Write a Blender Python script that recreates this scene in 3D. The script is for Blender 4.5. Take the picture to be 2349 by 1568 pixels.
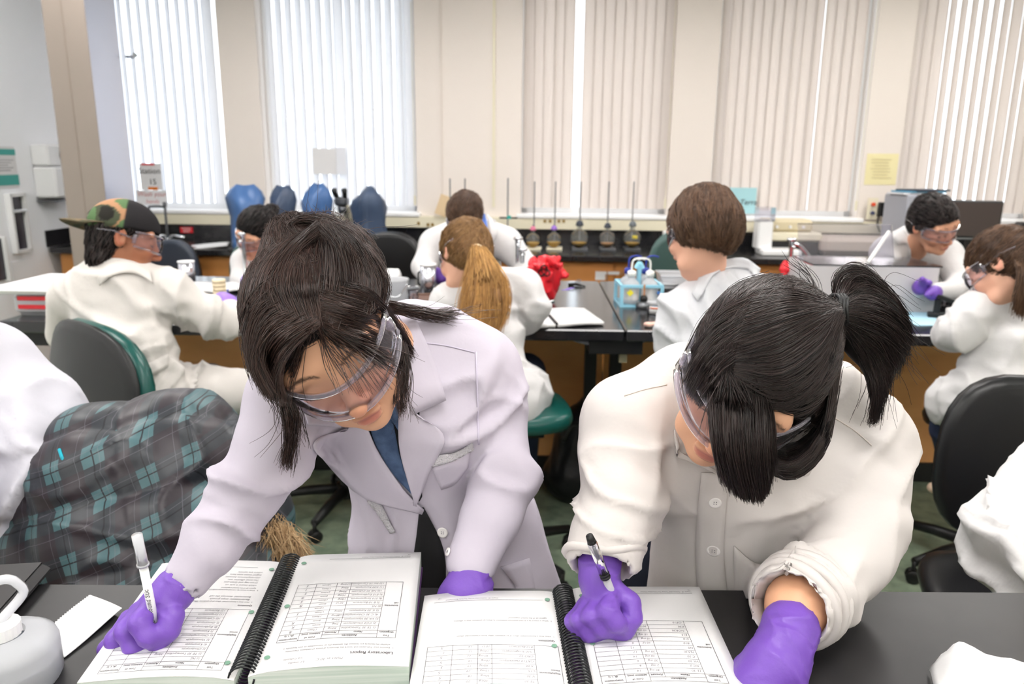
import bpy, math, random
import numpy as np
from mathutils import Vector, Matrix
from mathutils.bvhtree import BVHTree
random.seed(7); RS = np.random.RandomState(11)
for _o in list(bpy.data.objects): bpy.data.objects.remove(_o)
SC = bpy.context.scene; COL = SC.collection

# ------------------------------------------------------------------ camera
FPX = 1750.0; TH = math.radians(13.3); RHO = math.radians(0.5); CAMH = 1.51
_F = np.array([0, math.cos(TH), -math.sin(TH)]); _U = np.array([0, math.sin(TH), math.cos(TH)]); _X = np.array([1., 0, 0])
CR = _X*math.cos(RHO)+_U*math.sin(RHO); CU = -_X*math.sin(RHO)+_U*math.cos(RHO); CF = _F; CC = np.array([0, 0, CAMH])
cam_d = bpy.data.cameras.new('camera'); cam = bpy.data.objects.new('camera', cam_d); COL.objects.link(cam)
cam_d.sensor_width = 36.0; cam_d.lens = FPX/2349*36.0; cam_d.clip_start = 0.02
cam.matrix_world = Matrix(((CR[0], CU[0], -CF[0], 0), (CR[1], CU[1], -CF[1], 0), (CR[2], CU[2], -CF[2], CAMH), (0, 0, 0, 1)))
cam_d.dof.use_dof = True; cam_d.dof.focus_distance = .97; cam_d.dof.aperture_fstop = 6.3
SC.camera = cam
# ------------------------------------------------------------------ exposure, daylight
SC.view_settings.view_transform = 'Standard'; SC.view_settings.look = 'None'
SC.view_settings.exposure = 0.2; SC.view_settings.gamma = 1.0; SC.view_settings.use_curve_mapping = False
world = bpy.data.worlds.new('overcast_sky'); SC.world = world; world.use_nodes = True
_bg = world.node_tree.nodes['Background']; _bg.inputs[0].default_value = (0.93, 0.96, 1.0, 1); _bg.inputs[1].default_value = 2.9
CEIL_LIGHT = 13.5   # radiance of the ceiling diffusers
SC.cycles.max_bounces = 5; SC.cycles.diffuse_bounces = 3; SC.cycles.glossy_bounces = 3; SC.cycles.transmission_bounces = 4; SC.cycles.transparent_max_bounces = 14; SC.cycles.use_denoising = True
SC.cycles.caustics_reflective = False; SC.cycles.caustics_refractive = False; SC.cycles.use_adaptive_sampling = True; SC.cycles.adaptive_threshold = .1; SC.cycles.adaptive_min_samples = 16

def ray(px, py): return CF+CR*((px-1174.5)/FPX)-CU*((py-784)/FPX)
def P(px, py, zc): return CC+ray(px, py)*zc
def G(px, py, h):
    v = ray(px, py); return CC+v*((h-CAMH)/v[2])
def IMG(r, u, t):
    """direction given as right / up / toward the viewer of the photograph"""
    v = CR*r+CU*u-CF*t; return v/np.linalg.norm(v)

# ------------------------------------------------------------------ materials
def lin(c):
    return tuple((x/12.92 if x <= .04045 else ((x+.055)/1.055)**2.4) for x in [v/255 for v in c])+(1,)
MATS = {}
def mat(name, rgb, rough=.5, metal=0, spec=.5, trans=0, alpha=1, emit=None, var=None, bump=None, coat=0, ior=1.45, sheen=0, sss=0, rnd=None):
    """var=(rgb2, scale, detail, stretch xyz); bump=(scale, strength, stretch); rnd=rgb2 mixed per mesh island"""
    if name in MATS: return MATS[name]
    m = bpy.data.materials.new(name); m.use_nodes = True; nt = m.node_tree; b = nt.nodes['Principled BSDF']
    I = b.inputs; I['Base Color'].default_value = lin(rgb); I['Roughness'].default_value = rough; I['Metallic'].default_value = metal
    I['Specular IOR Level'].default_value = spec; I['Transmission Weight'].default_value = trans; I['Alpha'].default_value = alpha; I['IOR'].default_value = ior
    I['Coat Weight'].default_value = coat; I['Sheen Weight'].default_value = sheen
    if sss:
        I['Subsurface Weight'].default_value = sss; I['Subsurface Radius'].default_value = (.6, .25, .12); I['Subsurface Scale'].default_value = .01
    if emit:
        I['Emission Color'].default_value = lin(emit[0]); I['Emission Strength'].default_value = emit[1]
    def coord(st):
        tc = nt.nodes.new('ShaderNodeTexCoord'); mp = nt.nodes.new('ShaderNodeMapping'); mp.inputs['Scale'].default_value = st
        nt.links.new(tc.outputs['Object'], mp.inputs[0]); return mp.outputs[0]
    if var:
        n = nt.nodes.new('ShaderNodeTexNoise'); n.inputs['Scale'].default_value = var[1]; n.inputs['Detail'].default_value = var[2]
        nt.links.new(coord(var[3] if len(var) > 3 else (1, 1, 1)), n.inputs['Vector'])
        r = nt.nodes.new('ShaderNodeValToRGB'); r.color_ramp.elements[0].position = .35; r.color_ramp.elements[1].position = .65
        r.color_ramp.elements[0].color = lin(rgb); r.color_ramp.elements[1].color = lin(var[0])
        nt.links.new(n.outputs['Fac'], r.inputs[0]); nt.links.new(r.outputs[0], I['Base Color'])
    if rnd:
        g = nt.nodes.new('ShaderNodeNewGeometry'); r = nt.nodes.new('ShaderNodeValToRGB')
        r.color_ramp.elements[0].color = lin(rgb); r.color_ramp.elements[1].color = lin(rnd)
        nt.links.new(g.outputs['Random Per Island'], r.inputs[0]); nt.links.new(r.outputs[0], I['Base Color'])
    if bump:
        n = nt.nodes.new('ShaderNodeTexNoise'); n.inputs['Scale'].default_value = bump[0]; n.inputs['Detail'].default_value = 4
        nt.links.new(coord(bump[2] if len(bump) > 2 else (1, 1, 1)), n.inputs['Vector'])
        bp = nt.nodes.new('ShaderNodeBump'); bp.inputs['Strength'].default_value = bump[1]; bp.inputs['Distance'].default_value = .01
        nt.links.new(n.outputs['Fac'], bp.inputs['Height']); nt.links.new(bp.outputs[0], I['Normal'])
    MATS[name] = m; return m
def mat_thin(name, rgb, tint, gloss=.12, rough=.08, diff=0.0):
    """clear thin plastic or glass: mostly see-through with a fresnel reflection and a little body colour"""
    m = bpy.data.materials.new(name); m.use_nodes = True; nt = m.node_tree; nt.nodes.remove(nt.nodes['Principled BSDF'])
    out = nt.nodes['Material Output']
    t = nt.nodes.new('ShaderNodeBsdfTransparent'); t.inputs[0].default_value = lin(tint)
    d = nt.nodes.new('ShaderNodeBsdfDiffuse'); d.inputs[0].default_value = lin(rgb)
    tl = nt.nodes.new('ShaderNodeBsdfTranslucent'); tl.inputs[0].default_value = lin(rgb)
    ad = nt.nodes.new('ShaderNodeMixShader'); ad.inputs[0].default_value = .5; nt.links.new(d.outputs[0], ad.inputs[1]); nt.links.new(tl.outputs[0], ad.inputs[2])
    m1 = nt.nodes.new('ShaderNodeMixShader'); m1.inputs[0].default_value = diff; nt.links.new(t.outputs[0], m1.inputs[1]); nt.links.new(ad.outputs[0], m1.inputs[2])
    gl = nt.nodes.new('ShaderNodeBsdfGlossy'); gl.inputs['Roughness'].default_value = rough
    lw = nt.nodes.new('ShaderNodeLayerWeight'); lw.inputs[0].default_value = gloss
    m2 = nt.nodes.new('ShaderNodeMixShader'); nt.links.new(lw.outputs['Fresnel'], m2.inputs[0]); nt.links.new(m1.outputs[0], m2.inputs[1]); nt.links.new(gl.outputs[0], m2.inputs[2])
    nt.links.new(m2.outputs[0], out.inputs[0]); MATS[name] = m; return m
def mat_slat(name, rgb, tr):
    m = bpy.data.materials.new(name); m.use_nodes = True; nt = m.node_tree; nt.nodes.remove(nt.nodes['Principled BSDF'])
    d = nt.nodes.new('ShaderNodeBsdfDiffuse'); d.inputs[0].default_value = lin(rgb)
    tl = nt.nodes.new('ShaderNodeBsdfTranslucent'); tl.inputs[0].default_value = lin(rgb)
    mx = nt.nodes.new('ShaderNodeMixShader'); mx.inputs[0].default_value = tr
    nt.links.new(d.outputs[0], mx.inputs[1]); nt.links.new(tl.outputs[0], mx.inputs[2]); nt.links.new(mx.outputs[0], nt.nodes['Material Output'].inputs[0])
    MATS[name] = m; return m
def mat_attr(name, rough=.5, spec=.4, sss=0, bump=None, metal=0):
    m = mat(name, (200, 160, 130), rough, metal, spec, sss=sss, bump=bump)
    a = m.node_tree.nodes.new('ShaderNodeAttribute'); a.attribute_name = 'Col'
    m.node_tree.links.new(a.outputs['Color'], m.node_tree.nodes['Principled BSDF'].inputs['Base Color']); return m

# ------------------------------------------------------------------ objects
def tag(o, label=None, cat=None, group=None, kind=None):
    if label: o['label'] = label
    if cat: o['category'] = cat
    if group: o['group'] = group
    if kind: o['kind'] = kind
    return o
MW = {}
def thing(name, label, cat, loc=(0, 0, 0), group=None, kind=None):
    o = bpy.data.objects.new(name, None); COL.objects.link(o); o.empty_display_size = .05
    o.location = Vector([float(v) for v in loc]); MW[o.name] = Matrix.Translation(o.location)
    return tag(o, label, cat, group, kind)
def mk(name, verts, faces, m, parent=None, smooth=False, mw=None, colors=None):
    me = bpy.data.meshes.new(name)
    v = np.asarray(verts, dtype=np.float64)
    if mw is not None:
        A = np.array(mw); v = v@A[:3, :3].T+A[:3, 3]
    if isinstance(faces, np.ndarray):
        n, k = faces.shape
        me.vertices.add(len(v)); me.vertices.foreach_set('co', v.astype(np.float32).ravel())
        me.loops.add(n*k); me.loops.foreach_set('vertex_index', faces.astype(np.int32).ravel())
        me.polygons.add(n); me.polygons.foreach_set('loop_start', np.arange(0, n*k, k, dtype=np.int32))
        me.update(calc_edges=True)
    else:
        me.from_pydata(v.tolist(), [], faces); me.update()
    if smooth: me.polygons.foreach_set('use_smooth', np.ones(len(me.polygons), dtype=bool))
    if colors is not None:
        a = me.color_attributes.new('Col', 'FLOAT_COLOR', 'POINT')
        c = np.ones((len(v), 4), dtype=np.float32); c[:, :3] = colors; a.data.foreach_set('color', c.ravel())
    if m is not None: me.materials.append(m)
    o = bpy.data.objects.new(name, me); COL.objects.link(o); MW[o.name] = Matrix.Identity(4)
    if parent is not None:
        o.parent = parent; o.matrix_parent_inverse = MW[parent.name].inverted()
    return o
def copy_tree(root, shift, label=None, parent=None):
    c = root.copy(); COL.objects.link(c)
    if parent is None:
        c.location = root.location+Vector(shift); MW[c.name] = Matrix.Translation(c.location)
    else:
        c.parent = parent
    if label: c['label'] = label
    for ch in list(root.children): copy_tree(ch, shift, None, c)
    return c

class B:
    """collects shapes for one mesh object"""
    def __init__(s, mw=None): s.v = []; s.f = []; s.mw = mw
    def add(s, v, f):
        n = len(s.v); s.v += [tuple(map(float, p)) for p in v]; s.f += [tuple(i+n for i in q) for q in f]; return s
    def box(s, c, d, rot=None, bev=0.0):
        x, y, z = [v/2 for v in d]; b = min(bev, x*.9, y*.9, z*.9)
        vs = []; fs = []
        if b <= 0:
            vs = [(sx*x, sy*y, sz*z) for sz in (-1, 1) for sx, sy in ((-1, -1), (1, -1), (1, 1), (-1, 1))]
            fs = [(3, 2, 1, 0), (4, 5, 6, 7), (0, 1, 5, 4), (1, 2, 6, 5), (2, 3, 7, 6), (3, 0, 4, 7)]
        else:
            for z_, k in ((-z, b), (-z+b, 0), (z-b, 0), (z, b)):
                X, Y = x-k, y-k; bb = b if k == 0 else b*.3
                vs += [(-X+bb, -Y, z_), (X-bb, -Y, z_), (X, -Y+bb, z_), (X, Y-bb, z_), (X-bb, Y, z_), (-X+bb, Y, z_), (-X, Y-bb, z_), (-X, -Y+bb, z_)]
            fs = [tuple(range(7, -1, -1)), tuple(range(24, 32))]
            for r in range(3):
                for i in range(8):
                    j = (i+1) % 8; fs.append((r*8+i, r*8+j, r*8+8+j, r*8+8+i))
        R = rot if rot is not None else Matrix.Identity(3)
        s.add([tuple(R@Vector(p)+Vector(c)) for p in vs], fs); return s
    def tube(s, pts, r, n=8, cap=True, closed=False):
        pts = [Vector([float(a) for a in p]) for p in pts]; K = len(pts); rr = r if hasattr(r, '__len__') else [r]*K
        up = None; vs = []; fs = []
        for i, p in enumerate(pts):
            if closed: t = pts[(i+1) % K]-pts[i-1]
            else: t = pts[min(i+1, K-1)]-pts[max(i-1, 0)]
            t.normalize()
            if up is None: up = Vector((0, 0, 1)) if abs(t.z) < .9 else Vector((1, 0, 0))
            a = t.cross(up)
            if a.length < 1e-5: a = t.orthogonal()
            a.normalize(); bb = a.cross(t).normalized(); up = bb
            for j in range(n):
                w = 2*math.pi*j/n; vs.append(p+a*(rr[i]*math.cos(w))+bb*(rr[i]*math.sin(w)))
        for i in range(K if closed else K-1):
            i2 = (i+1) % K
            for j in range(n):
                k = (j+1) % n; fs.append((i*n+j, i*n+k, i2*n+k, i2*n+j))
        if cap and not closed: fs += [tuple(range(n-1, -1, -1)), tuple(range((K-1)*n, K*n))]
        return s.add(vs, fs)
    def lathe(s, prof, c=(0, 0, 0), n=20, rot=None, close=True, sx=1, sy=1):
        vs = []; fs = []; K = len(prof); R = rot if rot is not None else Matrix.Identity(3)
        for r, z in prof:
            for j in range(n):
                w = 2*math.pi*j/n; vs.append(tuple(R@Vector((r*math.cos(w)*sx, r*math.sin(w)*sy, z))+Vector([float(a) for a in c])))
        for i in range(K-1):
            for j in range(n):
                k = (j+1) % n; fs.append((i*n+j, i*n+k, (i+1)*n+k, (i+1)*n+j))
        if close: fs += [tuple(range(n-1, -1, -1)), tuple(range((K-1)*n, K*n))]
        return s.add(vs, fs)
    def sheet(s, grid, thick, nrm=None):
        """grid: (n,m,3) array -> closed thin shell; thick is pushed against the normal"""
        g = np.asarray(grid, float); n, m, _ = g.shape
        du = np.gradient(g, axis=0); dv = np.gradient(g, axis=1); N = np.cross(du, dv)
        N /= (np.linalg.norm(N, axis=2, keepdims=True)+1e-12)
        if nrm is not None:
            N *= np.sign((N.reshape(-1, 3)@np.asarray(nrm)).sum() or 1)
        lo = g-N*thick; vs = list(g.reshape(-1, 3))+list(lo.reshape(-1, 3)); fs = []; o = n*m
        for i in range(n-1):
            for j in range(m-1):
                a, b, c, d = i*m+j, (i+1)*m+j, (i+1)*m+j+1, i*m+j+1
                fs += [(a, b, c, d), (o+d, o+c, o+b, o+a)]
        ring = [(i, 0) for i in range(n)]+[(n-1, j) for j in range(1, m)]+[(i, m-1) for i in range(n-2, -1, -1)]+[(0, j) for j in range(m-2, 0, -1)]
        R = [i*m+j for i, j in ring]
        for i in range(len(R)):
            a, b = R[i], R[(i+1) % len(R)]; fs.append((b, a, o+a, o+b))
        return s.add(vs, fs)
    def prism(s, poly, z0, z1):
        n = len(poly); vs = [(x, y, z0) for x, y in poly]+[(x, y, z1) for x, y in poly]
        fs = [tuple(range(n-1, -1, -1)), tuple(range(n, 2*n))]+[(i, (i+1) % n, n+(i+1) % n, n+i) for i in range(n)]
        return s.add(vs, fs)
    def build(s, name, m, parent=None, smooth=False, label=None):
        o = mk(name, s.v, s.f, m, parent, smooth, s.mw)
        if label: o['label'] = label
        return o
def ringpts(c, axis, r, n=24, wob=0.0, sx=1.0):
    axis = np.asarray(axis, float); axis = axis/np.linalg.norm(axis); e1 = np.cross(axis, CF); e1 /= np.linalg.norm(e1); e2 = np.cross(axis, e1)
    return [np.asarray(c)+axis*wob*math.sin(2*t+1)+(e1*math.cos(t)*sx+e2*math.sin(t))*r for t in np.linspace(0, 2*math.pi, n+1)[:-1]]
def RZ(a): return Matrix.Rotation(a, 3, 'Z')
def RX(a): return Matrix.Rotation(a, 3, 'X')
def RY(a): return Matrix.Rotation(a, 3, 'Y')
def shade_auto(o, ang=40):
    me = o.data; me.polygons.foreach_set('use_smooth', np.ones(len(me.polygons), dtype=bool))
    try: me.set_sharp_from_angle(angle=math.radians(ang))
    except Exception: pass
    return o
def bez(p0, p1, p2, p3, n=10):
    p0, p1, p2, p3 = [np.array(p, float) for p in (p0, p1, p2, p3)]; t = np.linspace(0, 1, n)[:, None]
    return (1-t)**3*p0+3*(1-t)**2*t*p1+3*(1-t)*t*t*p2+t**3*p3
def spline(pts, n=24):
    """Catmull-Rom through points (any dimension)"""
    p = np.asarray(pts, float); p = np.vstack([2*p[0]-p[1], p, 2*p[-1]-p[-2]]); k = len(p)-3; out = []
    for t in np.linspace(0, k-1e-9, n):
        i = int(t); u = t-i; a, b, c, d = p[i:i+4]
        out.append(.5*((2*b)+(c-a)*u+(2*a-5*b+4*c-d)*u*u+(3*b-a-3*c+d)*u**3))
    return np.array(out)

# ------------------------------------------------------------------ implicit surfaces for bodies and cloth
def _h(i, j, k, s):
    n = (i*374761393+j*668265263+k*2147483647+s*974634777) & 0xffffffff
    n = ((n ^ (n >> 13))*1274126177) & 0xffffffff
    return ((n ^ (n >> 16)) & 0xffff)/65535.0
def vnoise(p, sc, seed=0):
    q = np.asarray(p, float)*sc; i = np.floor(q).astype(np.int64); f = q-i; f = f*f*(3-2*f); r = 0
    for a in (0, 1):
        for b in (0, 1):
            for c in (0, 1):
                w = (f[:, 0] if a else 1-f[:, 0])*(f[:, 1] if b else 1-f[:, 1])*(f[:, 2] if c else 1-f[:, 2])
                r = r+w*_h(i[:, 0]+a, i[:, 1]+b, i[:, 2]+c, seed)
    return r*2-1
def cone(a, b, ra, rb, flat=None):
    a = np.array(a, float); b = np.array(b, float); ab = b-a; L = ab@ab+1e-12
    def fn(Q):
        t = np.clip(((Q-a)@ab)/L, 0, 1); q = Q-a-t[..., None]*ab
        if flat is not None:
            n = np.asarray(flat[0], float); q = q+n*((q@n)*(1/flat[1]-1))[..., None]
        return np.sqrt((q*q).sum(-1))-(ra+(rb-ra)*t)
    R = max(ra, rb); return fn, np.minimum(a, b)-R, np.maximum(a, b)+R
def ell(c, r, rot=None):
    c = np.array(c, float); r = np.array(r, float); Rm = np.array(rot) if rot is not None else np.eye(3)
    def fn(Q):
        q = (Q-c)@Rm; k0 = np.sqrt(((q/r)**2).sum(-1)); k1 = np.sqrt(((q/(r*r))**2).sum(-1))+1e-9
        return k0*(k0-1)/k1
    R = r.max(); return fn, c-R, c+R
def chain(pts, flat=None):
    """pts: (px,py,zc,r) in photograph pixels and camera distance"""
    o = []
    for p, q in zip(pts[:-1], pts[1:]): o.append(cone(P(*p[:3]), P(*q[:3]), p[3], q[3], flat)+((.010,) if o else ()))
    return o
def chainw(pts, flat=None):
    return [cone(p[:3], q[:3], p[3], q[3], flat) for p, q in zip(pts[:-1], pts[1:])]
def surf(prims, res, k=.02, cuts=(), ck=.004, pad=.02, post=None, clip=None):
    lo = np.min([p[1] for p in prims], 0)-pad; hi = np.max([p[2] for p in prims], 0)+pad
    if clip is not None: lo = np.maximum(lo, clip[0]); hi = np.minimum(hi, clip[1])
    n = np.ceil((hi-lo)/res).astype(int)+1
    ax = [lo[i]+np.arange(n[i])*res for i in range(3)]; Fv = np.full(n, 1.0, dtype=np.float32)
    def sub(p, e):
        s = []
        for i in range(3):
            a = max(0, int((p[1][i]-e-lo[i])/res)); b = min(n[i], int((p[2][i]+e-lo[i])/res)+2); s.append(slice(a, max(a, b)))
        return tuple(s)
    def pts(s): return np.stack(np.meshgrid(ax[0][s[0]], ax[1][s[1]], ax[2][s[2]], indexing='ij'), -1)
    for p in prims:
        kk = p[3] if len(p) > 3 else k
        s = sub(p, kk+2*res); Q = pts(s)
        if Q.size == 0: continue
        d = p[0](Q); cur = Fv[s]; h = np.clip(.5+.5*(cur-d)/kk, 0, 1)
        Fv[s] = cur*(1-h)+d*h-kk*h*(1-h)
    for p in cuts:
        s = sub(p, ck+2*res); Q = pts(s)
        if Q.size == 0: continue
        d = -p[0](Q); cur = Fv[s]; h = np.clip(.5-.5*(cur-d)/ck, 0, 1)
        Fv[s] = cur*(1-h)+d*h+ck*h*(1-h)
    S = Fv < 0; nx, ny, nz = n
    cr = [(i, j, k_) for i in (0, 1) for j in (0, 1) for k_ in (0, 1)]
    cnt = sum(S[i:nx-1+i, j:ny-1+j, k_:nz-1+k_].astype(np.int8) for i, j, k_ in cr)
    act = (cnt > 0) & (cnt < 8); ci = np.argwhere(act); idx = np.full(act.shape, -1, np.int64); idx[act] = np.arange(len(ci))
    val = {c: Fv[ci[:, 0]+c[0], ci[:, 1]+c[1], ci[:, 2]+c[2]] for c in cr}; acc = np.zeros((len(ci), 3)); w = np.zeros(len(ci))
    for c in cr:
        for a in range(3):
            if c[a] == 0:
                e = list(c); e[a] = 1; e = tuple(e); v0, v1 = val[c], val[e]; x = (v0 < 0) != (v1 < 0)
                t = np.where(x, v0/(v0-v1+1e-20), 0); q = np.repeat(np.array(c, float)[None], len(ci), 0); q[:, a] = t
                acc += q*x[:, None]; w += x
    V = lo+(ci+acc/np.maximum(w, 1)[:, None])*res; faces = []
    for a in range(3):
        s0 = [slice(None)]*3; s1 = [slice(None)]*3; s0[a] = slice(0, -1); s1[a] = slice(1, None)
        A, Bq = S[tuple(s0)], S[tuple(s1)]; x = np.argwhere(A != Bq); b, c = (a+1) % 3, (a+2) % 3
        x = x[(x[:, b] > 0) & (x[:, c] > 0) & (x[:, b] < n[b]-1) & (x[:, c] < n[c]-1)]
        ins = A[x[:, 0], x[:, 1], x[:, 2]]; q = []
        for db, dc in ((-1, -1), (0, -1), (0, 0), (-1, 0)):
            y = x.copy(); y[:, b] += db; y[:, c] += dc; q.append(idx[y[:, 0], y[:, 1], y[:, 2]])
        q = np.stack(q, 1); q[~ins] = q[~ins][:, ::-1]; faces.append(q)
    Fc = np.vstack(faces); return V, Fc
def vnormals(V, Fc):
    n = np.cross(V[Fc[:, 2]]-V[Fc[:, 0]], V[Fc[:, 3]]-V[Fc[:, 1]]); N = np.zeros_like(V)
    for i in range(4): np.add.at(N, Fc[:, i], n)
    return N/(np.linalg.norm(N, axis=1, keepdims=True)+1e-12)
def fold(V, c, axis, lam, amp, rad, seed=0, warp=.6):
    """irregular cloth folds: ridges running across `axis`, fading away from c"""
    axis = np.asarray(axis, float); axis = axis/np.linalg.norm(axis); d = V-np.asarray(c)
    near = (d**2).sum(1) < 7*rad*rad; out = np.zeros(len(V)); D = d[near]; w = np.exp(-((D**2).sum(1))/(rad*rad))
    al = D@axis; perp = D-al[:, None]*axis; wp = vnoise(D, .5/lam, seed+9)*lam*.9
    q = axis*((al+wp)/lam)[:, None]+perp/(lam*3.2)
    n = vnoise(q, 1.0, seed); n2 = vnoise(q*1.9+5, 1.0, seed+3)
    out[near] = amp*w*(2.2*(1-np.abs(n)*1.6)**3*(np.abs(n) < .62)-.55+.5*n2); return out
def bvh(V, Fc): return BVHTree.FromPolygons(V.tolist(), [tuple(f) for f in Fc.tolist()])
def drape(tree, pa, pb, n, m, off, thick, fallback=None, offb=None):
    """a cloth piece laid on a surface: lofted between two photo-pixel polylines, cast on to the mesh"""
    A = spline(pa, n); Bq = spline(pb, n); g = np.zeros((n, m, 3)); last = fallback
    zs = np.full((n, m), np.nan)
    for i in range(n):
        for j in range(m):
            t = j/(m-1); q = A[i]*(1-t)+Bq[i]*t; d = ray(q[0], q[1]); L = np.linalg.norm(d)
            h = tree.ray_cast(Vector(CC), Vector(d))
            if h[0] is not None: zs[i, j] = (np.array(h[0])-CC)@CF
            g[i, j, :2] = q
    med = np.nanmedian(zs) if np.isfinite(zs).any() else (fallback or 1.0)
    zs[np.abs(zs-med) > .25] = np.nan
    for it in range(60):
        bad = np.isnan(zs)
        if not bad.any(): break
        pz = np.pad(zs, 1, mode='constant', constant_values=np.nan)
        with np.errstate(all='ignore'):
            st = np.stack([pz[:-2, 1:-1], pz[2:, 1:-1], pz[1:-1, :-2], pz[1:-1, 2:]]); cnt = np.isfinite(st).sum(0)
            mean = np.where(cnt > 0, np.nansum(st, 0)/np.maximum(cnt, 1), np.nan)
        zs = np.where(bad, mean, zs)
    zs = np.where(np.isnan(zs), med, zs)
    for _ in range(2):
        pz = np.pad(zs, 1, mode='edge'); sm = (pz[:-2, 1:-1]+pz[2:, 1:-1]+pz[1:-1, :-2]+pz[1:-1, 2:])/4; zs = np.minimum(zs, .5*zs+.5*sm)
    out = np.zeros((n, m, 3)); o2 = off if offb is None else offb
    for i in range(n):
        for j in range(m):
            t = j/(m-1); out[i, j] = P(g[i, j, 0], g[i, j, 1], zs[i, j]-(off*(1-t)+o2*t))
    return out
def drape_part(name, tree, pa, pb, m, parent, n=14, k=8, off=.004, thick=.0025, offb=None, fallback=None):
    g = drape(tree, pa, pb, n, k, off, thick, fallback, offb)
    b = B(); b.sheet(g, thick, nrm=-CF); o = b.build(name, m, parent, True); return o
def strand_mesh(paths, r0, r1, sides=3):
    """paths (N,K,3) -> verts, faces of thin tapered tubes"""
    Pn = np.asarray(paths, float); N, K, _ = Pn.shape; T = np.gradient(Pn, axis=1); T /= np.linalg.norm(T, axis=2, keepdims=True)+1e-12
    ref = np.where(np.abs(T[..., 2:3]) < .9, np.array([0, 0, 1.]), np.array([1., 0, 0])); A = np.cross(T, ref); A /= np.linalg.norm(A, axis=2, keepdims=True)+1e-12
    Bn = np.cross(A, T); t = np.linspace(0, 1, K)[None, :, None]; rad = r0+(r1-r0)*t**2.0
    V = np.stack([Pn+rad*(A*math.cos(w)+Bn*math.sin(w)) for w in np.arange(sides)*2*math.pi/sides], 2).reshape(-1, 3)
    base = (np.arange(N)[:, None]*K+np.arange(K-1)[None])*sides; fs = []
    for j in range(sides):
        k = (j+1) % sides; fs.append(np.stack([base+j, base+k, base+sides+k, base+sides+j], -1).reshape(-1, 4))
    return V, np.vstack(fs)
# ================================================================== materials of the place
M_wall = mat('painted_wall', (234, 225, 217), .7, bump=(60, .03))
M_wallw = mat('white_wall', (250, 251, 254), .5)
M_ceil = mat('ceiling_paint', (240, 240, 238), .8)
M_trim = mat('white_trim', (246, 246, 246), .4)
M_cream = mat('cream_raceway', (232, 225, 200), .5)
M_black = mat('black_epoxy', (30, 30, 33), .17, spec=.75, var=((38, 37, 39), 9, 3), bump=(220, .015))
M_blackedge = mat('black_edge', (18, 18, 20), .4)
M_wood = mat('maple_panel', (206, 142, 82), .4, var=((184, 118, 62), 3.0, 6, (1, 1, .25)), spec=.4)
M_wooddark = mat('oak_back_panel', (232, 172, 112), .45, var=((204, 142, 88), 2.6, 6, (.5, 1, 1.6)), spec=.35)
M_floor = mat('green_floor', (152, 166, 142), .5, var=((118, 136, 116), 14, 8), bump=(40, .02))
M_steel = mat('brushed_steel', (216, 216, 224), .24, metal=1, bump=(3, .02, (1, 1, 60)))
M_chrome = mat('chrome', (225, 228, 232), .12, metal=1)
M_greym = mat('grey_metal', (120, 122, 126), .4, metal=.8)
M_blackp = mat('black_plastic', (20, 20, 21), .45)
M_vinylb = mat('black_vinyl', (24, 24, 26), .32, spec=.5)
M_vinylg = mat('green_vinyl', (16, 78, 72), .3, spec=.5)
M_vinyls = mat('grey_green_vinyl', (70, 96, 92), .35)
M_whitep = mat('white_plastic', (240, 240, 240), .35)
M_paper = mat('paper', (226, 225, 225), .6)
M_pageside = mat('page_edges', (225, 232, 224), .7, var=((198, 212, 200), 240, 2, (.02, .02, 1)))
M_ink = mat('print_ink', (62, 60, 66), .7)
M_pencil = mat('pencil_grey', (120, 118, 124), .7)
M_red = mat('red_plastic', (225, 40, 52), .35)
M_teal = mat('teal_print', (60, 165, 155), .5)
M_orange = mat('orange_print', (240, 130, 40), .5)
M_glass = mat_thin('window_glass', (255, 255, 255), (250, 253, 255), .1, .02)
M_clear = mat_thin('clear_plastic', (225, 225, 235), (246, 245, 250), .35, .10, .10)
M_frost = mat_thin('frosted_plastic', (240, 241, 244), (240, 242, 246), .12, .3, .84)
M_flask = mat_thin('flask_glass', (235, 240, 240), (244, 246, 246), .16, .04, .14)
M_slat = mat_slat('blind_slat', (236, 228, 222), .40)
M_slatlit = mat_slat('backlit_slat', (246, 246, 248), .42)  # same slats as above, backlit white put into the colour
M_note = mat('beige_paper', (226, 200, 160), .6)

BKA = math.radians(3.4)
BK = Matrix.Translation((0, 5.75, 0))@Matrix.Rotation(-BKA, 4, 'Z'); BKi = BK.inverted()
MTA = math.radians(1.5)
MT = Matrix.Translation((0, 2.75, 0))@Matrix.Rotation(-MTA, 4, 'Z'); MTi = MT.inverted()
def onplane(px, py, inv, axis, val):
    """where the photo ray meets a plane of a local frame, in that frame"""
    o = inv@Vector(CC); d = inv.to_3x3()@Vector(ray(px, py)); t = (val-o[axis])/d[axis]; return o+d*t
def bk(px, py, ly=0.0): return onplane(px, py, BKi, 1, ly)
def bkx(px, py=470, ly=0.0): return bk(px, py, ly).x

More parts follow.
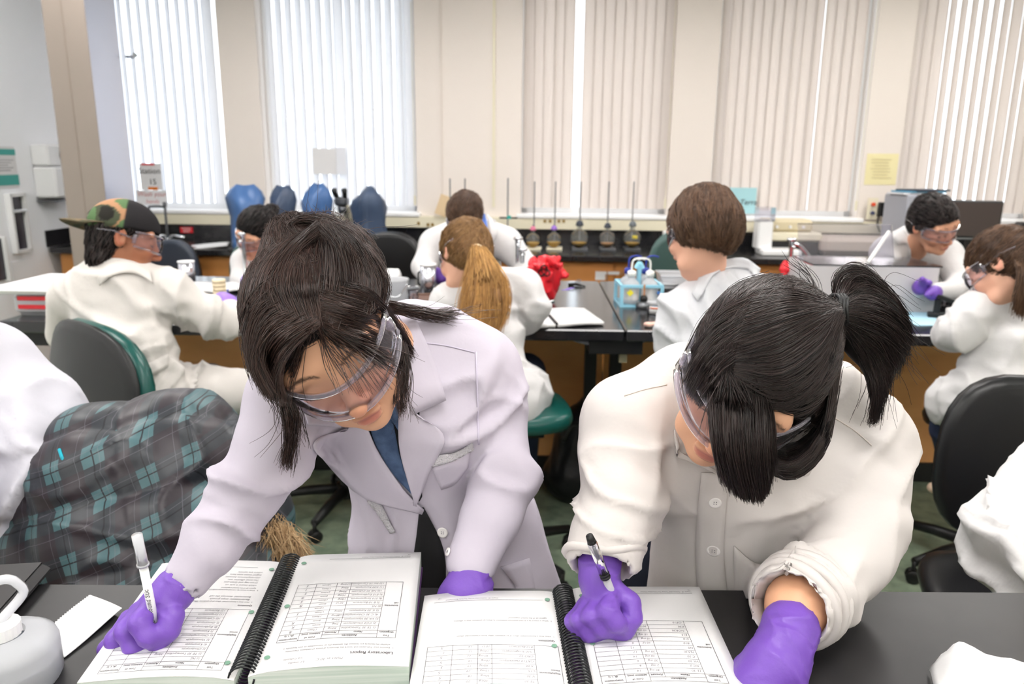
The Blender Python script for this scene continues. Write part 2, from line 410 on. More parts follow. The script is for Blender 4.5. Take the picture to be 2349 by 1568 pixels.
# ---- floor, ceiling, walls
CEIL = 2.95
b = B(); b.box((0.4, -.4, -.05), (9.2, 14.4, .1)); tag(b.build('floor', M_floor), 'mottled green resilient floor under the lab tables', 'floor', kind='structure')
b = B(); b.box((0.4, -.4, CEIL+.05), (9.2, 14.4, .1)); tag(b.build('ceiling', M_ceil), 'white ceiling above the lab', 'ceiling', kind='structure')
b = B(); b.box((-3.26, -.5, CEIL/2), (.12, 13.4, CEIL)); wl = tag(b.build('wall_left', M_wallw), 'white wall at the left with dispenser and glove boxes', 'wall', kind='structure')
b = B(); b.box((4.9, -.5, CEIL/2), (.12, 13.4, CEIL)); tag(b.build('wall_right', M_wall), 'beige wall at the right end of the lab', 'wall', kind='structure')
b = B(); b.box((0.4, -7.2, CEIL/2), (9.2, .12, CEIL)); tag(b.build('wall_front', M_wall), 'beige wall behind the viewer', 'wall', kind='structure')
ZS, ZH = 1.13, 2.72
WX = [(bkx(250), bkx(527)), (bkx(612), bkx(957)), (bkx(1194), bkx(1530)), (bkx(1627), bkx(1968)), (bkx(2052), bkx(2380))]
b = B(BK); TW = .22; XL, XR = -3.3, 5.0
b.box(((XL+XR)/2, TW/2, ZS/2), (XR-XL, TW, ZS)); b.box(((XL+XR)/2, TW/2, (ZH+CEIL)/2), (XR-XL, TW, CEIL-ZH))
edges = [XL]+[e for w in WX for e in w]+[XR]
for i in range(0, len(edges), 2):
    x0, x1 = edges[i], edges[i+1]; b.box(((x0+x1)/2, TW/2, (ZS+ZH)/2), (x1-x0, TW, ZH-ZS))
tag(b.build('wall_back', M_wall), 'warm beige window wall behind the back counter', 'wall', kind='structure')
for i, px in enumerate((1133, 1012)):
    b = B(BK); b.box((bkx(px, 240), -.006, (ZS+ZH)/2+.05), (.018 if i == 0 else .008, .012, ZH-ZS))
    tag(b.build('trim_%d' % (i+1), M_cream if i == 0 else M_wall), 'thin vertical joint strip on the beige wall' if i == 0 else 'faint vertical panel joint on the beige wall', 'trim', kind='structure')
# ---- windows with vertical blinds
def slat_mesh(wd, ht, m):
    vs = []; n = 6
    for z in (0, ht):
        for s_, off in ((1, 0), (-1, .0008)):
            for i in range(n):
                t = i/(n-1)-.5; vs.append((t*wd, (.006*(1-4*t*t))+off, z))
    f = []; k = 2*n
    for i in range(n-1):
        f += [(i, i+1, k+i+1, k+i), (n+i+1, n+i, k+n+i, k+n+i+1)]
    f += [(0, k, k+n, n), (n-1, 2*n-1, k+2*n-1, k+n-1)]
    me = bpy.data.meshes.new('slat'); me.from_pydata(vs, [], f); me.update(); me.materials.append(m)
    me.polygons.foreach_set('use_smooth', [True]*len(me.polygons)); return me
wdesc = ['beside the steel column', 'behind the covered microscopes', 'behind the row of flasks', 'holding the blue paper', 'behind the computer monitor']
for w, (x0, x1) in enumerate(WX):
    root = thing('window_%d' % (w+1), 'tall white-framed window '+wdesc[w], 'window', BK@Vector(((x0+x1)/2, .15, ZS)), kind='structure')
    b = B(BK); fw = .045
    b.box((x0+fw/2, .17, (ZS+ZH)/2), (fw, .06, ZH-ZS)); b.box((x1-fw/2, .17, (ZS+ZH)/2), (fw, .06, ZH-ZS))
    b.box(((x0+x1)/2, .17, ZS+fw/2), (x1-x0, .06, fw)); b.box(((x0+x1)/2, .17, ZH-fw/2), (x1-x0, .06, fw))
    b.build('window_frame', M_trim, root)
    b = B(BK); b.box(((x0+x1)/2, .18, (ZS+ZH)/2), (x1-x0-.08, .006, ZH-ZS-.08)); b.build('pane', M_glass, root)
    b = B(BK); b.box(((x0+x1)/2, .03, ZS-.012), (x1-x0+.06, .20, .03), bev=.006); b.build('window_sill', M_trim, root)
    bl = thing('vertical_blind', 'vertical slat blind hanging in the window '+wdesc[w], 'blind', BK@Vector(((x0+x1)/2, .05, ZH)))
    b = B(BK); b.box(((x0+x1)/2, .06, ZH-.02), (x1-x0-.02, .05, .04)); b.build('head_rail', M_trim, bl)
    sw = .084; first = (w < 2); ms = slat_mesh(sw, ZH-.05-(ZS+.045), M_slatlit if first else M_slat)
    step = .073 if first else .071; xs = np.arange(x0+(.075 if w == 1 else .05), x1-.03, step)
    rs = random.Random(w+3)
    for i, x in enumerate(xs):
        if w == 2 and i in (5,): continue
        ang = math.radians(-38) if w == 0 else math.radians(-34) if w == 1 else math.radians(rs.choice([6, 10, 14, 4, 26]))
        if w == 1 and i in (7,): ang = math.radians(-8)
        if w == 1 and i == len(xs)-1: ang = math.radians(-3)
        if w == 0 and i == len(xs)-1: ang = math.radians(-3)
        if w == 4 and 2 < i < 8: ang = math.radians(32)
        if w == 3 and i in (0, 9): ang = math.radians(30)
        o = bpy.data.objects.new('slat', ms); COL.objects.link(o); o.parent = bl; o.matrix_parent_inverse = MW[bl.name].inverted()
        o.matrix_basis = BK@Matrix.Translation((x, .065, ZS+.045))@Matrix.Rotation(ang, 4, 'Z')
    # a cord weight at the side
    b = B(BK); b.tube([(x1-.015, -.004, 2.6), (x1-.015, -.004, ZS+.12)], .0022, 6); b.box((x1-.015, -.004, ZS+.09), (.014, .014, .07)); b.build('cord_weight', M_cream, bl)
# ---- cream raceway with outlets
rw = thing('wall_raceway', 'long cream metal raceway with brown outlets under the windows', 'raceway', BK@Vector((0, -.03, 1.02)))
b = B(BK); b.box((.85, -.03, 1.066), (8.1, .06, .085), bev=.004); b.build('channel', M_cream, rw)
for px, py in ((1250, 507), (1262, 507), (1282, 507), (1293, 507), (982, 515), (992, 515), (960, 512)):
    p = bk(px, py, -.062); b = B(BK); b.box((p.x, -.062, p.z), (.02, .006, .022)); b.build('outlet', mat('outlet_brown', (150, 120, 60), .5), rw)
# ---- back counter
CF_ = -.70
def counter_run(x0, x1, lab):
    b = B(BK); b.box(((x0+x1)/2, CF_/2, .89), (x1-x0, -CF_, .04), bev=.006); tag(b.build('countertop', M_black), lab, 'countertop')
counter_run(-3.15, 4.6, 'long black epoxy countertop running under the windows')
b = B(BK); b.box((.725, -.015, .967), (7.75, .03, .112)); tag(b.build('backsplash', M_black), 'low black splash strip at the back of the window counter', 'backsplash')
b = B(BK); b.box((-3.17, CF_/2, .967), (.03, -CF_, .112)); tag(b.build('backsplash', M_black), 'short black splash strip where the counter meets the white wall', 'backsplash')
cabs = np.linspace(-3.12, 4.56, 10)
place = ['left end beside the white wall', 'behind the steel column', 'behind the camouflage cap', 'behind the dark-haired woman at the back', 'below the covered microscopes', 'below the flask row', 'with a white card taped on its door', 'behind the brown-haired student', 'behind the man at the computer end']
for i in range(9):
    x0, x1 = cabs[i], cabs[i+1]; r = thing('base_cabinet', 'maple base cabinet under the window counter, '+place[i], 'cabinet', BK@Vector(((x0+x1)/2, -.33, 0)), 'window counter base cabinets')
    b = B(BK); b.box(((x0+x1)/2, -.31, .485), (x1-x0-.004, .62, .77)); b.build('body', M_wood, r)
    b = B(BK); b.box(((x0+x1)/2, -.28, .05), (x1-x0, .54, .1)); b.build('toe_kick', M_blackp, r)
    for s in (0, 1):
        xa = x0+(x1-x0)/2*s; xb = xa+(x1-x0)/2; b = B(BK); b.box(((xa+xb)/2, -.632, .49), (xb-xa-.008, .02, .74), bev=.003); d = b.build('door', M_wood, r)
        hx = xb-.05 if s == 0 else xa+.05
        b = B(BK); b.tube([(hx, -.645, .80), (hx, -.668, .795), (hx, -.668, .67), (hx, -.645, .665)], .005, 6); b.build('handle', M_chrome, d)
# ---- steel clad column
z1 = 4.30; pL = P(131, 300, z1); pR = P(226, 300, z1); cw = pR[0]-pL[0]; cy = pL[1]
col = thing('steel_column', 'tall brushed metal clad column at the left of the windows', 'column', ((pL[0]+pR[0])/2, cy+.17, 0))
b = B(); b.box(((pL[0]+pR[0])/2, cy+.17, CEIL/2), (cw, .34, CEIL-.002)); b.build('cladding', M_steel, col)
b = B(); b.box(((pL[0]+pR[0])/2, cy-.0012, CEIL/2), (cw-.002, .0024, CEIL-.004)); b.build('front_panel', mat('taupe_front', (146, 135, 126), .5, metal=.15), col)  # front face coloured darker than the steel sides
b = B(); b.box((pL[0]+cw*.46, cy-.0035, CEIL/2), (.005, .003, CEIL-.01)); b.build('seam', mat('seam_tan', (140, 128, 118), .5), col)
q = P(268, 130, 4.62); b = B(); b.tube([(pR[0]-.01, q[1], q[2]), (pR[0]+.035, q[1], q[2]), (pR[0]+.05, q[1]-.01, q[2]+.01)], [.010, .008, .016], 8); b.build('hook', M_chrome, col)
# ---- left wall fittings
def lw(px, py, x=-3.2): v = ray(px, py); t = (x-CC[0])/v[0]; return CC+v*t
def wallbox(name, m, px0, py0, px1, py1, dep, parent=None, x=-3.2):
    a = lw(px0, py0, x); c = lw(px1, py1, x); b = B(); y0, y1 = sorted((a[1], c[1])); zz = sorted((a[2], c[2]))
    b.box((x+dep/2, (y0+y1)/2, (zz[0]+zz[1])/2), (dep, y1-y0, zz[1]-zz[0]), bev=.004); return b.build(name, m, parent), (y0, y1, zz[0], zz[1])
a = lw(100, 390); dsp = thing('towel_dispenser', 'white wall-mounted paper towel dispenser beside the steel column', 'dispenser', (-3.2, a[1], a[2]-.15))
for n_, z0, z1_, dp in (('upper_housing', .0, .14, .12), ('lower_housing', -.21, -.006, .15)):
    b = B(); b.box((-3.2+dp/2, a[1]+.02, a[2]+(z0+z1_)/2+.03), (dp, .30, z1_-z0), bev=.012); b.build(n_, M_whitep, dsp)
b = B(); b.lathe([(.042, 0), (.042, .006), (.02, .007)], (-3.078, a[1]+.04, a[2]+.10), 16, rot=RY(math.pi/2)); b.build('level_window', M_blackp, dsp)
b = B(); b.box((-3.14, a[1]+.02, a[2]-.20), (.16, .28, .012)); b.build('tear_bar', M_greym, dsp)
a = lw(38, 510); gb = thing('glove_box_recess', 'dark glass-fronted recess in the white wall below the towel dispenser', 'wall recess', (-3.2, a[1], a[2]-.2))
o, rct = wallbox('recess_back', mat('recess_dark', (58, 54, 62), .25), 12, 448, 62, 572, .012, gb); y0, y1, za, zb = rct
b = B(); [b.box((-3.185, (y0+y1)/2+s*(y1-y0)/2, (za+zb)/2), (.04, .02, zb-za+.02)) for s in (-1, 1)]; [b.box((-3.185, (y0+y1)/2, (za+zb)/2+s*(zb-za)/2), (.04, y1-y0, .02)) for s in (-1, 1)]; b.build('frame', M_whitep, gb)
b = B(); b.box((-3.172, (y0+y1)/2, za+(zb-za)*.72), (.02, y1-y0, .018)); b.build('shelf', M_chrome, gb)
a = lw(4, 600); gb = thing('glove_box_recess', 'lower dark wall recess cut by the left edge of the photo', 'wall recess', (-3.2, a[1], a[2]-.2))
o, rct = wallbox('recess_back', MATS['recess_dark'], -60, 555, 14, 640, .012, gb); y0, y1, za, zb = rct
b = B(); b.box((-3.185, y1, (za+zb)/2), (.04, .02, zb-za+.02)); b.build('frame', M_whitep, gb)
a = lw(20, 380); nt_ = thing('wall_notice', 'white notice with teal bands on the white wall', 'notice', (-3.2, a[1], a[2]-.15))
wallbox('sheet', M_paper, -40, 334, 44, 430, .004, nt_); wallbox('teal_band', M_teal, -40, 340, 34, 356, .006, nt_); wallbox('teal_band', M_teal, -40, 402, 44, 424, .006, nt_)
for k_ in range(5): wallbox('text_line', M_pencil, -30, 366+k_*6, 30-(k_ % 3)*6, 367.5+k_*6, .0055, nt_)
a = lw(70, 640); b = B(); ap = thing('access_panel', 'flat white access panel low on the left wall', 'panel', (-3.2, a[1], .6)); wallbox('panel', M_wallw, 22, 600, 88, 690, .008, ap)
# ---- ceiling lights (out of the frame, they light the room)
M_diff = mat('diffuser', (255, 252, 246), .5, emit=((255, 251, 248), CEIL_LIGHT)); k_ = 0
for y in (-5.5, -3.5, -1.6, .35, 2.3, 4.2):
    for x in (-2.1, .3, 2.7):
        r = thing('ceiling_light', 'recessed ceiling light '+{-5.5: 'at the rear of the room', -3.5: 'far behind the viewer', -1.6: 'behind the viewer', .35: 'over the foreground bench', 2.3: 'over the middle tables', 4.2: 'near the windows'}[y]+', '+{-2.1: 'left', .3: 'centre', 2.7: 'right'}[x]+' of its row', 'ceiling light', (x, y, CEIL-.03), 'ceiling lights')
        b = B(); [b.box((x+s*.60, y, CEIL-.02), (.03, .64, .04)) for s in (-1, 1)]; [b.box((x, y+s*.30, CEIL-.02), (1.2, .03, .04)) for s in (-1, 1)]; b.build('frame', M_trim, r)
        b = B(); b.box((x, y, CEIL-.012), (1.17, .57, .012)); b.build('diffuser', M_diff, r)
# ---- foreground bench
fbench = thing('lab_bench', 'black-topped foreground lab bench carrying the two open notebooks', 'bench', (0.1, .3, 0))
b = B(); b.box((0.1, .40, .89), (4.6, 1.19, .04), bev=.004); b.build('bench_top', mat('satin_black_bench', (34, 33, 35), .36, spec=.45, var=((42, 41, 42), 8, 3)), fbench)
b = B(); b.box((0.1, .28, .435), (4.4, .5, .868)); b.build('bench_body', M_wooddark, fbench)
# ---- middle table
def mtx(px, py, z=.91): return MTi@Vector(G(px, py, z))
xa = -1.935; xm = mtx(1428, 745).x; xb = 2.55
def table_leg(r, x):
    lg = B(MT); lg.box((x, .42, .02), (.16, .7, .04)); lg = lg.build('leg_foot', M_blackp, r)
    for s in (-1, 1):
        b = B(MT); b.box((x+s*.055, .52, .44), (.05, .06, .80)); b.build('leg_post', M_blackp, r)
    b = B(MT); b.box((x, .35, .837), (.20, .62, .056)); b.build('leg_bracket', M_blackp, r)
    b = B(MT); b.box((x+.035, .1, .79), (.03, .03, .05)); b.build('latch', mat('tan_latch', (168, 160, 130), .5), r)
for x0, x1, lx, lab in ((xa, xm-.002, (-1.78,), 'long black-topped lab table carrying the open notebook and the biohazard bag'), (xm+.002, xb, (mtx(1385, 770).x+.06,), 'black-topped lab table carrying the blue bottle rack and the acrylic box')):
    tb = thing('lab_table', lab, 'table', MT@Vector(((x0+x1)/2, .6, 0)), 'middle lab tables')
    b = B(MT); b.box(((x0+x1)/2, .595, .888), (x1-x0, 1.19, .044), bev=.005); b.build('table_top', M_black, tb)
    for x in lx: table_leg(tb, x)
    e0 = max(x0, -1.85); b = B(MT); b.box(((e0+x1)/2, .815, .48), (x1-e0-.002, .03, .765)); b.build('back_panel', M_wooddark, tb)
    b = B(MT); b.box(((e0+x1)/2, .80, .05), (x1-e0-.002, .03, .095)); b.build('toe_strip', M_blackp, tb)
b = B(); b.tube(spline([P(1290, 768, 2.90), P(1330, 782, 2.90), P(1375, 790, 2.88), P(1420, 790, 2.88), P(1470, 782, 2.90), P(1518, 768, 2.90)], 20), .008, 8); tag(b.build('power_cable', mat('grey_cable', (150, 152, 156), .5), None, True), 'grey cable sagging under the middle table edge', 'cable')
# ================================================================== chairs
def sellip(w, h, n=28, e=2.6, top=1.0):
    o = []
    for i in range(n):
        t = 2*math.pi*i/n; c, s_ = math.cos(t), math.sin(t)
        x = math.copysign(abs(c)**(2/e), c)*w/2; z = math.copysign(abs(s_)**(2/e), s_)*h/2
        o.append((x*(top if z > 0 else 1.0)*(1-.10*(z/h)), z))
    return o
def pad(mw, w, h, y0, y1, bulge0, bulge1, curve, m, name, parent, e=2.6, top=1.0):
    """upholstered pad: outline in local x/z, thickness along local y, wrapped by `curve`"""
    out = sellip(w, h, 28, e, top); n = len(out); vs = []; fs = []
    def pt(k, x, z, y): return (x*k, y+curve*(x*k)**2, z*k)
    rings = [(.02, y0-bulge0), (.5, y0-bulge0*.8), (.85, y0-bulge0*.35), (.97, y0), (1.0, (y0+y1)/2), (.97, y1), (.85, y1+bulge1*.35), (.5, y1+bulge1*.8), (.02, y1+bulge1)]
    for k, y in rings: vs += [pt(k, x, z, y) for x, z in out]
    for r in range(len(rings)-1):
        for i in range(n): j = (i+1) % n; fs.append((r*n+i, r*n+j, r*n+n+j, r*n+n+i))
    fs += [tuple(range(n-1, -1, -1)), tuple(range((len(rings)-1)*n, len(rings)*n))]
    return mk(name, vs, fs, m, parent, True, mw)
def chair(label, x, y, ang, seat_z=.62, padm=None, shellm=None, bw=.44, bh=.40, tilt=-8, back=True, seatw=.46, group='task chairs', backz=.30, backy=-.235):
    """task chair; local +y is where the sitter faces"""
    padm = padm or M_vinylg; shellm = shellm or M_blackp
    r = thing('task_chair', label, 'chair', (x, y, 0), group); A = Matrix.Translation((x, y, 0))@Matrix.Rotation(ang, 4, 'Z')
    S = A@Matrix.Translation((0, 0, seat_z))@Matrix.Rotation(math.radians(-90), 4, 'X')
    pad(S, seatw, .44, -.03, .02, .018, .006, 0, padm, 'seat', r, 3.2)
    b = B(A); b.box((0, 0, seat_z-.045), (.26, .26, .03)); b.build('seat_plate', M_blackp, r)
    if back:
        bm = A@Matrix.Translation((0, backy, seat_z+backz))@Matrix.Rotation(math.radians(tilt), 4, 'X')
        pad(bm, bw, bh, -.012, .03, .0, .014, .55, padm, 'backrest', r, 2.7)
        pad(bm@Matrix.Translation((0, -.016, 0)), bw*.985, bh*.985, -.014, .006, .006, 0, .55, shellm, 'back_shell', r, 2.7)
        b = B(A); b.tube([(0, -.06, seat_z-.05), (0, backy-.02, seat_z-.04), (0, backy-.06, seat_z+.03), (0, backy-.05, seat_z+backz-.05)], [.018, .018, .018, .014], 8); b.build('back_bar', M_blackp, r, True)
    b = B(A); b.tube([(0, 0, seat_z-.05), (0, 0, .30)], .022, 12); b.tube([(0, 0, .32), (0, 0, .09)], .032, 12); b.build('gas_lift', M_blackp, r)
    b = B(A); b.tube([(0, 0, .13), (0, 0, .07)], .045, 14); b.build('hub', M_blackp, r)
    b = B(A); b.tube([(.13, .03, seat_z-.05), (.25, .05, seat_z-.06)], .008, 8); b.build('lever', M_blackp, r)
    for k in range(5):
        w = k*2*math.pi/5+.35; c, s_ = math.cos(w), math.sin(w)
        b = B(A); b.tube([(.03*c, .03*s_, .105), (.16*c, .16*s_, .10), (.30*c, .30*s_, .082)], [.026, .022, .017], 8); lg = b.build('base_leg', M_blackp, r, True)
        b = B(A); R = RZ(w+.9)
        for s2 in (-1, 1): b.lathe([(.0, -.009), (.022, -.009), (.026, -.005), (.026, .005), (.022, .009), (.0, .009)], Vector((.30*c, .30*s_, .026))+R@Vector((s2*.014, 0, 0)), 12, rot=R@RY(math.pi/2), close=False)
        b.tube([(.30*c, .30*s_, .085), (.30*c, .30*s_, .03)], .009, 6); b.build('caster', M_blackp, lg, True)
    return r
q = G(545, 640, .6)
chair('green-padded chair with black back shell under the student in the camouflage cap', -1.13, 2.42, math.radians(-38), .60, M_vinylg, M_blackp, .60, .44, -10, backz=.22, backy=-.27)
chair('dark green stool chair under the student with the blonde ponytail', -.03, 2.66, math.radians(8), .62, M_vinylg, M_blackp, back=False, seatw=.48)
chair('empty chair whose black star base shows under the leaning woman', -.72, 3.12, math.radians(20), .42, M_vinylg, M_blackp, back=False)
chair('grey-green chair behind the dark-haired woman at the back', -1.62, 4.62, math.radians(176), .46, M_vinyls, M_vinyls, .40, .44, backz=.34)
chair('rounded dark chair back left of the bending man at the back', -.80, 4.50, math.radians(165), .50, M_vinylb, M_vinylb, .44, .46, backz=.36)
chair('grey-green chair back beside the brown-haired student', 1.02, 4.35, math.radians(175), .54, M_vinyls, M_vinyls, .46, .46, backz=.36)
chair('slate chair back between the camouflage cap and the metal canister', -2.27, 4.80, math.radians(170), .46, mat('slate_vinyl', (60, 66, 78), .35), M_blackp, .36, .40, backz=.34)
chair('black task chair under the girl at the right edge', 1.78, 2.66, math.radians(35), .60, M_vinylb, M_blackp, .40, .40, backz=.26, backy=-.25)
chair('black vinyl chair with a tall back in the right foreground', 1.26, 1.66, math.radians(160), .46, M_vinylb, M_blackp, .42, .46, 6, backz=.30, backy=-.22)

# ================================================================== back counter
CT = .91
def cnt(px, py): p = G(px, py, CT); return p
def frame_at(p, ang=-BKA, s=1.0): return Matrix.Translation(Vector([float(v) for v in p]))@Matrix.Rotation(ang, 4, 'Z')@Matrix.Scale(s, 4)
# gooseneck faucet
def lab_faucet(p, label, h=.20, mm=None, reach=(-.11, -.02), lever=True):
    A = frame_at(p); r = thing('lab_faucet', label, 'faucet', p); mm = mm or M_chrome
    b = B(A); b.lathe([(.028, 0), (.026, .012), (.016, .02), (.015, .05)], n=14); b.build('base', M_chrome, r, True)
    pts = [(0, 0, .04), (0, 0, h-.03), (0, 0, h), (reach[0]*.25, reach[1]*.25, h+.012), (reach[0]*.75, reach[1]*.75, h+.012), (reach[0], reach[1], h), (reach[0], reach[1], h-.09)]
    b = B(A); b.tube(spline(pts, 26), .009, 8); b.build('spout', mm, r, True)
    b = B(A); b.lathe([(.012, 0), (.014, .006), (.014, .03), (.010, .036)], (0, 0, h+.008), 10); b.build('vacuum_breaker', mm, r, True)
    if lever:
        for s_ in (-1, 1):
            b = B(A); b.tube([(0, 0, .045), (.05*s_+.03, -.05, .055), (.11*s_+.05, -.07, .045)], [.014, .010, .012], 8); b.build('lever_handle', M_chrome, r, True)
    return r
lab_faucet(cnt(386, 556), 'dark gooseneck faucet with chrome levers at the window counter', .25, M_greym)
b = B(); p = cnt(480, 566); A = frame_at(p, .25); g = np.array([[(x, y, .012+.018*math.sin(9*x+5*y)*(1-abs(y)*4)) for y in np.linspace(-.1, .1, 7)] for x in np.linspace(-.13, .13, 9)])
b = B(A); b.sheet(g, .004); tag(b.build('paper_towels', M_paper, None, True), 'crumpled white paper towels on the window counter', 'paper towels')
p = bk(428, 527, -.034); b = B(BK); b.box((p.x, -.034, p.z), (.10, .006, .045)); r = tag(b.build('warning_label', M_red), 'small red label on the black backsplash', 'label')
for i_ in range(3):
    b = B(BK); b.box((p.x-.002+.006*(i_ % 2), -.0378, p.z+.013-.013*i_), (.074-.012*i_, .001, .004)); b.build('text_line', M_paper, r)
# covered microscopes
M_cov = mat('blue_vinyl_cover', (64, 80, 106), .45, bump=(14, .3), var=((50, 64, 88), 5, 3)); M_covlit = mat('lit_blue_cover', (70, 106, 158), .38, bump=(14, .25))  # the brighter one is the same slate cover, lit tone put into its colour
def covered(px0, px1, pyt, pyb, label, seed, m2=None, peak=0):
    p = cnt((px0+px1)/2, pyb); z = (np.array(p)-CC)@CF; w = (px1-px0)*z/FPX; h = (pyb-pyt)*z/FPX
    prof = [(0, .52), (.2, .48), (.45, .42), (.6, .46), (.74, .50), (.85, .42), (.94, .24), (1.0, .05)]
    n = 18; vs = []; fs = []
    for k, (t, rr) in enumerate(prof):
        for j in range(n):
            a = 2*math.pi*j/n; q = .86+.10*math.cos(4*a+.6)+.11*math.sin(3*a+seed*2+t*4)+.07*math.sin(6*a+seed+t*3); xx = rr*w*1.05*math.cos(a)*q; yy = rr*w*1.0*math.sin(a)*q
            vs.append((xx+peak*w*t*t, yy+.02*t, h*t+(.035*math.sin(a*2+seed)*min(1, 3*t) if 0 < t < 1 else 0)))
    for k in range(len(prof)-1):
        for j in range(n): i2 = (j+1) % n; fs.append((k*n+j, k*n+i2, (k+1)*n+i2, (k+1)*n+j))
    fs += [tuple(range(n-1, -1, -1)), tuple(range((len(prof)-1)*n, len(prof)*n))]
    r = thing('covered_microscope', label, 'microscope', p, 'covered microscopes'); A = frame_at(p)
    mk('dust_cover', vs, fs, M_cov if m2 is None else m2, r, True, A)
    b = B(A); b.box((0, -.01, .012), (w*.8, w*.9, .024), bev=.006); b.build('microscope_foot', M_blackp, r)
covered(530, 622, 428, 574, 'microscope under a bright blue cover behind the dark-haired woman', 1, M_covlit, -.08)
covered(618, 684, 430, 574, 'microscope under a pointed slate-blue cover with a red mark', 2, None, .05)
covered(690, 765, 425, 572, 'microscope under a bright blue peaked cover above the updo hair', 3, M_covlit, .10)
covered(808, 896, 432, 572, 'microscope under a broad slate-blue cover at the end of the row', 4, None, .0)
p = P(621, 473, 5.0); b = B(); b.box(p, (.03, .01, .025)); tag(b.build('logo_patch', M_red), 'small red patch on the pointed microscope cover', 'patch')
p = cnt(790, 566); r = thing('microscope', 'uncovered grey microscope with black twin eyepieces among the covers', 'microscope', p); A = frame_at(p)
b = B(A); b.box((0, 0, .018), (.15, .2, .036), bev=.01); b.build('foot', M_cream, r)
b = B(A); b.tube(spline([(0, .08, .03), (.01, .11, .14), (.01, .06, .26), (0, -.02, .30)], 10), [.03]*10, 10); b.build('arm', M_cream, r, True)
b = B(A); b.box((0, -.02, .16), (.12, .12, .014)); b.build('stage', M_blackp, r)
b = B(A); b.lathe([(.022, 0), (.03, .02), (.03, .05)], (0, -.02, .235), 12); b.build('nosepiece', M_greym, r, True)
b = B(A); b.box((0, -.02, .32), (.09, .09, .06), bev=.015); b.build('head', M_greym, r)
for s_ in (-1, 1):
    b = B(A); b.tube([(s_*.025, -.03, .34), (s_*.035, -.06, .38), (s_*.036, -.075, .40)], [.017, .017, .021], 10); b.build('eyepiece', M_blackp, r, True)
# flasks on ring stands
M_amber = mat('amber_broth', (232, 176, 60), .25, spec=.4); M_peach = mat('peach_broth', (226, 164, 104), .3)
fl = [(1222, 16.5, 'first flask from the bending man, small with amber broth', M_amber, (215, 120, 150)), (1270, 17, 'second flask in the row, small with amber broth and violet wrap', M_amber, (150, 110, 200)), (1328, 21, 'third and largest flask in the row with pale amber broth', M_amber, (60, 66, 78)), (1392, 19, 'fourth flask in the row with cloudy peach broth', M_peach, (60, 66, 78)), (1449, 20.5, 'last flask in the row with a yellow sticker', M_amber, (110, 116, 122))]
for i, (px, rp, lab, lm, sc_) in enumerate(fl):
    p = cnt(px, 572); z = (np.array(p)-CC)@CF; R0 = rp*z/FPX; A = frame_at(p)
    st = thing('ring_stand', 'ring stand with a thin rod holding the '+lab.split(',')[0].split(' with')[0], 'ring stand', (A@Vector((0, .05, 0))), 'ring stands')
    b = B(A); b.box((0.005, .03, .006), (.11, .16, .012), bev=.003); b.build('base', M_greym if i > 1 else M_cream, st)
    hh = (572-420)*z/FPX; b = B(A); b.tube([(.004, .085, .01), (.004, .085, hh)], .0045, 8); b.build('rod', M_greym, st)
    b = B(A); b.tube([(.004, .09, .118+R0), (0, .02, .118+R0)], .006, 6); b.build('clamp', M_greym, st)
    fk = thing('round_flask', 'round-bottom glass flask, '+lab, 'flask', A@Vector((0, 0, .014)), 'round-bottom flasks'); cz = R0+.014
    prof = [(R0*math.cos(a), cz+R0*math.sin(a)) for a in np.linspace(-1.5, 1.28, 14)]+[(R0*.27, cz+R0*1.05), (R0*.26, cz+R0*1.55), (R0*.34, cz+R0*1.6)]
    b = B(A); b.lathe(prof, n=22, close=False); b.build('glass_bulb', M_flask, fk, True)
    lv = -.25 if i < 2 else -.42; prof = [(.001, cz-R0*.95)]+[(R0*.95*math.cos(a), cz+R0*.95*math.sin(a)) for a in np.linspace(-1.45, math.asin(lv/.95), 8)]+[(.001, cz+R0*lv)]
    b = B(A); b.lathe(prof, n=20, close=False); b.build('broth', lm, fk, True)
    b = B(A); b.lathe([(R0*.40, cz+R0*1.35), (R0*.42, cz+R0*1.5), (R0*.30, cz+R0*1.85), (R0*.1, cz+R0*1.95)], n=10); b.build('stopper', mat('stopper_%d' % i, sc_, .6), fk, True)
    if i == 4:
        b = B(A); b.box((R0*.2, -R0*.93, cz+R0*.25), (.035, .004, .022), rot=RX(.2)); b.build('sticker', mat('yellow_sticker', (236, 214, 70), .5), fk)
def rod_stand(px, pyt, label, clamp):
    p = cnt(px, 566); z = (np.array(p)-CC)@CF; A = frame_at(p); r = thing('ring_stand', label, 'ring stand', p, 'ring stands'); hh = (566-pyt)*z/FPX
    b = B(A); b.box((0, 0, .006), (.12, .18, .012), bev=.003); b.build('base', M_greym, r)
    b = B(A); b.tube([(0, .06, .01), (0, .06, hh)], .005, 8); b.build('rod', M_greym, r)
    if clamp:
        b = B(A); b.tube([(-.06, .05, hh*.42), (.07, .05, hh*.42)], .007, 6); b.build('clamp', M_blackp, r); b = B(A); b.box((.01, .04, hh*.43), (.03, .02, .025)); b.build('clamp_knob', M_teal, r)
rod_stand(1163, 412, 'ring stand with an empty clamp and blue knob beside the bending man', True)
rod_stand(1031, 413, 'bare ring stand rod left of the bending man head', False); rod_stand(1065, 413, 'bare ring stand rod directly above the bending man head', False)
p = bk(1020, 470, -.02); b = B(BK); b.box((p.x, -.09, p.z), (.085, .004, .15), rot=RY(.35)); tag(b.build('paper_tag', M_note), 'tan paper tag hanging at the bending man head', 'tag')
p = cnt(1543, 578); A = frame_at(p); r = thing('timer_box', 'small white appliance box behind the brown-haired student', 'appliance', p)
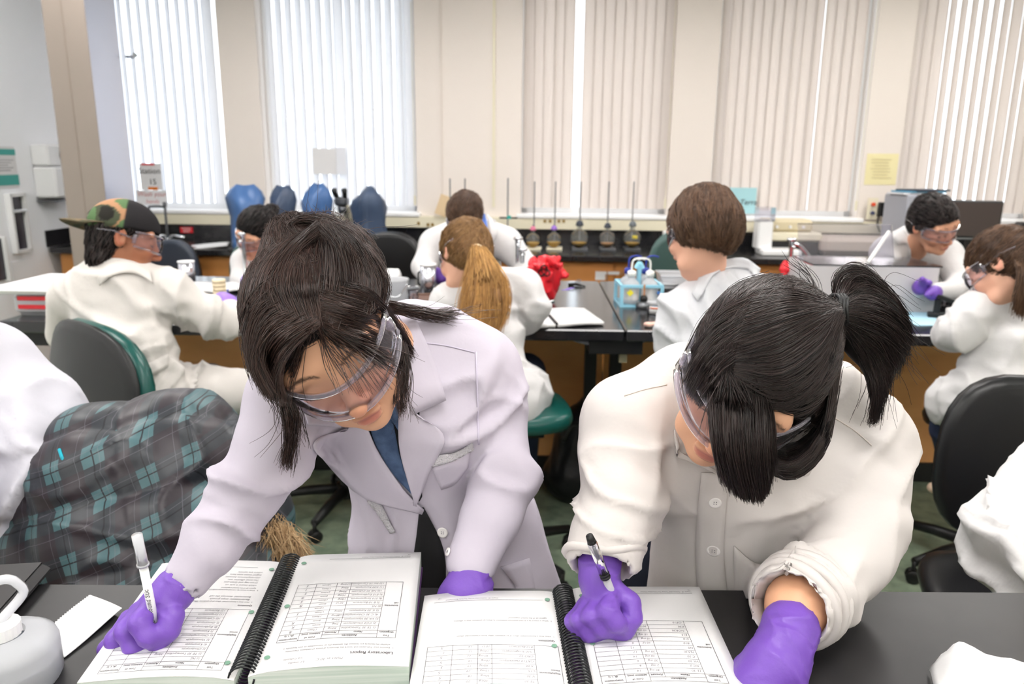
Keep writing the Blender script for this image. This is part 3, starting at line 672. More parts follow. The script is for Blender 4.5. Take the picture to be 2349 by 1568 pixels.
b = B(A); b.box((0, .05, .07), (.13, .1, .14), bev=.008); b.build('housing', M_whitep, r); b = B(A); b.box((.01, -.002, .08), (.03, .006, .03)); b.build('dial', M_greym, r); b = B(A); b.lathe([(.008, .14), (.006, .17), (.012, .175), (.004, .2)], n=8); b.build('top_knob', M_clear, r)
# analytical balance and beige apparatus
p = cnt(1772, 584); A = frame_at(p); r = thing('lab_balance', 'white balance with a clear draft shield on the window counter', 'balance', p)
b = B(A); b.box((.04, .02, .02), (.26, .2, .04), bev=.008); b.build('platform', M_whitep, r); b = B(A); b.box((-.06, .06, .13), (.10, .14, .20), bev=.012); b.build('tower', M_whitep, r)
b = B(A); b.box((-.06, .05, .27), (.11, .12, .09)); b.build('draft_shield', M_clear, r)
p = cnt(1815, 580); A = frame_at(p); r = thing('beige_apparatus', 'wide beige bench apparatus behind the white balance', 'apparatus', p)
b = B(A); b.box((0, .12, .11), (.40, .26, .06), bev=.012); b.build('lower_housing', M_cream, r); b = B(A); b.box((-.02, .15, .18), (.34, .2, .09), bev=.02); b.build('upper_housing', mat('beige_plastic', (214, 202, 170), .45), r); b = B(A); b.box((0, .1, .04), (.36, .22, .08)); b.build('base', M_blackp, r)
for k_ in range(3): b = B(A); b.lathe([(.012, 0), (.010, .012)], (-.1+.09*k_, .045, .175), 10, rot=RX(math.pi/2)); b.build('knob', M_whitep, r)
p = cnt(1985, 585); A = frame_at(p); r = thing('beige_bench_unit', 'low beige rounded unit on the counter left of the man at the computer', 'apparatus', p)
b = B(A); b.box((-.05, .1, .06), (.5, .24, .12), bev=.03); b.build('housing', mat('taupe_plastic', (196, 184, 170), .5), r)
# pc tower, monitor, keyboard
p = cnt(2105, 590); A = frame_at(p, -BKA+.15); r = thing('computer_tower', 'grey equipment tower with papers on top beside the monitor', 'computer', p)
b = B(A); b.box((.0, .12, .205), (.26, .28, .41), bev=.01); b.build('case', mat('grey_case', (168, 170, 180), .4), r); b = B(A); b.box((.06, -.022, .22), (.03, .004, .34)); b.build('front_strip', M_whitep, r)
for k_, (c_, dz) in enumerate((((240, 240, 244), 0), ((90, 150, 180), .012), ((60, 66, 80), .022))):
    b = B(A); b.box((.03*k_-.02, .1, .416+dz), (.26, .2, .010), rot=RZ(.1*k_)); tag(b.build('paper_stack', mat('stack_%d' % k_, c_, .6)), ['white papers lying on the grey equipment tower', 'blue folder on the papers of the equipment tower', 'dark folder topmost on the equipment tower'][k_], 'papers')
q = P(2235, 506, 4.62); mw_ = 112*4.62/FPX; mh_ = 90*4.62/FPX; pb = G(2235, 590, CT); r = thing('computer_monitor', 'black flat-screen monitor on the counter at the right', 'monitor', pb); A = Matrix.Translation(Vector(q))@Matrix.Rotation(-.25, 4, 'Z')
b = B(A); b.box((0, .03, 0), (mw_, .05, mh_), bev=.008); b.build('housing', M_blackp, r); b = B(A); b.box((0, .003, .008), (mw_*.92, .004, mh_*.84)); b.build('screen', mat('dark_screen', (66, 56, 54), .25), r)
b = B(A); b.box((0, .002, -mh_*.46), (mw_*.95, .006, .01)); b.build('lower_bezel', M_greym, r); b = B(A); b.tube([(0, .06, 0), (0, .07, -q[2]+CT+.01)], .02, 8); b.build('stand', M_blackp, r); b = B(A); b.box((0, .05, -q[2]+CT+.008), (.24, .18, .016)); b.build('stand_base', M_blackp, r)
p = G(2228, 600, CT); A = frame_at(p, -.2); r = thing('keyboard', 'dark keyboard in front of the monitor', 'keyboard', p); b = B(A); b.box((.02, 0, .01), (.34, .13, .016)); b.build('tray', M_blackp, r)
for k_ in range(4): b = B(A); b.box((.02, -.045+.03*k_, .021), (.32, .022, .008)); b.build('key_row', mat('key_blue', (74, 92, 130), .4), r)
p = G(2325, 585, CT); A = frame_at(p, -.2); r = thing('black_printer', 'black office machine with a pink slip at the right edge', 'printer', p); b = B(A); b.box((.06, .1, .07), (.36, .3, .14), bev=.02); b.build('housing', M_blackp, r); b = B(A); b.box((.05, -.02, .145), (.16, .05, .012)); b.build('pink_slip', mat('pink_slip', (226, 120, 160), .5), r); b = B(A); b.box((.12, .1, .18), (.2, .2, .08), bev=.03); b.build('lid', M_blackp, r)
p = bk(2027, 480, -.07); r = thing('power_adapter', 'square black adapter plugged into the wall raceway', 'adapter', BK@Vector((p.x, -.07, p.z-.05))); b = B(BK); b.box((p.x, -.08, p.z+.0), (.085, .05, .10), bev=.008); b.build('housing', M_blackp, r); b = B(BK); b.tube(spline([(p.x-.03, -.08, p.z-.05), (p.x-.04, -.09, p.z-.1), (p.x-.02, -.10, p.z-.16)], 8), .005, 6); b.build('cord', M_blackp, r)
p = bk(2000, 478, -.06); r = thing('service_outlet', 'beige service outlet plate with red and dark knobs by the adapter', 'outlet', BK@Vector((p.x, -.06, p.z-.08))); b = B(BK); b.box((p.x, -.066, p.z), (.07, .012, .15)); b.build('plate', M_cream, r); b = B(BK); b.lathe([(.014, 0), (.012, .025)], (p.x, -.07, p.z+.03), 10, rot=RX(math.pi/2)); b.build('red_knob', mat('red_knob', (230, 80, 40), .4), r); b = B(BK); b.lathe([(.014, 0), (.012, .025)], (p.x, -.07, p.z-.03), 10, rot=RX(math.pi/2)); b.build('dark_knob', mat('dark_knob', (70, 76, 110), .4), r)
# ---- papers on walls and blinds, with their writing
def text_geo(s, size, font_shear=0.0, align='LEFT'):
    cu = bpy.data.curves.new('t', 'FONT'); cu.body = s; cu.size = size; cu.align_x = align; cu.shear = font_shear; cu.resolution_u = 2
    o = bpy.data.objects.new('t', cu); me = o.to_mesh(); n = len(me.vertices); v = np.zeros(n*3, np.float32); me.vertices.foreach_get('co', v); v = v.reshape(-1, 3)
    f = [tuple(p.vertices) for p in me.polygons]; o.to_mesh_clear(); bpy.data.objects.remove(o); bpy.data.curves.remove(cu); return v, f
def wall_text(parent, s, px, py, size, m, ly, shear=0, name='lettering'):
    v, f = text_geo(s, size, shear, 'CENTER')
    if len(v) == 0: return
    p = bk(px, py, ly); vv = np.stack([p.x+v[:, 0], np.full(len(v), ly), p.z+v[:, 1]], 1); mk(name, vv, f, m, parent, mw=BK)
def sheet_on(px0, py0, px1, py1, ly, m, name, label, cat):
    a = bk(px0, py0, ly); c = bk(px1, py1, ly); r = thing(name, label, cat, BK@Vector(((a.x+c.x)/2, ly, min(a.z, c.z)))); b = B(BK); b.box(((a.x+c.x)/2, ly+.0015, (a.z+c.z)/2), (abs(c.x-a.x), .002, abs(a.z-c.z))); b.build('sheet', m, r); return r
r = sheet_on(1657, 430, 1732, 490, .02, mat('blue_paper', (168, 214, 222), .6), 'taped_note', 'light blue paper with handwriting taped on the blind', 'note'); wall_text(r, 'Aqua Terra', 1695, 469, .055, M_ink, .017, .25)
r = sheet_on(1990, 352, 2054, 424, -.004, mat('yellow_paper', (236, 226, 176), .6), 'taped_note', 'pale yellow sheet with lines of print on the wall pier', 'note')
for k_ in range(7): p = bk(2022, 366+k_*7, -.006); b = B(BK); b.box((p.x-.01*(k_ % 2), -.007, p.z), (.14-.02*(k_ % 3), .001, .004)); b.build('text_line', mat('note_print', (200, 186, 140), .6), r)
r = sheet_on(716, 340, 772, 400, .02, M_paper, 'taped_note', 'white sheet taped on the blind above the microscope covers', 'note')
r = sheet_on(766, 338, 794, 400, .021, M_slatlit, 'taped_note', 'narrow translucent sheet overlapping the white sheet on the blind', 'note')
r = sheet_on(318, 374, 374, 436, .018, M_paper, 'station_sign', 'white station number sign on the blind beside the column', 'sign')
a = bk(324, 377, .016); c = bk(354, 377, .016); b = B(BK); b.box(((a.x+c.x)/2, .016, a.z), (c.x-a.x, .001, .012)); b.build('red_bar', M_red, r); wall_text(r, 'Station', 343, 398, .062, M_ink, .0155); wall_text(r, '15', 351, 423, .06, M_ink, .0155)
a = bk(351, 432, .016); b = B(BK); b.box((a.x, .016, a.z), (.075, .001, .02)); b.build('orange_bar', M_orange, r)
r = sheet_on(312, 436, 384, 470, .018, M_paper, 'instruction_sign', 'white sign with red script below the station sign', 'sign'); wall_text(r, 'Wash your', 348, 450, .05, mat('faded_red', (214, 150, 150), .6), .0155, .2); wall_text(r, 'hands', 350, 466, .045, MATS['faded_red'], .0155, .2)
r = sheet_on(1366, 622, 1388, 642, -.645, M_paper, 'door_card', 'white card taped to the cabinet door', 'card'); a = bk(1402, 626, -.645); b = B(BK); b.box((a.x, -.645, a.z), (.11, .002, .02)); b.build('tape_strip', M_paper, r)

# ================================================================== things on the middle tables
def tp(px, py, z=.91): return G(px, py, z)
def Fm(p, ang=-MTA): return frame_at(p, ang)
p = tp(105, 722); A = Fm(p); r = thing('storage_tub', 'white-lidded tub with red straps on the left end of the table', 'tub', p)
b = B(A); b.box((.0, .10, .045), (.22, .26, .09), bev=.02); b.build('body', M_frost, r)
for k_ in (0, 1): b = B(A); b.box((.02, -.034, .038+.034*k_), (.20, .006, .016)); b.build('red_strap', M_red, r)
b = B(A); b.box((.0, .10, .108), (.30, .36, .032), bev=.014); b.build('lid', M_whitep, r)
def canister(px, py, wpx, hpx, label, m=None, grp='metal canisters'):
    p = tp(px, py); z = (p-CC)@CF; R0 = wpx/2*z/FPX; h = hpx*z/FPX; A = Fm(p); r = thing('metal_canister', label, 'canister', p, grp)
    b = B(A); b.lathe([(R0, 0), (R0, h*.94)], n=24); b.build('body', m or M_steel, r, True); b = B(A); b.lathe([(R0*1.03, h*.93), (R0*1.05, h), (R0*.9, h), (R0*.88, h*.96)], n=24); b.build('rim', M_whitep if m is None else M_chrome, r, True); b = B(A); b.tube([(-R0*1.0, 0, h*.75), (-R0*1.25, 0, h*.7), (-R0*1.25, 0, h*.35), (-R0, 0, h*.3)], .005, 6); b.build('handle', M_blackp, r, True)
canister(431, 650, 36, 52, 'steel canister with white rim in front of the cabinets at the left')
canister(983, 676, 36, 72, 'tall steel canister beside the ponytail girl')
canister(2196, 690, 40, 58, 'dull steel canister near the girl at the right edge', M_steel)
p = tp(505, 664); A = Fm(p, .3); r = thing('open_notebook', 'open white notebook at the left end of the table in front of the dark-haired woman', 'notebook', p)
for s_ in (-1, 1):
    g = np.array([[(s_*x, y, .012+.012*math.sin(x*14)) for y in np.linspace(-.13, .13, 4)] for x in np.linspace(.002, .2, 7)]); b = B(A); b.sheet(g, .01, nrm=(0, 0, 1)); b.build('page_block', M_paper, r, True)
p = tp(506, 694); A = Fm(p); dz = .017
for k_ in range(6):
    b = B(A); b.lathe([(.026, k_*dz+.001), (.0275, k_*dz+.003), (.0275, k_*dz+dz-.001), (.025, k_*dz+dz)], n=20); nm = ['lowest', 'second', 'third', 'fourth', 'fifth', 'topmost'][k_]
    tag(b.build('petri_dish', mat('agar_dish', (236, 218, 184), .4, bump=(30, .05)), None, True), 'beige petri dish, %s of the stack by the blue pen' % nm, 'petri dish', 'stacked petri dishes')
for q0, q1, lab in (((513, 690), (523, 664), 'blue pen leaning beside the petri dish stack'), ((536, 692), (556, 672), 'dark blue marker lying near the updo hair')):
    a = tp(q0[0], q0[1], .92); c = tp(q1[0], q1[1], .945 if q0[0] < 520 else .92); b = B(); b.tube([a, a*.9+c*.1, c*.95+a*.05, c], [.002, .006, .006, .004], 8); tag(b.build('marker_pen', mat('blue_pen', (36, 56, 140), .3), None, True), lab, 'pen')
def turret(px, pyb, hpx, label, top=1.0, arm=None):
    p = tp(px, pyb); z = (p-CC)@CF; h = hpx*z/FPX; A = Fm(p); r = thing('lab_tap', label, 'tap', p, 'table taps')
    b = B(A); b.lathe([(.022, 0), (.020, .01), (.011, .02), (.010, h*.8), (.013, h*.82), (.014, h*.93), (.022, h*.94), (.024, h*.99), (.018, h)], n=14); b.build('post', M_chrome, r, True)
    b = B(A); b.tube([(0, 0, h*.86), (.0, -.045, h*.84)], .007, 8); b.build('nozzle', M_chrome, r, True)
    if arm:
        w = arm*z/FPX; b = B(A); b.tube(spline([(0, 0, h*.9), (w*.4, 0, h*.86), (w*.85, 0, h*.72), (w, 0, h*.6), (w, 0, 0.0)], 18), .011, 8); b.build('spout', M_chrome, r, True)
turret(566, 660, 128, 'chrome tap in front of the dark-haired woman at the back')
turret(1187, 655, 112, 'taller chrome tap beside the red biohazard bag'); turret(1198, 657, 88, 'shorter chrome tap beside the red biohazard bag')
turret(1806, 668, 122, 'chrome tap with a bent spout by the acrylic box', arm=40)
# crumpled red bags
def bag_mesh(p, w, h, seed, res=.009):
    p = np.array(p); pr = [cone(p+[0, 0, .03], p+[0, 0, h*.6], w*.27, w*.36)]; rs = np.random.RandomState(seed)
    for k in range(34):
        a = k*2.4; q = p+[w*.40*math.cos(a)*rs.uniform(.5, 1.05), w*.36*math.sin(a)*rs.uniform(.5, 1.05), h*rs.uniform(.55, .92)]; pr.append((*ell(q, [w*rs.uniform(.10, .2), w*rs.uniform(.05, .1), h*rs.uniform(.05, .11)], Matrix.Rotation(a, 3, 'Z')@Matrix.Rotation(rs.uniform(-1.1, 1.1), 3, 'X')@Matrix.Rotation(rs.uniform(-.8, .8), 3, 'Y')), .010))
    V, Fc = surf(pr, res, .012); N = vnormals(V, Fc); V = V+N*(fold(V, p+[0, 0, h*.7], [.6, .3, .7], .04, .007, .3, seed)+fold(V, p+[0, 0, h*.4], [1, .3, .1], .03, .006, .2, seed+1)+.003*vnoise(V, 60, seed))[:, None]; V[:, 2] = np.maximum(V[:, 2], .912); return V, Fc
M_redbag = mat('red_bag_film', (224, 38, 50), .3, spec=.5, bump=(50, .2))
r = thing('biohazard_bag', 'crumpled red bag with a black biohazard symbol on the middle table', 'bag', tp(1250, 690)); V, Fc = bag_mesh(tp(1250, 690), .185, .205, 3); mk('bag', V, Fc, M_redbag, r, True); tr = bvh(V, Fc)
def bio(cx, cy, s):
    for k in range(3):
        w = math.radians(90+120*k); c = (cx+s*.42*math.cos(w), cy-s*.42*math.sin(w)); pts = [(c[0]+s*.5*math.cos(w+t), c[1]-s*.5*math.sin(w+t)) for t in np.linspace(-2.3, 2.3, 14)]; pin = [(c[0]+s*.30*math.cos(w+t)+s*.04*math.cos(w), c[1]-s*.30*math.sin(w+t)-s*.04*math.sin(w)) for t in np.linspace(-2.3, 2.3, 14)]
        drape_part('biohazard_mark', tr, pts, pin, mat('black_print', (52, 16, 20), .5), r, 14, 3, .004, .001)
    pts = [(cx+s*.36*math.cos(t), cy-s*.36*math.sin(t)) for t in np.linspace(0, 6.28, 20)]; pin = [(cx+s*.26*math.cos(t), cy-s*.26*math.sin(t)) for t in np.linspace(0, 6.28, 20)]; drape_part('biohazard_ring', tr, pts, pin, MATS['black_print'], r, 20, 3, .005, .001)
bio(1248, 622, 17)
r = thing('red_waste_bag', 'red bag behind the bent chrome spout', 'bag', tp(1823, 680)); V, Fc = bag_mesh(tp(1823, 680), .19, .17, 5); mk('bag', V, Fc, M_redbag, r, True)
r = thing('red_waste_bag', 'red bag corner peeking over the updo hair', 'bag', tp(612, 652)); V, Fc = bag_mesh(tp(614, 652), .11, .12, 8); mk('bag', V, Fc, M_redbag, r, True)
p = tp(1263, 692); b = B(Fm(p)); b.lathe([(.016, 0), (.018, .006), (.01, .012)], n=12); tag(b.build('jar_lid', M_chrome, None, True), 'small chrome lid at the foot of the biohazard bag', 'lid')
p = tp(1303, 664); A = Fm(p, .5); g = np.array([[(x, y*(1-abs(x)*14), .004+.004*math.sin(60*x)) for y in np.linspace(-.012, .012, 4)] for x in np.linspace(-.035, .035, 8)]); b = B(A); b.sheet(g, .002, nrm=(0, 0, 1)); tag(b.build('glove_scrap', mat('purple_scrap', (120, 90, 190), .4), None, True), 'torn purple glove scrap on the table', 'scrap')
p = tp(1322, 656); A = Fm(p, -.3); r = thing('binder_clip', 'black spring clip on the table beside the purple scrap', 'clip', p); b = B(A); b.tube([(-.04, 0, .006), (.0, .0, .010), (.05, -.018, .004)], [.008, .009, .003], 6); b.build('jaw', M_blackp, r, True); b = B(A); b.tube(spline([(-.01, 0, .01), (.0, .02, .028), (.02, .01, .03), (.02, -.005, .01)], 12), .0022, 6); b.build('wire_arm', M_greym, r, True)
# open notebook on the middle table
cs = [tp(1248, 708, .925), tp(1340, 706, .925), tp(1386, 738, .925), tp(1280, 744, .925)]; r = thing('open_notebook', 'open lined notebook at the elbow of the ponytail girl', 'notebook', tp(1310, 725))
def quadpage(cs, bow, th, m, name, parent, n=10, k=6):
    c = [np.array(q, float) for q in cs]; g = np.zeros((n, k, 3))
    for i in range(n):
        for j in range(k):
            s_, t = i/(n-1), j/(k-1); q = (c[0]*(1-s_)+c[1]*s_)*(1-t)+(c[3]*(1-s_)+c[2]*s_)*t; q = q+np.array([0, 0, bow*math.sin(math.pi*s_)]); g[i, j] = q
    b = B(); b.sheet(g, th, nrm=(0, 0, 1)); return b.build(name, m, parent, True)
quadpage(cs, .004, .012, M_paper, 'page_block', r); cl_ = [tp(1190, 712, .925), cs[0]+np.array([-.008, 0, 0]), cs[3]+np.array([-.008, 0, 0]), tp(1205, 750, .925)]; quadpage(cl_, .004, .012, M_paper, 'page_block', r)
b = B(); b.tube([cs[0]+[-.004, 0, .002], cs[3]+[-.004, 0, .002]], .005, 6); b.build('spine', M_blackp, r)
# blue bottle rack
p = tp(1425, 704); A = Fm(p, .02); z = (p-CC)@CF; s1 = z/FPX; rk = thing('bottle_rack', 'light blue plastic rack for wash bottles on the table', 'rack', p); M_blue = mat('light_blue_plastic', (150, 208, 230), .4); W, Dp, Hh = 92*s1, .17, 48*s1
for z_ in (.004, Hh):
    for xx in (0, W): b = B(A); b.box((xx, Dp/2, z_), (.012, Dp+.012, .012)); b.build('side_bar', M_blue, rk)
    for yy in (0, Dp): b = B(A); b.box((W/2, yy, z_), (W, .012, .012)); b.build('cross_bar', M_blue, rk)
for xx in (0.0, W):
    for yy in (0, Dp): b = B(A); b.box((xx, yy, Hh/2), (.014, .014, Hh)); b.build('post', M_blue, rk)
b = B(A); b.box((W*.5, Dp*.5, .006), (W, Dp, .008)); b.build('tray', M_blue, rk)
b = B(A); b.box((W*.5, Dp*.5, Hh*.9), (.016, .03, Hh*1.8)); b.tube(spline([(W*.42, Dp*.5, Hh*1.72), (W*.5, Dp*.5, Hh*1.95), (W*.58, Dp*.5, Hh*1.72)], 10), .012, 8); b.build('carry_handle', M_blue, rk, False)
def wash_bottle(px_off, yy, cap, neck, label, R0=.036, h=.115):
    o = Vector((px_off, yy, .011)); pw = A@o; r = thing('wash_bottle', label, 'bottle', pw, 'wash bottles in the rack'); L = A@Matrix.Translation(o)
    b = B(L); b.lathe([(R0*.95, 0), (R0, .006), (R0, h*.68), (R0*.85, h*.8), (R0*.45, h*.9), (R0*.42, h)], n=20); b.build('body', M_frost, r, True)
    b = B(L); b.lathe([(R0*.52, h), (R0*.52, h+.02), (R0*.3, h+.026)], n=14); b.build('cap', mat('cap_%s' % cap[0], cap[1], .4), r, True)
    s_ = neck; b = B(L); b.tube(spline([(0, 0, h+.02), (0, 0, h+.05), (.006*s_, 0, h+.07), (.03*s_, 0, h+.078), (.055*s_, 0, h+.072)], 14), .004, 8); b.build('spout', MATS['cap_%s' % cap[0]] if cap[0] != 'green' else M_whitep, r, True)
    b = B(L); b.lathe([(R0*1.01, h*.15), (R0*1.01, h*.55)], n=20, close=False); b.build('paper_label', M_paper, r, True)
Wc = ('white', (238, 238, 234)); Bc = ('blue', (44, 60, 150)); Gc = ('green', (20, 130, 90))
wash_bottle(W*.28, Dp*.78, Bc, 1, 'blue-capped wash bottle at the rear left of the rack'); wash_bottle(W*.72, Dp*.78, Bc, 1, 'blue-capped wash bottle at the rear right of the rack')
wash_bottle(W*.27, Dp*.24, Wc, 1, 'white-capped wash bottle at the front left of the rack'); wash_bottle(W*.73, Dp*.24, Wc, -1, 'white-capped wash bottle at the front right of the rack')
b = B(A); b.box((W*.20, -.009, Hh*.70), (.022, .002, .022), rot=RY(math.pi/4)); b.build('hazard_diamond', mat('hazard_yellow', (232, 222, 60), .5), rk); b = B(A); b.box((W*.9, -.009, Hh*.72), (.012, .002, .014), rot=RY(math.pi/4)); b.build('blue_diamond', mat('hazard_blue', (60, 110, 180), .5), rk)
p = tp(1476, 706); L = Fm(p); r = thing('alcohol_lamp', 'small burner with a black knob in front of the bottle rack', 'burner', p); b = B(L); b.lathe([(.03, 0), (.034, .008), (.03, .022), (.012, .03)], n=18); b.build('dish', M_greym, r, True); b = B(L); b.lathe([(.012, .028), (.016, .034), (.014, .05), (.005, .055)], n=12); b.build('knob', M_blackp, r, True); b = B(L); b.tube([(0, 0, .05), (0, 0, .1)], .004, 6); b.build('stem', mat('wood_stem', (190, 130, 80), .5), r)
p = tp(1502, 720); L = Fm(p); r = thing('sample_jar', 'clear jar with an orange-striped label near the brown-haired student', 'jar', p); b = B(L); b.lathe([(.030, 0), (.032, .004), (.032, .040)], n=20); b.build('body', M_clear, r, True); b = B(L); b.lathe([(.034, .040), (.034, .052), (.030, .054)], n=20); b.build('lid', M_frost, r, True)
g = np.array([[(.0325*math.sin(t), -.0325*math.cos(t), zz) for zz in (.006, .036)] for t in np.linspace(-.9, .5, 8)]); b = B(L); b.sheet(g, .001); b.build('paper_label', M_paper, r, True); g = np.array([[(.0335*math.sin(t), -.0335*math.cos(t), zz) for zz in (.026, .032)] for t in np.linspace(-.8, .4, 8)]); b = B(L); b.sheet(g, .001); b.build('orange_stripe', mat('orange_stripe', (226, 110, 60), .5), r, True)
p = tp(1528, 712); L = Fm(p); b = B(L); b.lathe([(.030, 0), (.032, .004), (.030, .03), (.033, .032)], n=18); tag(b.build('glass_dish', M_clear, None, True), 'clear glass dish half hidden by the brown-haired student', 'dish')
p = tp(1500, 750); L = Fm(p); vs, fs = surf([ell(p+np.array([-.02, 0, .01]), [.018, .014, .011]), ell(p+np.array([.012, .004, .01]), [.022, .012, .010]), ell(p+np.array([.035, -.006, .008]), [.014, .012, .009])], .004, .01); vs = vs+.004*np.stack([vnoise(vs, 60, s_) for s_ in (1, 2, 3)], 1); tag(mk('pink_tissue', vs, fs, mat('pink_tissue', (238, 196, 180), .7), None, True), 'crumpled pink tissue at the table edge', 'tissue')
def tub(p, w, d, h, label, m, fl=1.2):
    A = Fm(p); r = thing('plastic_tub', label, 'tub', p); 
    lo = [(-w/2, 0), (w/2, 0), (w/2, d), (-w/2, d)]; vs = []
    for k, zz in ((1, 0), (fl, h), (fl*.96, h), (.96, .006)): vs += [((x)*k, (y-d/2)*k+d/2, zz) for x, y in lo]
    fs = [(3, 2, 1, 0)]
    for a_ in range(3):
        for i in range(4): j = (i+1) % 4; fs.append((a_*4+i, a_*4+j, a_*4+4+j, a_*4+4+i))
    fs.append((12, 13, 14, 15)); mk('basin', vs, fs, m, r, mw=A)
    rim = [((x)*fl, (y-d/2)*fl+d/2, h) for x, y in lo]; b = B(A); b.tube(rim, .006, 6, closed=True); b.build('rim', m, r); return r, A
r, A2 = tub(tp(1562, 668), .17, .14, .075, 'white plastic tub beside the brown-haired student', M_frost); b = B(A2); b.box((.02, .06, .03), (.07, .06, .03)); b.build('contents', M_note, r)
for k_, (dx, dz) in enumerate(((0, 0), (.01, .014))):
    p = tp(1535, 664); b = B(Fm(p)); b.lathe([(.05, .10+dz-.08), (.052, .11+dz-.08)], (dx-.03, -.06, 0), 18); tag(b.build('petri_plate', M_frost, None, True), ['pale flat plate by the bottle rack, lower of two', 'pale flat plate by the bottle rack, upper of two'][k_], 'plate')
# cluster behind the updo: pail, dish, tray
p = tp(903, 706); A = Fm(p); r = thing('clear_pail', 'clear plastic pail with a wire handle right of the updo hair', 'pail', p); b = B(A); b.lathe([(.05, 0), (.062, .115), (.066, .118), (.066, .124), (.060, .122), (.048, .004)], n=22, close=False); b.build('body', M_frost, r, True); b = B(A); b.tube(spline([(-.064, 0, .11), (-.03, -.07, .08), (.03, -.075, .06), (.064, 0, .11)], 14), .003, 6); b.build('wire_handle', M_chrome, r, True)
p = tp(893, 668); A = Fm(p); b = B(A); b.box((.0, 0, .075), (.11, .07, .05), rot=RX(-.5), bev=.008); r = thing('display_box', 'white display box with a grey screen behind the clear pail', 'device', p); b.build('housing', M_whitep, r); b = B(A); b.box((.0, -.027, .09), (.08, .004, .03), rot=RX(-.5)); b.build('screen', mat('lcd_grey', (170, 182, 200), .3), r); b = B(A); b.box((0, .0, .03), (.08, .05, .06)); b.build('foot', M_whitep, r)
p = tp(868, 672); A = Fm(p); r = thing('green_cap_bottle', 'wash bottle with a green cap right of the updo hair', 'bottle', p); b = B(A); b.lathe([(.03, 0), (.03, .09), (.014, .11), (.013, .12)], n=16); b.build('body', M_frost, r, True); b = B(A); b.lathe([(.017, .118), (.017, .138), (.008, .145)], n=12); b.build('cap', MATS.get('cap_green') or mat('cap_green', (20, 130, 90), .4), r, True); b = B(A); b.tube(spline([(0, 0, .14), (0, 0, .165), (-.02, 0, .18), (-.05, 0, .17)], 10), .0035, 6); b.build('spout', MATS['cap_green'], r, True)
p = tp(985, 694); A = Fm(p, .1); r = thing('brown_tray', 'brown cafeteria tray under the steel canister', 'tray', p); M_tray = mat('brown_tray', (112, 84, 72), .45); b = B(A); b.box((0.02, 0.05, .006), (.18, .16, .008)); b.build('base', M_tray, r); b = B(A); b.tube([(-.08, -.04, .012), (.12, -.04, .012), (.12, .14, .012), (-.08, .14, .012)], .008, 6, closed=True); b.build('rim', M_tray, r)
p = tp(988, 712); b = B(Fm(p)); b.lathe([(.034, 0), (.038, .008), (.034, .02), (.02, .024)], n=22); tag(b.build('round_dish', M_whitep, None, True), 'round white dish in front of the brown tray', 'dish')
p = tp(948, 690); A = Fm(p); r = thing('clamp_burner', 'small clear beaker with a grey clamp left of the steel canister', 'beaker', p); b = B(A); b.lathe([(.022, 0), (.022, .06), (.025, .065)], n=16, close=False); b.build('glass', M_clear, r, True); b = B(A); b.tube([(-.02, -.02, .055), (.03, -.02, .06)], .008, 6); b.build('clamp', M_greym, r)
# acrylic box with an open lid
M_acr = mat_thin('white_acrylic', (248, 246, 246), (244, 240, 242), .08, .15, .84); a = tp(1850, 712, .91); c = tp(2092, 700, .91); wb = c[0]-a[0]; A = Fm(a, -.06); r = thing('acrylic_box', 'large white acrylic bench box with its lid propped open', 'acrylic box', a); hb = .19
b = B(A); b.box((wb/2, .0, hb/2), (wb, .008, hb)); b.build('front_panel', M_acr, r); b = B(A); b.box((wb/2, .30, hb/2), (wb, .008, hb)); b.build('rear_panel', M_acr, r)
for xx in (0, wb): b = B(A); b.box((xx, .15, hb/2), (.008, .292, hb)); b.build('side_panel', M_acr, r)
b = B(A); b.box((wb/2, .15, .004), (wb, .30, .006)); b.build('floor_panel', M_acr, r)
b = B(A); b.box((wb*.46, .30, hb+.075), (wb*.80, .16, .008), rot=RX(1.15)); b.build('lid', M_clear, r)
b = B(A); b.box((wb*.52, .15, hb+.004), (wb, .31, .006)); b.build('top_panel', M_clear, r)
b = B(A); b.tube([(wb*.48, .05, hb+.01), (wb*.80, .28, hb+.12)], .008, 6); b.build('prop_rod', M_whitep, r)
for xx in (.08, .16, .24): b = B(A); b.lathe([(.018, .01), (.018, hb*.9)], (wb*.45+xx, .2, 0), 12); b.build('inner_tube', M_frost, r, True)
# clutter right of the box
p = tp(2125, 735); A = Fm(p, .1); b = B(A); b.box((.03, .05, .002), (.26, .3, .003)); tag(b.build('absorbent_pad', mat('blue_pad', (176, 216, 232), .7)), 'light blue absorbent pad on the table right of the ponytail', 'pad')
p = tp(2140, 682); A = Fm(p, .3); g = np.array([[(x, y, .014+.012*math.sin(30*x+20*y)) for y in np.linspace(-.05, .05, 6)] for x in np.linspace(-.09, .09, 9)]); b = B(A); b.sheet(g, .004, nrm=(0, 0, 1)); tag(b.build('white_cloth', M_paper, None, True), 'white cloth in front of the man at the computer end', 'cloth')
for k_, (px, py, rr, hh_, lab) in enumerate(((2130, 700, .016, .035, 'left of three small glass vials by the steel canister'), (2147, 706, .018, .05, 'middle of three small glass vials by the steel canister'), (2166, 698, .015, .03, 'right of three small glass vials by the steel canister'))):
    p = tp(px, py, .914); b = B(Fm(p)); b.lathe([(rr, 0), (rr, hh_), (rr*1.15, hh_), (rr*1.15, hh_+.006), (rr*.5, hh_+.007)], n=14); tag(b.build('glass_vial', M_clear if k_ != 1 else M_frost, None, True), lab, 'vial', 'small glass vials')
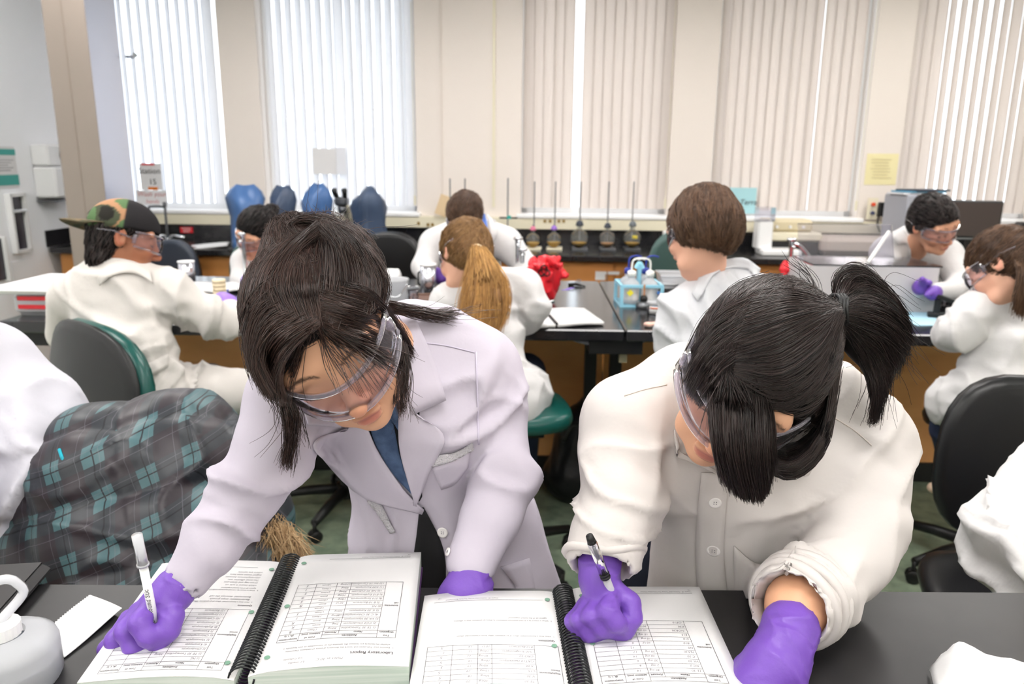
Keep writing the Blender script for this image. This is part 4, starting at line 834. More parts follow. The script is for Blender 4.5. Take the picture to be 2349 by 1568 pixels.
p = tp(2165, 730); A = Fm(p, -.4); r = thing('slide_stainer', 'black bench tool with a green tip on the blue pad', 'tool', p); b = B(A); b.box((0, 0, .012), (.12, .045, .02), bev=.004); b.build('base', M_blackp, r); b = B(A); b.box((-.03, 0, .045), (.02, .03, .06)); b.build('post', M_blackp, r); b = B(A); b.box((.02, 0, .072), (.12, .028, .016), rot=RY(.3)); b.build('arm', M_blackp, r); b = B(A); b.box((.06, .0, .07), (.05, .026, .008), rot=RY(.3)); b.build('green_tip', mat('green_tip', (110, 200, 60), .4), r)
# bag on the floor
p = G(1330, 1160, 0); pr = [cone(p+[0, .10, .12], p+[.02, .12, .30], .15, .12), cone(p+[.02, .12, .30], p+[.05, .13, .47], .12, .03), ell(p+np.array([.02, .10, .10]), [.19, .13, .11])]
V, Fc = surf(pr, .014, .05); N = vnormals(V, Fc); V = V+N*(fold(V, p+[0, .05, .3], [.3, 0, 1], .09, .008, .3, 3)+fold(V, p+[.05, 0, .15], [1, 0, .5], .08, .007, .25, 5))[:, None]; V[:, 2] = np.maximum(V[:, 2], .004)
r = thing('black_bag', 'slumped black bag on the floor under the middle table', 'bag', p+np.array([0, .1, 0])); mk('bag', V, Fc, mat('bag_nylon', (22, 22, 25), .35, bump=(30, .2)), r, True)
for k_, (px, py) in enumerate(((1338, 1020), (1336, 1030))): q = P(px, py, 3.06); b = B(); b.box(q, (.012, .008, .012)); b.build('zip_pull', mat('brass', (170, 130, 50), .35, metal=.8), r)
q = P(1312, 990, 3.08); b = B(); b.tube(spline([P(1290, 1010, 3.10), P(1315, 975, 3.08), P(1345, 985, 3.05), P(1350, 1030, 3.04)], 12), .012, 6); b.build('strap', M_blackp, r, True)
# ================================================================== people: shared builders
M_skin = mat_attr('skin', .5, .35)
M_coatL = mat('lilac_white_coat', (194, 187, 200), .75, spec=.25, bump=(16, .22)); M_coatR = mat('cream_white_coat', (208, 202, 199), .8, spec=.2, bump=(15, .30))
M_coat = mat('white_coat', (214, 212, 212), .8, spec=.2, bump=(13, .5)); M_coatw = mat('warm_white_coat', (212, 207, 202), .8, spec=.2, bump=(13, .5))
M_glove = mat('purple_nitrile', (116, 78, 176), .42, spec=.45, bump=(260, .06))
M_hairk = mat('black_brown_hair', (26, 18, 17), .36, spec=.6, rnd=(78, 57, 51)); M_hairk2 = mat('black_hair', (22, 17, 17), .34, spec=.6, rnd=(60, 46, 44)); M_capk = mat('hair_base', (13, 10, 10), .6, spec=.2)
M_hairb = mat('brown_hair', (66, 46, 34), .5, rnd=(112, 82, 60)); M_capb = mat('brown_hair_base', (70, 50, 38), .6, bump=(60, .5, (3, 3, .4)))
M_blond = mat('blonde_hair', (150, 108, 62), .45, rnd=(222, 172, 104)); M_capbl = mat('blonde_base', (140, 102, 64), .6)
M_denim = mat('denim', (52, 72, 104), .8, bump=(600, .2), var=((78, 100, 134), 40, 3)); M_blackcl = mat('black_cloth', (16, 16, 19), .8)
M_goggle = mat_thin('goggle_lens', (236, 232, 240), (248, 246, 250), .09, .06, .06); M_gogrim = mat_thin('goggle_frame', (232, 228, 238), (240, 237, 244), .16, .15, .24)
SK = np.array(lin((222, 170, 138))[:3]); LIP = np.array(lin((192, 122, 108))[:3]); BRW = np.array(lin((52, 38, 34))[:3]); RED = np.array(lin((214, 138, 112))[:3])
def frame3(f, u):
    f = f/np.linalg.norm(f); u = u-f*(u@f); u /= np.linalg.norm(u); r = np.cross(f, u); return np.stack([r, f, u], 1)
def half(n, c):
    n = np.array(n, float); n /= np.linalg.norm(n); return (lambda Q: Q@n-c), np.array([-9., -9, -9]), np.array([9., 9, 9])
def mixc(c, col, m): return c*(1-m[:, None])+col*m[:, None]
def head_mesh(o, Rm, s, neck, res=.004, tone=None, nr=.048, open_eye=False):
    """continuous head, ears and neck; o head centre, Rm columns right/forward/up, neck = world base point"""
    L = lambda p: (np.array(p)-o)@Rm/s
    nb = L(neck)
    pr = [ell((0, -.012, .034), (.073, .090, .078)), ell((0, .028, -.012), (.064, .062, .082)), ell((0, .040, -.072), (.046, .044, .036)), cone((-.030, .052, -.088), (.030, .052, -.088), .020, .020), ell((0, .074, -.100), (.020, .017, .016))]
    pr += [ell((s_*.036, .062, -.030), (.026, .026, .026)) for s_ in (-1, 1)]+[cone((-.046, .072, .026), (.046, .072, .026), .014, .014)]
    pr += [(*p, .008) for p in (cone((0, .086, .016), (0, .104, -.030), .006, .0105), ell((0, .106, -.036), (.012, .011, .010)), ell((-.013, .095, -.040), (.008, .009, .008)), ell((.013, .095, -.040), (.008, .009, .008)))]
    pr += [(*p, .006) for p in (ell((0, .092, -.064), (.022, .010, .0065)), ell((0, .091, -.075), (.019, .010, .0075)))]
    ct = [ell((s_*.031, .098, .004), (.015, .014, .011)) for s_ in (-1, 1)]+[(lambda Q: np.sqrt((Q[..., 1]-.101)**2*.6+(Q[..., 2]+.0695)**2)-.0022, np.array([-.02, .085, -.08]), np.array([.02, .12, -.06]))]
    V, Fc = surf(pr, res/s, .02, ct, .010)
    # lids, ears and neck added as a second union pass
    pr2 = pr+[(*ell((s_*.031, .080, .003), (.0155, .011, .0115)), .004) for s_ in (-1, 1)]
    pr2 += [(*ell((s_*.074, -.008, -.004), (.010, .019, .031)), .006) for s_ in (-1, 1)]+[(*cone((0, -.022, -.045), nb, nr, nr*1.08), .03)]
    ct = [ell((s_*.031, .101, .004), (.017, .014, .012)) for s_ in (-1, 1)]+[ell((s_*.082, -.002, -.002), (.006, .011, .018)) for s_ in (-1, 1)]+ct[2:]
    V, Fc = surf(pr2, res/s, .02, ct, .006)
    x, y, z = V.T; c = np.repeat((SK if tone is None else tone)[None], len(V), 0); ax = np.abs(x)
    c = mixc(c, RED*(c[0]/SK), .5*np.exp(-((ax-.04)**2+(z+.035)**2)/.0005)*(y > .03)+.5*np.exp(-(x*x+(z+.036)**2)/.00025)*(y > .08))
    lipm = np.clip(1.6-((x/.021)**2+((z+.0695)/.0105)**2)*1.5, 0, 1)*(y > .078); c = mixc(c, LIP, lipm)
    bz = .028+.006*np.clip(1-((ax-.034)/.02)**2, -1, 1); c = mixc(c, BRW, np.clip(2.0-np.abs(z-bz)/.0014, 0, 1)*((ax > .014) & (ax < .054) & (y > .04))*.9)
    lz = -.0035+.003*(1-((ax-.031)/.015)**2); c = mixc(c, BRW*.6, np.clip(1.8-np.abs(z-lz+.004)/.0014, 0, 1)*((ax > .016) & (ax < .047) & (y > .055)))
    c = mixc(c, RED*(c[0]/SK), .6*((ax > .078) & (np.abs(z) < .03)))
    return o+(V*s)@Rm.T, Fc, c
def cap_mesh(o, Rm, s, off=.010, res=.005, plane=((0, -.746, .666), -.012), extra=(), noise=.0):
    pr = [ell((0, -.012, .036), (.073+off, .090+off, .078+off)), ell((0, -.045, -.01), (.062+off, .055+off, .07+off))]+list(extra)
    n, c = plane; n = np.array(n)/np.linalg.norm(n); V, Fc = surf(pr, res/s, .02, [half(n, c)], .006)
    if noise: V = V+vnormals(V, Fc)*(noise*vnoise(V*np.array([1, 1, .4]), 90, 4))[:, None]
    return o+(V*s)@Rm.T, Fc
def goggles(o, Rm, s, parent, tilt=0.0, dz=.0, wide=1.0):
    r = []
    def pt(a, z, k=1.0): return (.083*wide*k*math.sin(a), -.004+(.112*k)*math.cos(a)*(.72+.28*math.cos(a)), z+dz)
    T = Matrix.Rotation(tilt, 3, 'X'); W = lambda p: o+(np.array(T@Vector(p))*s)@Rm.T
    az = np.linspace(-1.2, 1.2, 25)
    g = np.array([[W(pt(a, z*(1-.25*abs(a/1.45)**2), 1+.05*math.cos(3.14*z/.05))) for z in np.linspace(-.026, .026, 6)] for a in az]); b = B(); b.sheet(g, .0016); gp = b.build('goggles', M_goggle, parent, True)
    for z in (-.027, .027):
        b = B(); b.tube([W(pt(a, z*(1-.25*abs(a/1.45)**2), 1.02)) for a in az], [.0038]*25, 8); b.build('goggle_rim', M_gogrim, gp, True)
    for sd in (-1, 1):
        b = B(); b.tube([W(pt(sd*1.19, -.014)), W(pt(sd*1.19, .014))], .007, 8); b.build('goggle_hinge', M_gogrim, gp, True)
        b = B(); b.tube([W(pt(sd*1.19, .0)), W((sd*.084, -.03, .012+dz)), W((sd*.078, -.075, .01+dz))], [.004, .0022, .002], 6); b.build('goggle_arm', M_gogrim, gp, True)
    return gp
def guide_hair(groups, tree, n, r0, r1, jit, K=12, lift=.004, seed=0, zfall=1.0, flyaway=0.0):
    """strands interpolated between neighbouring guides drawn over the head; each guide point (px,py[,zc])"""
    rs = np.random.RandomState(seed); out = []
    for gi, (guides, cnt_) in enumerate(groups):
        gs = []
        for g in guides:
            sp = []
            lastz = None
            for q in g:
                if len(q) == 3: z = q[2]
                else:
                    d = ray(q[0], q[1]); h = tree.ray_cast(Vector(CC), Vector(d)); z = ((np.array(h[0])-CC)@CF-lift) if h[0] is not None else None
                sp.append([q[0], q[1], z])
            zs = [q[2] for q in sp if q[2] is not None]
            for i, q in enumerate(sp):
                if q[2] is None:
                    j = min((j for j in range(len(sp)) if sp[j][2] is not None), key=lambda j: abs(j-i), default=None); q[2] = sp[j][2] if j is not None else zfall
            gs.append(spline(sp, K))
        gs = np.array(gs); m = len(gs)
        for k in range(cnt_):
            t = rs.rand()*(m-1) if m > 1 else 0; i = min(int(t), m-2) if m > 1 else 0; u = t-i; q = gs[i]*(1-u)+(gs[i+1] if m > 1 else gs[i])*u
            a = rs.normal(size=3)*np.array([jit, jit, .0]); bq = rs.normal(size=3)*np.array([jit, jit, 0]); w = np.linspace(0, 1, K)[:, None]
            q = q+a*(1-w)*.7+bq*w+np.stack([np.sin(w[:, 0]*(4+rs.rand()*5)+rs.rand()*6)*jit*.5, np.cos(w[:, 0]*(4+rs.rand()*4)+rs.rand()*6)*jit*.5, -np.abs(rs.normal()*.004)*np.sin(w[:, 0]*3.14)], 1)
            if flyaway and rs.rand() < flyaway: q = q+np.stack([w[:, 0]**2*rs.normal()*40, w[:, 0]**2*rs.normal()*30, w[:, 0]*0], 1)
            out.append([P(*v) for v in q])
    V, Fc = strand_mesh(np.array(out), r0, r1); return V, Fc
def hair_on(cap, o, Rm, s, m, n, tgt, seed, arc=.5, r0=.0011, tree=None, **kw):
    """short strands lying on the hair volume, combed towards local direction tgt"""
    me = cap.data; nv = len(me.vertices); co = np.zeros(nv*3, np.float32); no = np.zeros(nv*3, np.float32); me.vertices.foreach_get('co', co); me.vertices.foreach_get('normal', no); co = co.reshape(-1, 3).astype(float); no = no.reshape(-1, 3).astype(float)
    rs = np.random.RandomState(seed); t = np.array(tgt, float)@Rm.T; t /= np.linalg.norm(t); K = 6; paths = []; out_ = (co-o)
    ok = np.where((no*out_).sum(1) > .03*s*.5)[0]
    tree = tree or bvh(co, np.array([list(p.vertices)+([p.vertices[-1]] if len(p.vertices) == 3 else []) for p in me.polygons]))
    for i in rs.choice(ok, n):
        q = co[i]+no[i]*.002; path = [q]; nn = no[i]; st = rs.uniform(.5, 1)*arc*.1*s/(K-1); tj = t+rs.normal(size=3)*.18; dr = None
        for k in range(K-1):
            g = tj-nn*(tj@nn); g /= np.linalg.norm(g)+1e-9; q = q+g*st
            if k < K-2:
                h = tree.find_nearest(Vector(q)); nn = np.array(h[1]); q = np.array(h[0])+nn*(.002+.0015*rs.rand())
            path.append(q)
        paths.append(path)
    V, Fc = strand_mesh(np.array(paths), r0, r0*.5); mk('hair_strands', V, Fc, m, cap)['kind'] = 'stuff'
def hand(name, chains, parent, res=.0024, k=.0022, m=None, extra=(), wr=None):
    pr = []
    for c in chains: pr += chain(c)
    pr += list(extra); V, Fc = surf(pr, res, k, pad=.01); N = vnormals(V, Fc)
    if wr is not None:
        for c, ax, lam, am, rd in wr: V = V+N*fold(V, c, ax, lam, am, rd, 3)[:, None]
    return mk(name, V, Fc, m or M_glove, parent, True), V, Fc
def calm(V, cs, r=.065):
    w = np.ones(len(V))
    for c in cs: w *= 1-np.exp(-((V-c)**2).sum(1)/(r*r))
    return w
def person(label, loc, name='person'):
    return thing(name, label, 'person', loc)

# ================================================================== left foreground woman
FL = person('woman with messy dark updo in a lilac-white coat writing in the left notebook', (-.05, 1.25, 0))
sH = .96; zH = .95
fv = IMG(.36, -.65, .67); uv = IMG(-.32, .59, .74); Rm = frame3(fv, uv); oH = P(750, 772, zH)
nk = P(935, 800, 1.12)
V, Fc, c = head_mesh(oH, Rm, sH, nk, .0034, nr=.044); Vh, Fh = V, Fc; mk('body', V, Fc, M_skin, FL, True, colors=c)
goggles(oH, Rm, sH, FL, -.02, -.010, 1.04)
Vc, Fcc = cap_mesh(oH, Rm, sH, .010, .005, ((0, -.70, .714), -.004), extra=[ell((-.02, -.085, .080), (.042, .038, .042)), ell((.034, -.01, .02), (.046, .07, .055))])
cap = mk('hair', Vc, Fcc, M_capk, FL, True); tr = bvh(np.vstack([Vc, Vh]), np.vstack([Fcc, Fh+len(Vc)]))
hair_on(cap, oH, Rm, sH, M_hairk, 3200, (-.15, -.75, .65), 21, arc=1.3, r0=.00045)
gA = [[(566, 790), (562, 690), (600, 590), (700, 512)], [(602, 760), (585, 680), (625, 590), (722, 530)], [(640, 740), (610, 660), (650, 580), (728, 525)], [(690, 742), (650, 650), (675, 575), (735, 520)], [(722, 745), (705, 650), (718, 565), (742, 518)], [(755, 742), (790, 650), (780, 570), (748, 520)], [(820, 720), (840, 650), (810, 570), (752, 522)], [(872, 700), (876, 640), (830, 560), (756, 524)]]
gB = [[(730, 600), (610, 640), (562, 730), (580, 850)], [(700, 660), (600, 700), (568, 790), (605, 880)], [(700, 710), (620, 750), (590, 830), (620, 905)], [(718, 735), (650, 775), (615, 840), (632, 905)], [(722, 745), (668, 800), (640, 860), (648, 915)]]
gC = [[(730, 640), (830, 660), (890, 720), (930, 790)], [(732, 690), (820, 715), (895, 745), (938, 815)], [(730, 735), (800, 755), (870, 785), (925, 815)], [(732, 745), (790, 785), (850, 815), (900, 850)]]
gC2 = [[(734, 740), (785, 752), (840, 772), (905, 800)], [(735, 746), (785, 775), (838, 803), (893, 830)]]
gBang = [[(724, 750), (735, 800), (752, 850, .83), (770, 895, .82)], [(732, 748), (768, 800), (805, 850, .835), (838, 908, .83)], [(735, 746), (800, 790), (860, 835, .85), (915, 890, .87)], [(740, 744), (820, 780), (890, 815, .88), (935, 850, .90)]]
gBangL = [[(705, 748), (672, 810), (650, 870, .90), (640, 930, .90)], [(712, 752), (690, 820), (668, 880, .87), (660, 925, .87)]]
gTuft = [[(632, 880, .93), (650, 950, .93), (655, 1010, .945), (648, 1060, .96)], [(655, 890, .92), (680, 950, .92), (676, 1010, .94), (664, 1075, .95)]]
gTuft2 = [[(600, 880, .95), (622, 930, .95), (640, 990, .96)], [(690, 935, .92), (712, 985, .93), (722, 1030, .94)]]
gRight = [[(928, 790, .97), (938, 850, .97), (932, 910, .97), (922, 950, .97)], [(912, 790, .97), (915, 860, .97), (905, 900, .96), (915, 940, .96)]]
gBack = [[(895, 700, 1.03), (950, 706, 1.06), (1000, 716, 1.09), (1045, 716, 1.12)], [(898, 712, 1.03), (950, 722, 1.06), (1000, 728, 1.08), (1040, 722, 1.11)]]
gTop = [[(700, 535), (690, 515, 1.0), (680, 500, 1.0)], [(735, 520), (730, 495, 1.0), (722, 470, 1.0)], [(775, 525), (790, 510, 1.0), (800, 500, 1.0)], [(800, 545), (840, 535, 1.0), (870, 560, 1.0)]]
gMess = [[(700, 560), (660, 520), (700, 500), (760, 515)], [(720, 540), (700, 505), (760, 500), (810, 540)], [(760, 530), (820, 520), (860, 570), (868, 640)], [(780, 560), (840, 580), (885, 650), (880, 700)]]
V, Fc = guide_hair([(gA, 2300), (gB, 1900), (gC, 1500), (gC2, 500), (gMess, 600)], tr, 0, .00042, .00022, 7, 12, .003, 1)
tag(mk('hair_strands', V, Fc, M_hairk, cap, False), kind='stuff')
V, Fc = guide_hair([(gBang, 40), (gBangL, 60), (gTuft, 170), (gTuft2, 26), (gRight, 90), (gBack, 190), (gTop, 110)], tr, 0, .00048, .0002, 7, 12, .004, 2, .95, .12)
tag(mk('loose_strands', V, Fc, M_hairk, cap, False), kind='stuff')
# coat
dn = np.array([0, 1., 0]); fl = (dn, .72)
pr = chain([(920, 930, 1.17, .125), (985, 1100, 1.24, .125), (1025, 1230, 1.28, .150), (1045, 1400, 1.30, .165)], fl)
pr += chain([(668, 915, 1.06, .058), (800, 860, 1.12, .075), (960, 815, 1.16, .078), (1098, 850, 1.17, .066)])
pr += chain([(900, 905, 1.13, .09), (1010, 960, 1.17, .10)])+chain([(935, 770, 1.13, .045), (975, 800, 1.16, .07)])
slR = chain([(1095, 855, 1.17, .056), (1135, 960, 1.17, .050), (1158, 1090, 1.14, .045), (1120, 1190, 1.11, .041), (1082, 1288, 1.09, .037)])
slL = chain([(660, 930, 1.05, .056), (620, 1020, 1.02, .053), (560, 1135, 1.0, .047), (490, 1240, .98, .039), (432, 1322, .965, .030)])
skirt = [(*p[:3], .03) for p in chain([(1130, 1180, 1.26, .07), (1180, 1400, 1.26, .085)])+chain([(880, 1160, 1.22, .04), (865, 1330, 1.24, .055)], fl)]
V, Fc = surf(pr+slR+slL+skirt, .006, .035, cuts=chain([(1079, 1302, 1.087, .0235), (1072, 1340, 1.08, .026)])+chain([(424, 1334, .962, .021), (400, 1364, .956, .024)]), ck=.003)
N = vnormals(V, Fc); dsp_ = fold(V, P(570, 1120, .98), P(610, 1010, 1.02)-P(485, 1240, .98), .05, .006, .10, 1)+fold(V, P(1165, 1080, 1.1), P(1150, 960, 1.17)-P(1120, 1190, 1.11), .045, .0065, .09, 2)+fold(V, P(650, 960, 1.0), [1, .2, .5], .07, .006, .10, 3)+fold(V, P(1120, 900, 1.1), [.8, 0, -.6], .06, .006, .10, 4)+fold(V, P(1100, 1320, 1.15), [1, .1, .1], .07, .007, .14, 5)+fold(V, P(880, 1240, 1.15), [.9, 0, .3], .06, .005, .10, 6)+fold(V, P(480, 1240, .96), P(555, 1130, 1.0)-P(432, 1322, .965), .035, .003, .07, 7)
dsp_ = dsp_*calm(V, [P(1082, 1288, 1.09), P(432, 1322, .965)]); V = V+N*(1.5*dsp_)[:, None]; coat = mk('lab_coat', V, Fc, M_coatL, FL, True); tr = bvh(V, Fc)
# what shows between the coat fronts
drape_part('black_top', tr, [(835, 955), (850, 1010), (905, 1090), (962, 1150)], [(930, 800), (960, 900), (962, 1000), (968, 1140)], M_blackcl, coat, 12, 8, .002, .002)
drape_part('denim_collar', tr, [(845, 968), (862, 1020), (900, 1085), (950, 1140)], [(895, 945), (905, 985), (918, 1050), (945, 1120)], M_denim, coat, 12, 6, .006, .003)
drape_part('denim_collar', tr, [(892, 955), (912, 985), (925, 1010)], [(918, 850), (930, 900), (935, 975)], M_denim, coat, 10, 5, .007, .003)
drape_part('black_trousers', tr, [(962, 1165), (955, 1230), (945, 1300), (940, 1390)], [(972, 1165), (1010, 1240), (1022, 1300), (1020, 1390)], M_blackcl, coat, 10, 6, .004, .002)
# lapels and collar
drape_part('lapel', tr, [(790, 985), (730, 1010), (735, 1045), (830, 1140), (968, 1180)], [(832, 960), (862, 1030), (900, 1090), (930, 1130), (972, 1172)], M_coatL, coat, 18, 9, .008, .003, .010)
drape_part('collar', tr, [(700, 950), (745, 955), (790, 965)], [(708, 974), (745, 976), (782, 980)], M_coatL, coat, 10, 5, .009, .003)
drape_part('lapel', tr, [(925, 905), (915, 960), (918, 1040), (952, 1160)], [(955, 950), (1019, 1002), (985, 1085), (955, 1162)], M_coatL, coat, 18, 9, .010, .003, .008)
drape_part('collar', tr, [(905, 722), (910, 800), (918, 860), (945, 952)], [(950, 722), (985, 800), (1005, 850), (1024, 918)], M_coatL, coat, 16, 8, .010, .003, .012)
drape_part('breast_pocket', tr, [(990, 1072), (1035, 1055), (1082, 1022)], [(1012, 1124), (1045, 1110), (1075, 1072)], M_coatL, coat, 10, 6, .004, .002)
drape_part('lace_trim', tr, [(992, 1046), (1040, 1040), (1085, 1018)], [(990, 1072), (1038, 1058), (1088, 1032)], mat('lace', (238, 234, 240), .8, bump=(380, 1.0)), coat, 12, 5, .007, .003)
drape_part('lace_trim', tr, [(842, 1150), (870, 1185), (895, 1225)], [(868, 1146), (888, 1185), (905, 1222)], MATS['lace'], coat, 10, 4, .006, .002)
drape_part('coat_pocket', tr, [(1148, 1300), (1180, 1340), (1182, 1352)], [(1215, 1280), (1225, 1330), (1228, 1350)], M_coatL, coat, 8, 5, .004, .002)
drape_part('yoke_seam', tr, [(968, 784), (1020, 790), (1088, 806)], [(968, 787), (1020, 793), (1088, 809)], mat('seam_lilac', (196, 188, 206), .8), coat, 12, 2, .0012, .001)
drape_part('armhole_seam', tr, [(1090, 806), (1092, 880), (1095, 960), (1096, 1020)], [(1094, 806), (1096, 880), (1099, 960), (1100, 1020)], MATS['seam_lilac'], coat, 12, 2, .0012, .001)
def button(tr, px, py, r, m, parent, name='button'):
    d = ray(px, py); h = tr.ray_cast(Vector(CC), Vector(d))
    if h[0] is None: return
    n = Vector(h[1]); n = -n if n.dot(Vector(CF)) > 0 else n; q = n.to_track_quat('Z', 'Y').to_matrix(); b = B()
    b.lathe([(r*.9, 0), (r, .0012), (r*.95, .003), (r*.7, .0024), (r*.1, .0022)], h[0]+n*.001, 20, rot=q); bt = b.build(name, m, parent, True)
    for i in range(4): w = math.pi/4+i*math.pi/2; b = B(); b.lathe([(.0008, 0), (.0008, .0006)], h[0]+n*.0032+q@Vector((r*.25*math.cos(w), r*.25*math.sin(w), 0)), 6, rot=q); b.build('button_hole', M_pencil, bt)
M_btn = mat('pearl_button', (238, 234, 232), .3); button(tr, 1016, 1219, .0085, M_btn, coat); button(tr, 1031, 1266, .006, M_btn, coat)
# bare wrist, gloves
hand('forearm', [[(440, 1315, .963, .0225), (412, 1340, .957, .0215)]], FL, m=mat('arm_skin', (222, 168, 132), .5))
z0 = .945
hl = [[(404, 1348, .957, .0265), (384, 1370, .951, .0235), (356, 1398, z0+.006, .0240)], [(356, 1398, z0+.006, .022), (312, 1424, z0+.010, .016)],
      [(378, 1380, z0-.002, .0150), (394, 1416, z0-.014, .0122), (386, 1446, z0-.020, .0108), (367, 1478, z0-.012, .0088)],      # thumb
      [(346, 1390, z0-.010, .0128), (318, 1428, z0-.032, .0108), (338, 1460, z0-.034, .0100), (364, 1487, z0-.016, .0082)],       # index
      [(318, 1402, z0-.004, .0122), (286, 1448, z0-.022, .0104), (306, 1486, z0-.022, .0097), (348, 1504, z0-.008, .0082)],        # middle
      [(296, 1418, z0+.004, .0114), (262, 1468, z0-.010, .0098), (280, 1506, z0-.010, .0092), (324, 1518, z0+.002, .0078)],         # ring
      [(282, 1436, z0+.012, .0104), (244, 1488, z0+.002, .0088), (258, 1520, z0+.002, .0084), (298, 1528, z0+.012, .0072)]]        # little
hand('glove', hl, FL, wr=[(P(392, 1362, .93), P(420, 1330, .93)-P(360, 1400, .93), .014, .0016, .035), (P(375, 1430, .92), [.5, .2, .8], .012, .0008, .03)])
hr = [[(1080, 1300, 1.085, .027), (1078, 1325, 1.08, .028), (1066, 1352, 1.075, .032)], [(1070, 1352, 1.075, .03), (1052, 1378, 1.07, .024), (1040, 1400, 1.06, .014)], [(1080, 1352, 1.07, .024), (1072, 1385, 1.06, .014), (1064, 1412, 1.05, .011)], [(1092, 1350, 1.07, .022), (1094, 1386, 1.06, .013), (1088, 1412, 1.05, .011)], [(1100, 1348, 1.075, .020), (1110, 1382, 1.065, .012), (1106, 1405, 1.06, .010)], [(1055, 1345, 1.08, .020), (1030, 1360, 1.075, .014), (1016, 1378, 1.07, .011)]]
hand('glove', hr, FL, wr=[(P(1080, 1318, 1.05), CU, .016, .002, .05)])
b = B(); b.tube(ringpts(P(1081, 1300, 1.087), P(1090, 1270, 1.09)-P(1078, 1325, 1.08), .0285, 24), .0042, 6, closed=True); b.build('beaded_bracelet', M_blackp, FL, True)
V, Fc = surf(chainw([(-.19, 1.26, .84, .10), (-.20, 1.30, .5, .08), (-.21, 1.32, .08, .06)])+chainw([(-.06, 1.26, .84, .10), (-.05, 1.30, .5, .08), (-.04, 1.32, .08, .06)])+[ell((-.21, 1.27, .05), (.05, .13, .045)), ell((-.04, 1.27, .05), (.05, .13, .045))], .014, .04); V[:, 2] = np.maximum(V[:, 2], .003); mk('trousers', V, Fc, M_blackcl, FL, True)

# ================================================================== right foreground woman
FR = person('woman with dark ponytail and hanging fringe in a cream coat writing at the right', (.42, 1.2, 0))
fv = IMG(-.45, -.66, .60); uv = IMG(.2, .58, .788); Rm = frame3(fv, uv); oH = P(1722, 856, .95); sH = .97
nk = P(1745, 985, 1.13)
V, Fc, c = head_mesh(oH, Rm, sH, nk, .0036); Vh, Fh = V, Fc; mk('body', V, Fc, M_skin, FR, True, colors=c)
goggles(oH, Rm, sH, FR, .0, -.006, 1.06)
Vc, Fcc = cap_mesh(oH, Rm, sH, .011, .005, ((0, -.70, .714), -.020), extra=[ell((-.03, -.02, -.02), (.075, .08, .07)), ell((-.055, .02, -.035), (.035, .05, .05))])
cap = mk('hair', Vc, Fcc, M_capk, FR, True); tr = bvh(np.vstack([Vc, Vh]), np.vstack([Fcc, Fh+len(Vc)])); tl = (P(1921, 714, 1.0)-oH)@Rm
hair_on(cap, oH, Rm, sH, M_hairk2, 3000, tl, 22, arc=1.3, r0=.00045)
g1 = [[(1765, 632), (1840, 645), (1895, 685), (1920, 706)], [(1740, 670), (1820, 665), (1885, 690), (1920, 710)], [(1718, 720), (1800, 695), (1880, 700), (1920, 712)], [(1704, 770), (1790, 740), (1870, 715), (1920, 714)], [(1694, 820), (1780, 790), (1865, 740), (1922, 718)], [(1690, 845), (1790, 860), (1880, 800), (1924, 722)], [(1690, 870), (1790, 940), (1888, 870), (1926, 728)], [(1700, 910), (1790, 1010), (1890, 940), (1926, 740)], [(1720, 1000), (1800, 1070), (1890, 990), (1924, 760)], [(1745, 1065), (1815, 1098), (1885, 1040), (1915, 900)]]
g2 = [[(1765, 632), (1690, 655), (1625, 720), (1580, 810)], [(1738, 672), (1660, 710), (1600, 780), (1572, 850)], [(1716, 722), (1640, 770), (1595, 830), (1572, 890)], [(1702, 775), (1640, 820), (1605, 870), (1588, 905)], [(1692, 828), (1650, 865), (1625, 900), (1612, 930)]]
g3 = [[(1650, 800), (1628, 900), (1632, 1010, .856), (1652, 1090, .876)], [(1670, 790), (1652, 900), (1656, 1030, .856), (1682, 1128, .876)], [(1690, 790), (1682, 900), (1686, 1040, .856), (1712, 1144, .876)], [(1712, 800), (1716, 910), (1722, 1040, .856), (1742, 1148, .876)], [(1735, 820), (1752, 930), (1752, 1040, .856), (1758, 1130, .872)], [(1745, 860), (1772, 950), (1778, 1020, .872), (1776, 1070, .88)]]
g4 = [[(1690, 860), (1740, 960), (1790, 1040), (1830, 1080, .93)], [(1660, 870), (1622, 930, .86), (1612, 1000, .85)]]
V, Fc = guide_hair([(g1, 3600), (g2, 1600), (g3, 1500)], tr, 0, .00042, .00022, 5, 12, .003, 5, .95)
tag(mk('hair_strands', V, Fc, M_hairk2, cap, False), kind='stuff')
zt = 1.0
pr = chain([(1918, 714, zt-.02, .016), (1950, 708, zt, .026), (1995, 722, zt+.02, .036), (2035, 752, zt+.03, .028)])+chain([(1930, 725, zt, .022), (1985, 785, zt+.02, .026), (2010, 850, zt+.02, .014), (2010, 930, zt+.02, .008)])+chain([(1926, 702, zt+.01, .010), (1950, 668, zt+.02, .008), (1985, 655, zt+.02, .010), (2015, 690, zt+.02, .018)])
Vp, Fp = surf(pr, .006, .02); pony = mk('ponytail', Vp, Fp, M_capk, cap, True); tp2 = bvh(Vp, Fp)
g5 = [[(1922, 700, zt-.03), (1940, 640, zt), (1980, 618, zt), (2030, 660, zt), (2075, 720, zt+.02)], [(1923, 705, zt-.035), (1965, 655, zt), (2010, 660, zt), (2055, 700, zt), (2085, 755, zt+.02)], [(1924, 710, zt-.04), (1975, 700), (2030, 715), (2070, 750, zt), (2088, 790, zt+.02)], [(1924, 716, zt-.04), (1980, 730), (2030, 750), (2065, 790, zt), (2070, 830, zt+.02)], [(1924, 721, zt-.035), (1980, 760), (2020, 790), (2045, 840, zt), (2042, 875, zt+.02)], [(1924, 726, zt-.03), (1970, 780), (2005, 840), (2020, 900, zt), (2010, 965, zt+.02)], [(1926, 730), (1960, 780), (1992, 840), (2005, 900, zt), (1998, 968, zt+.01)]]
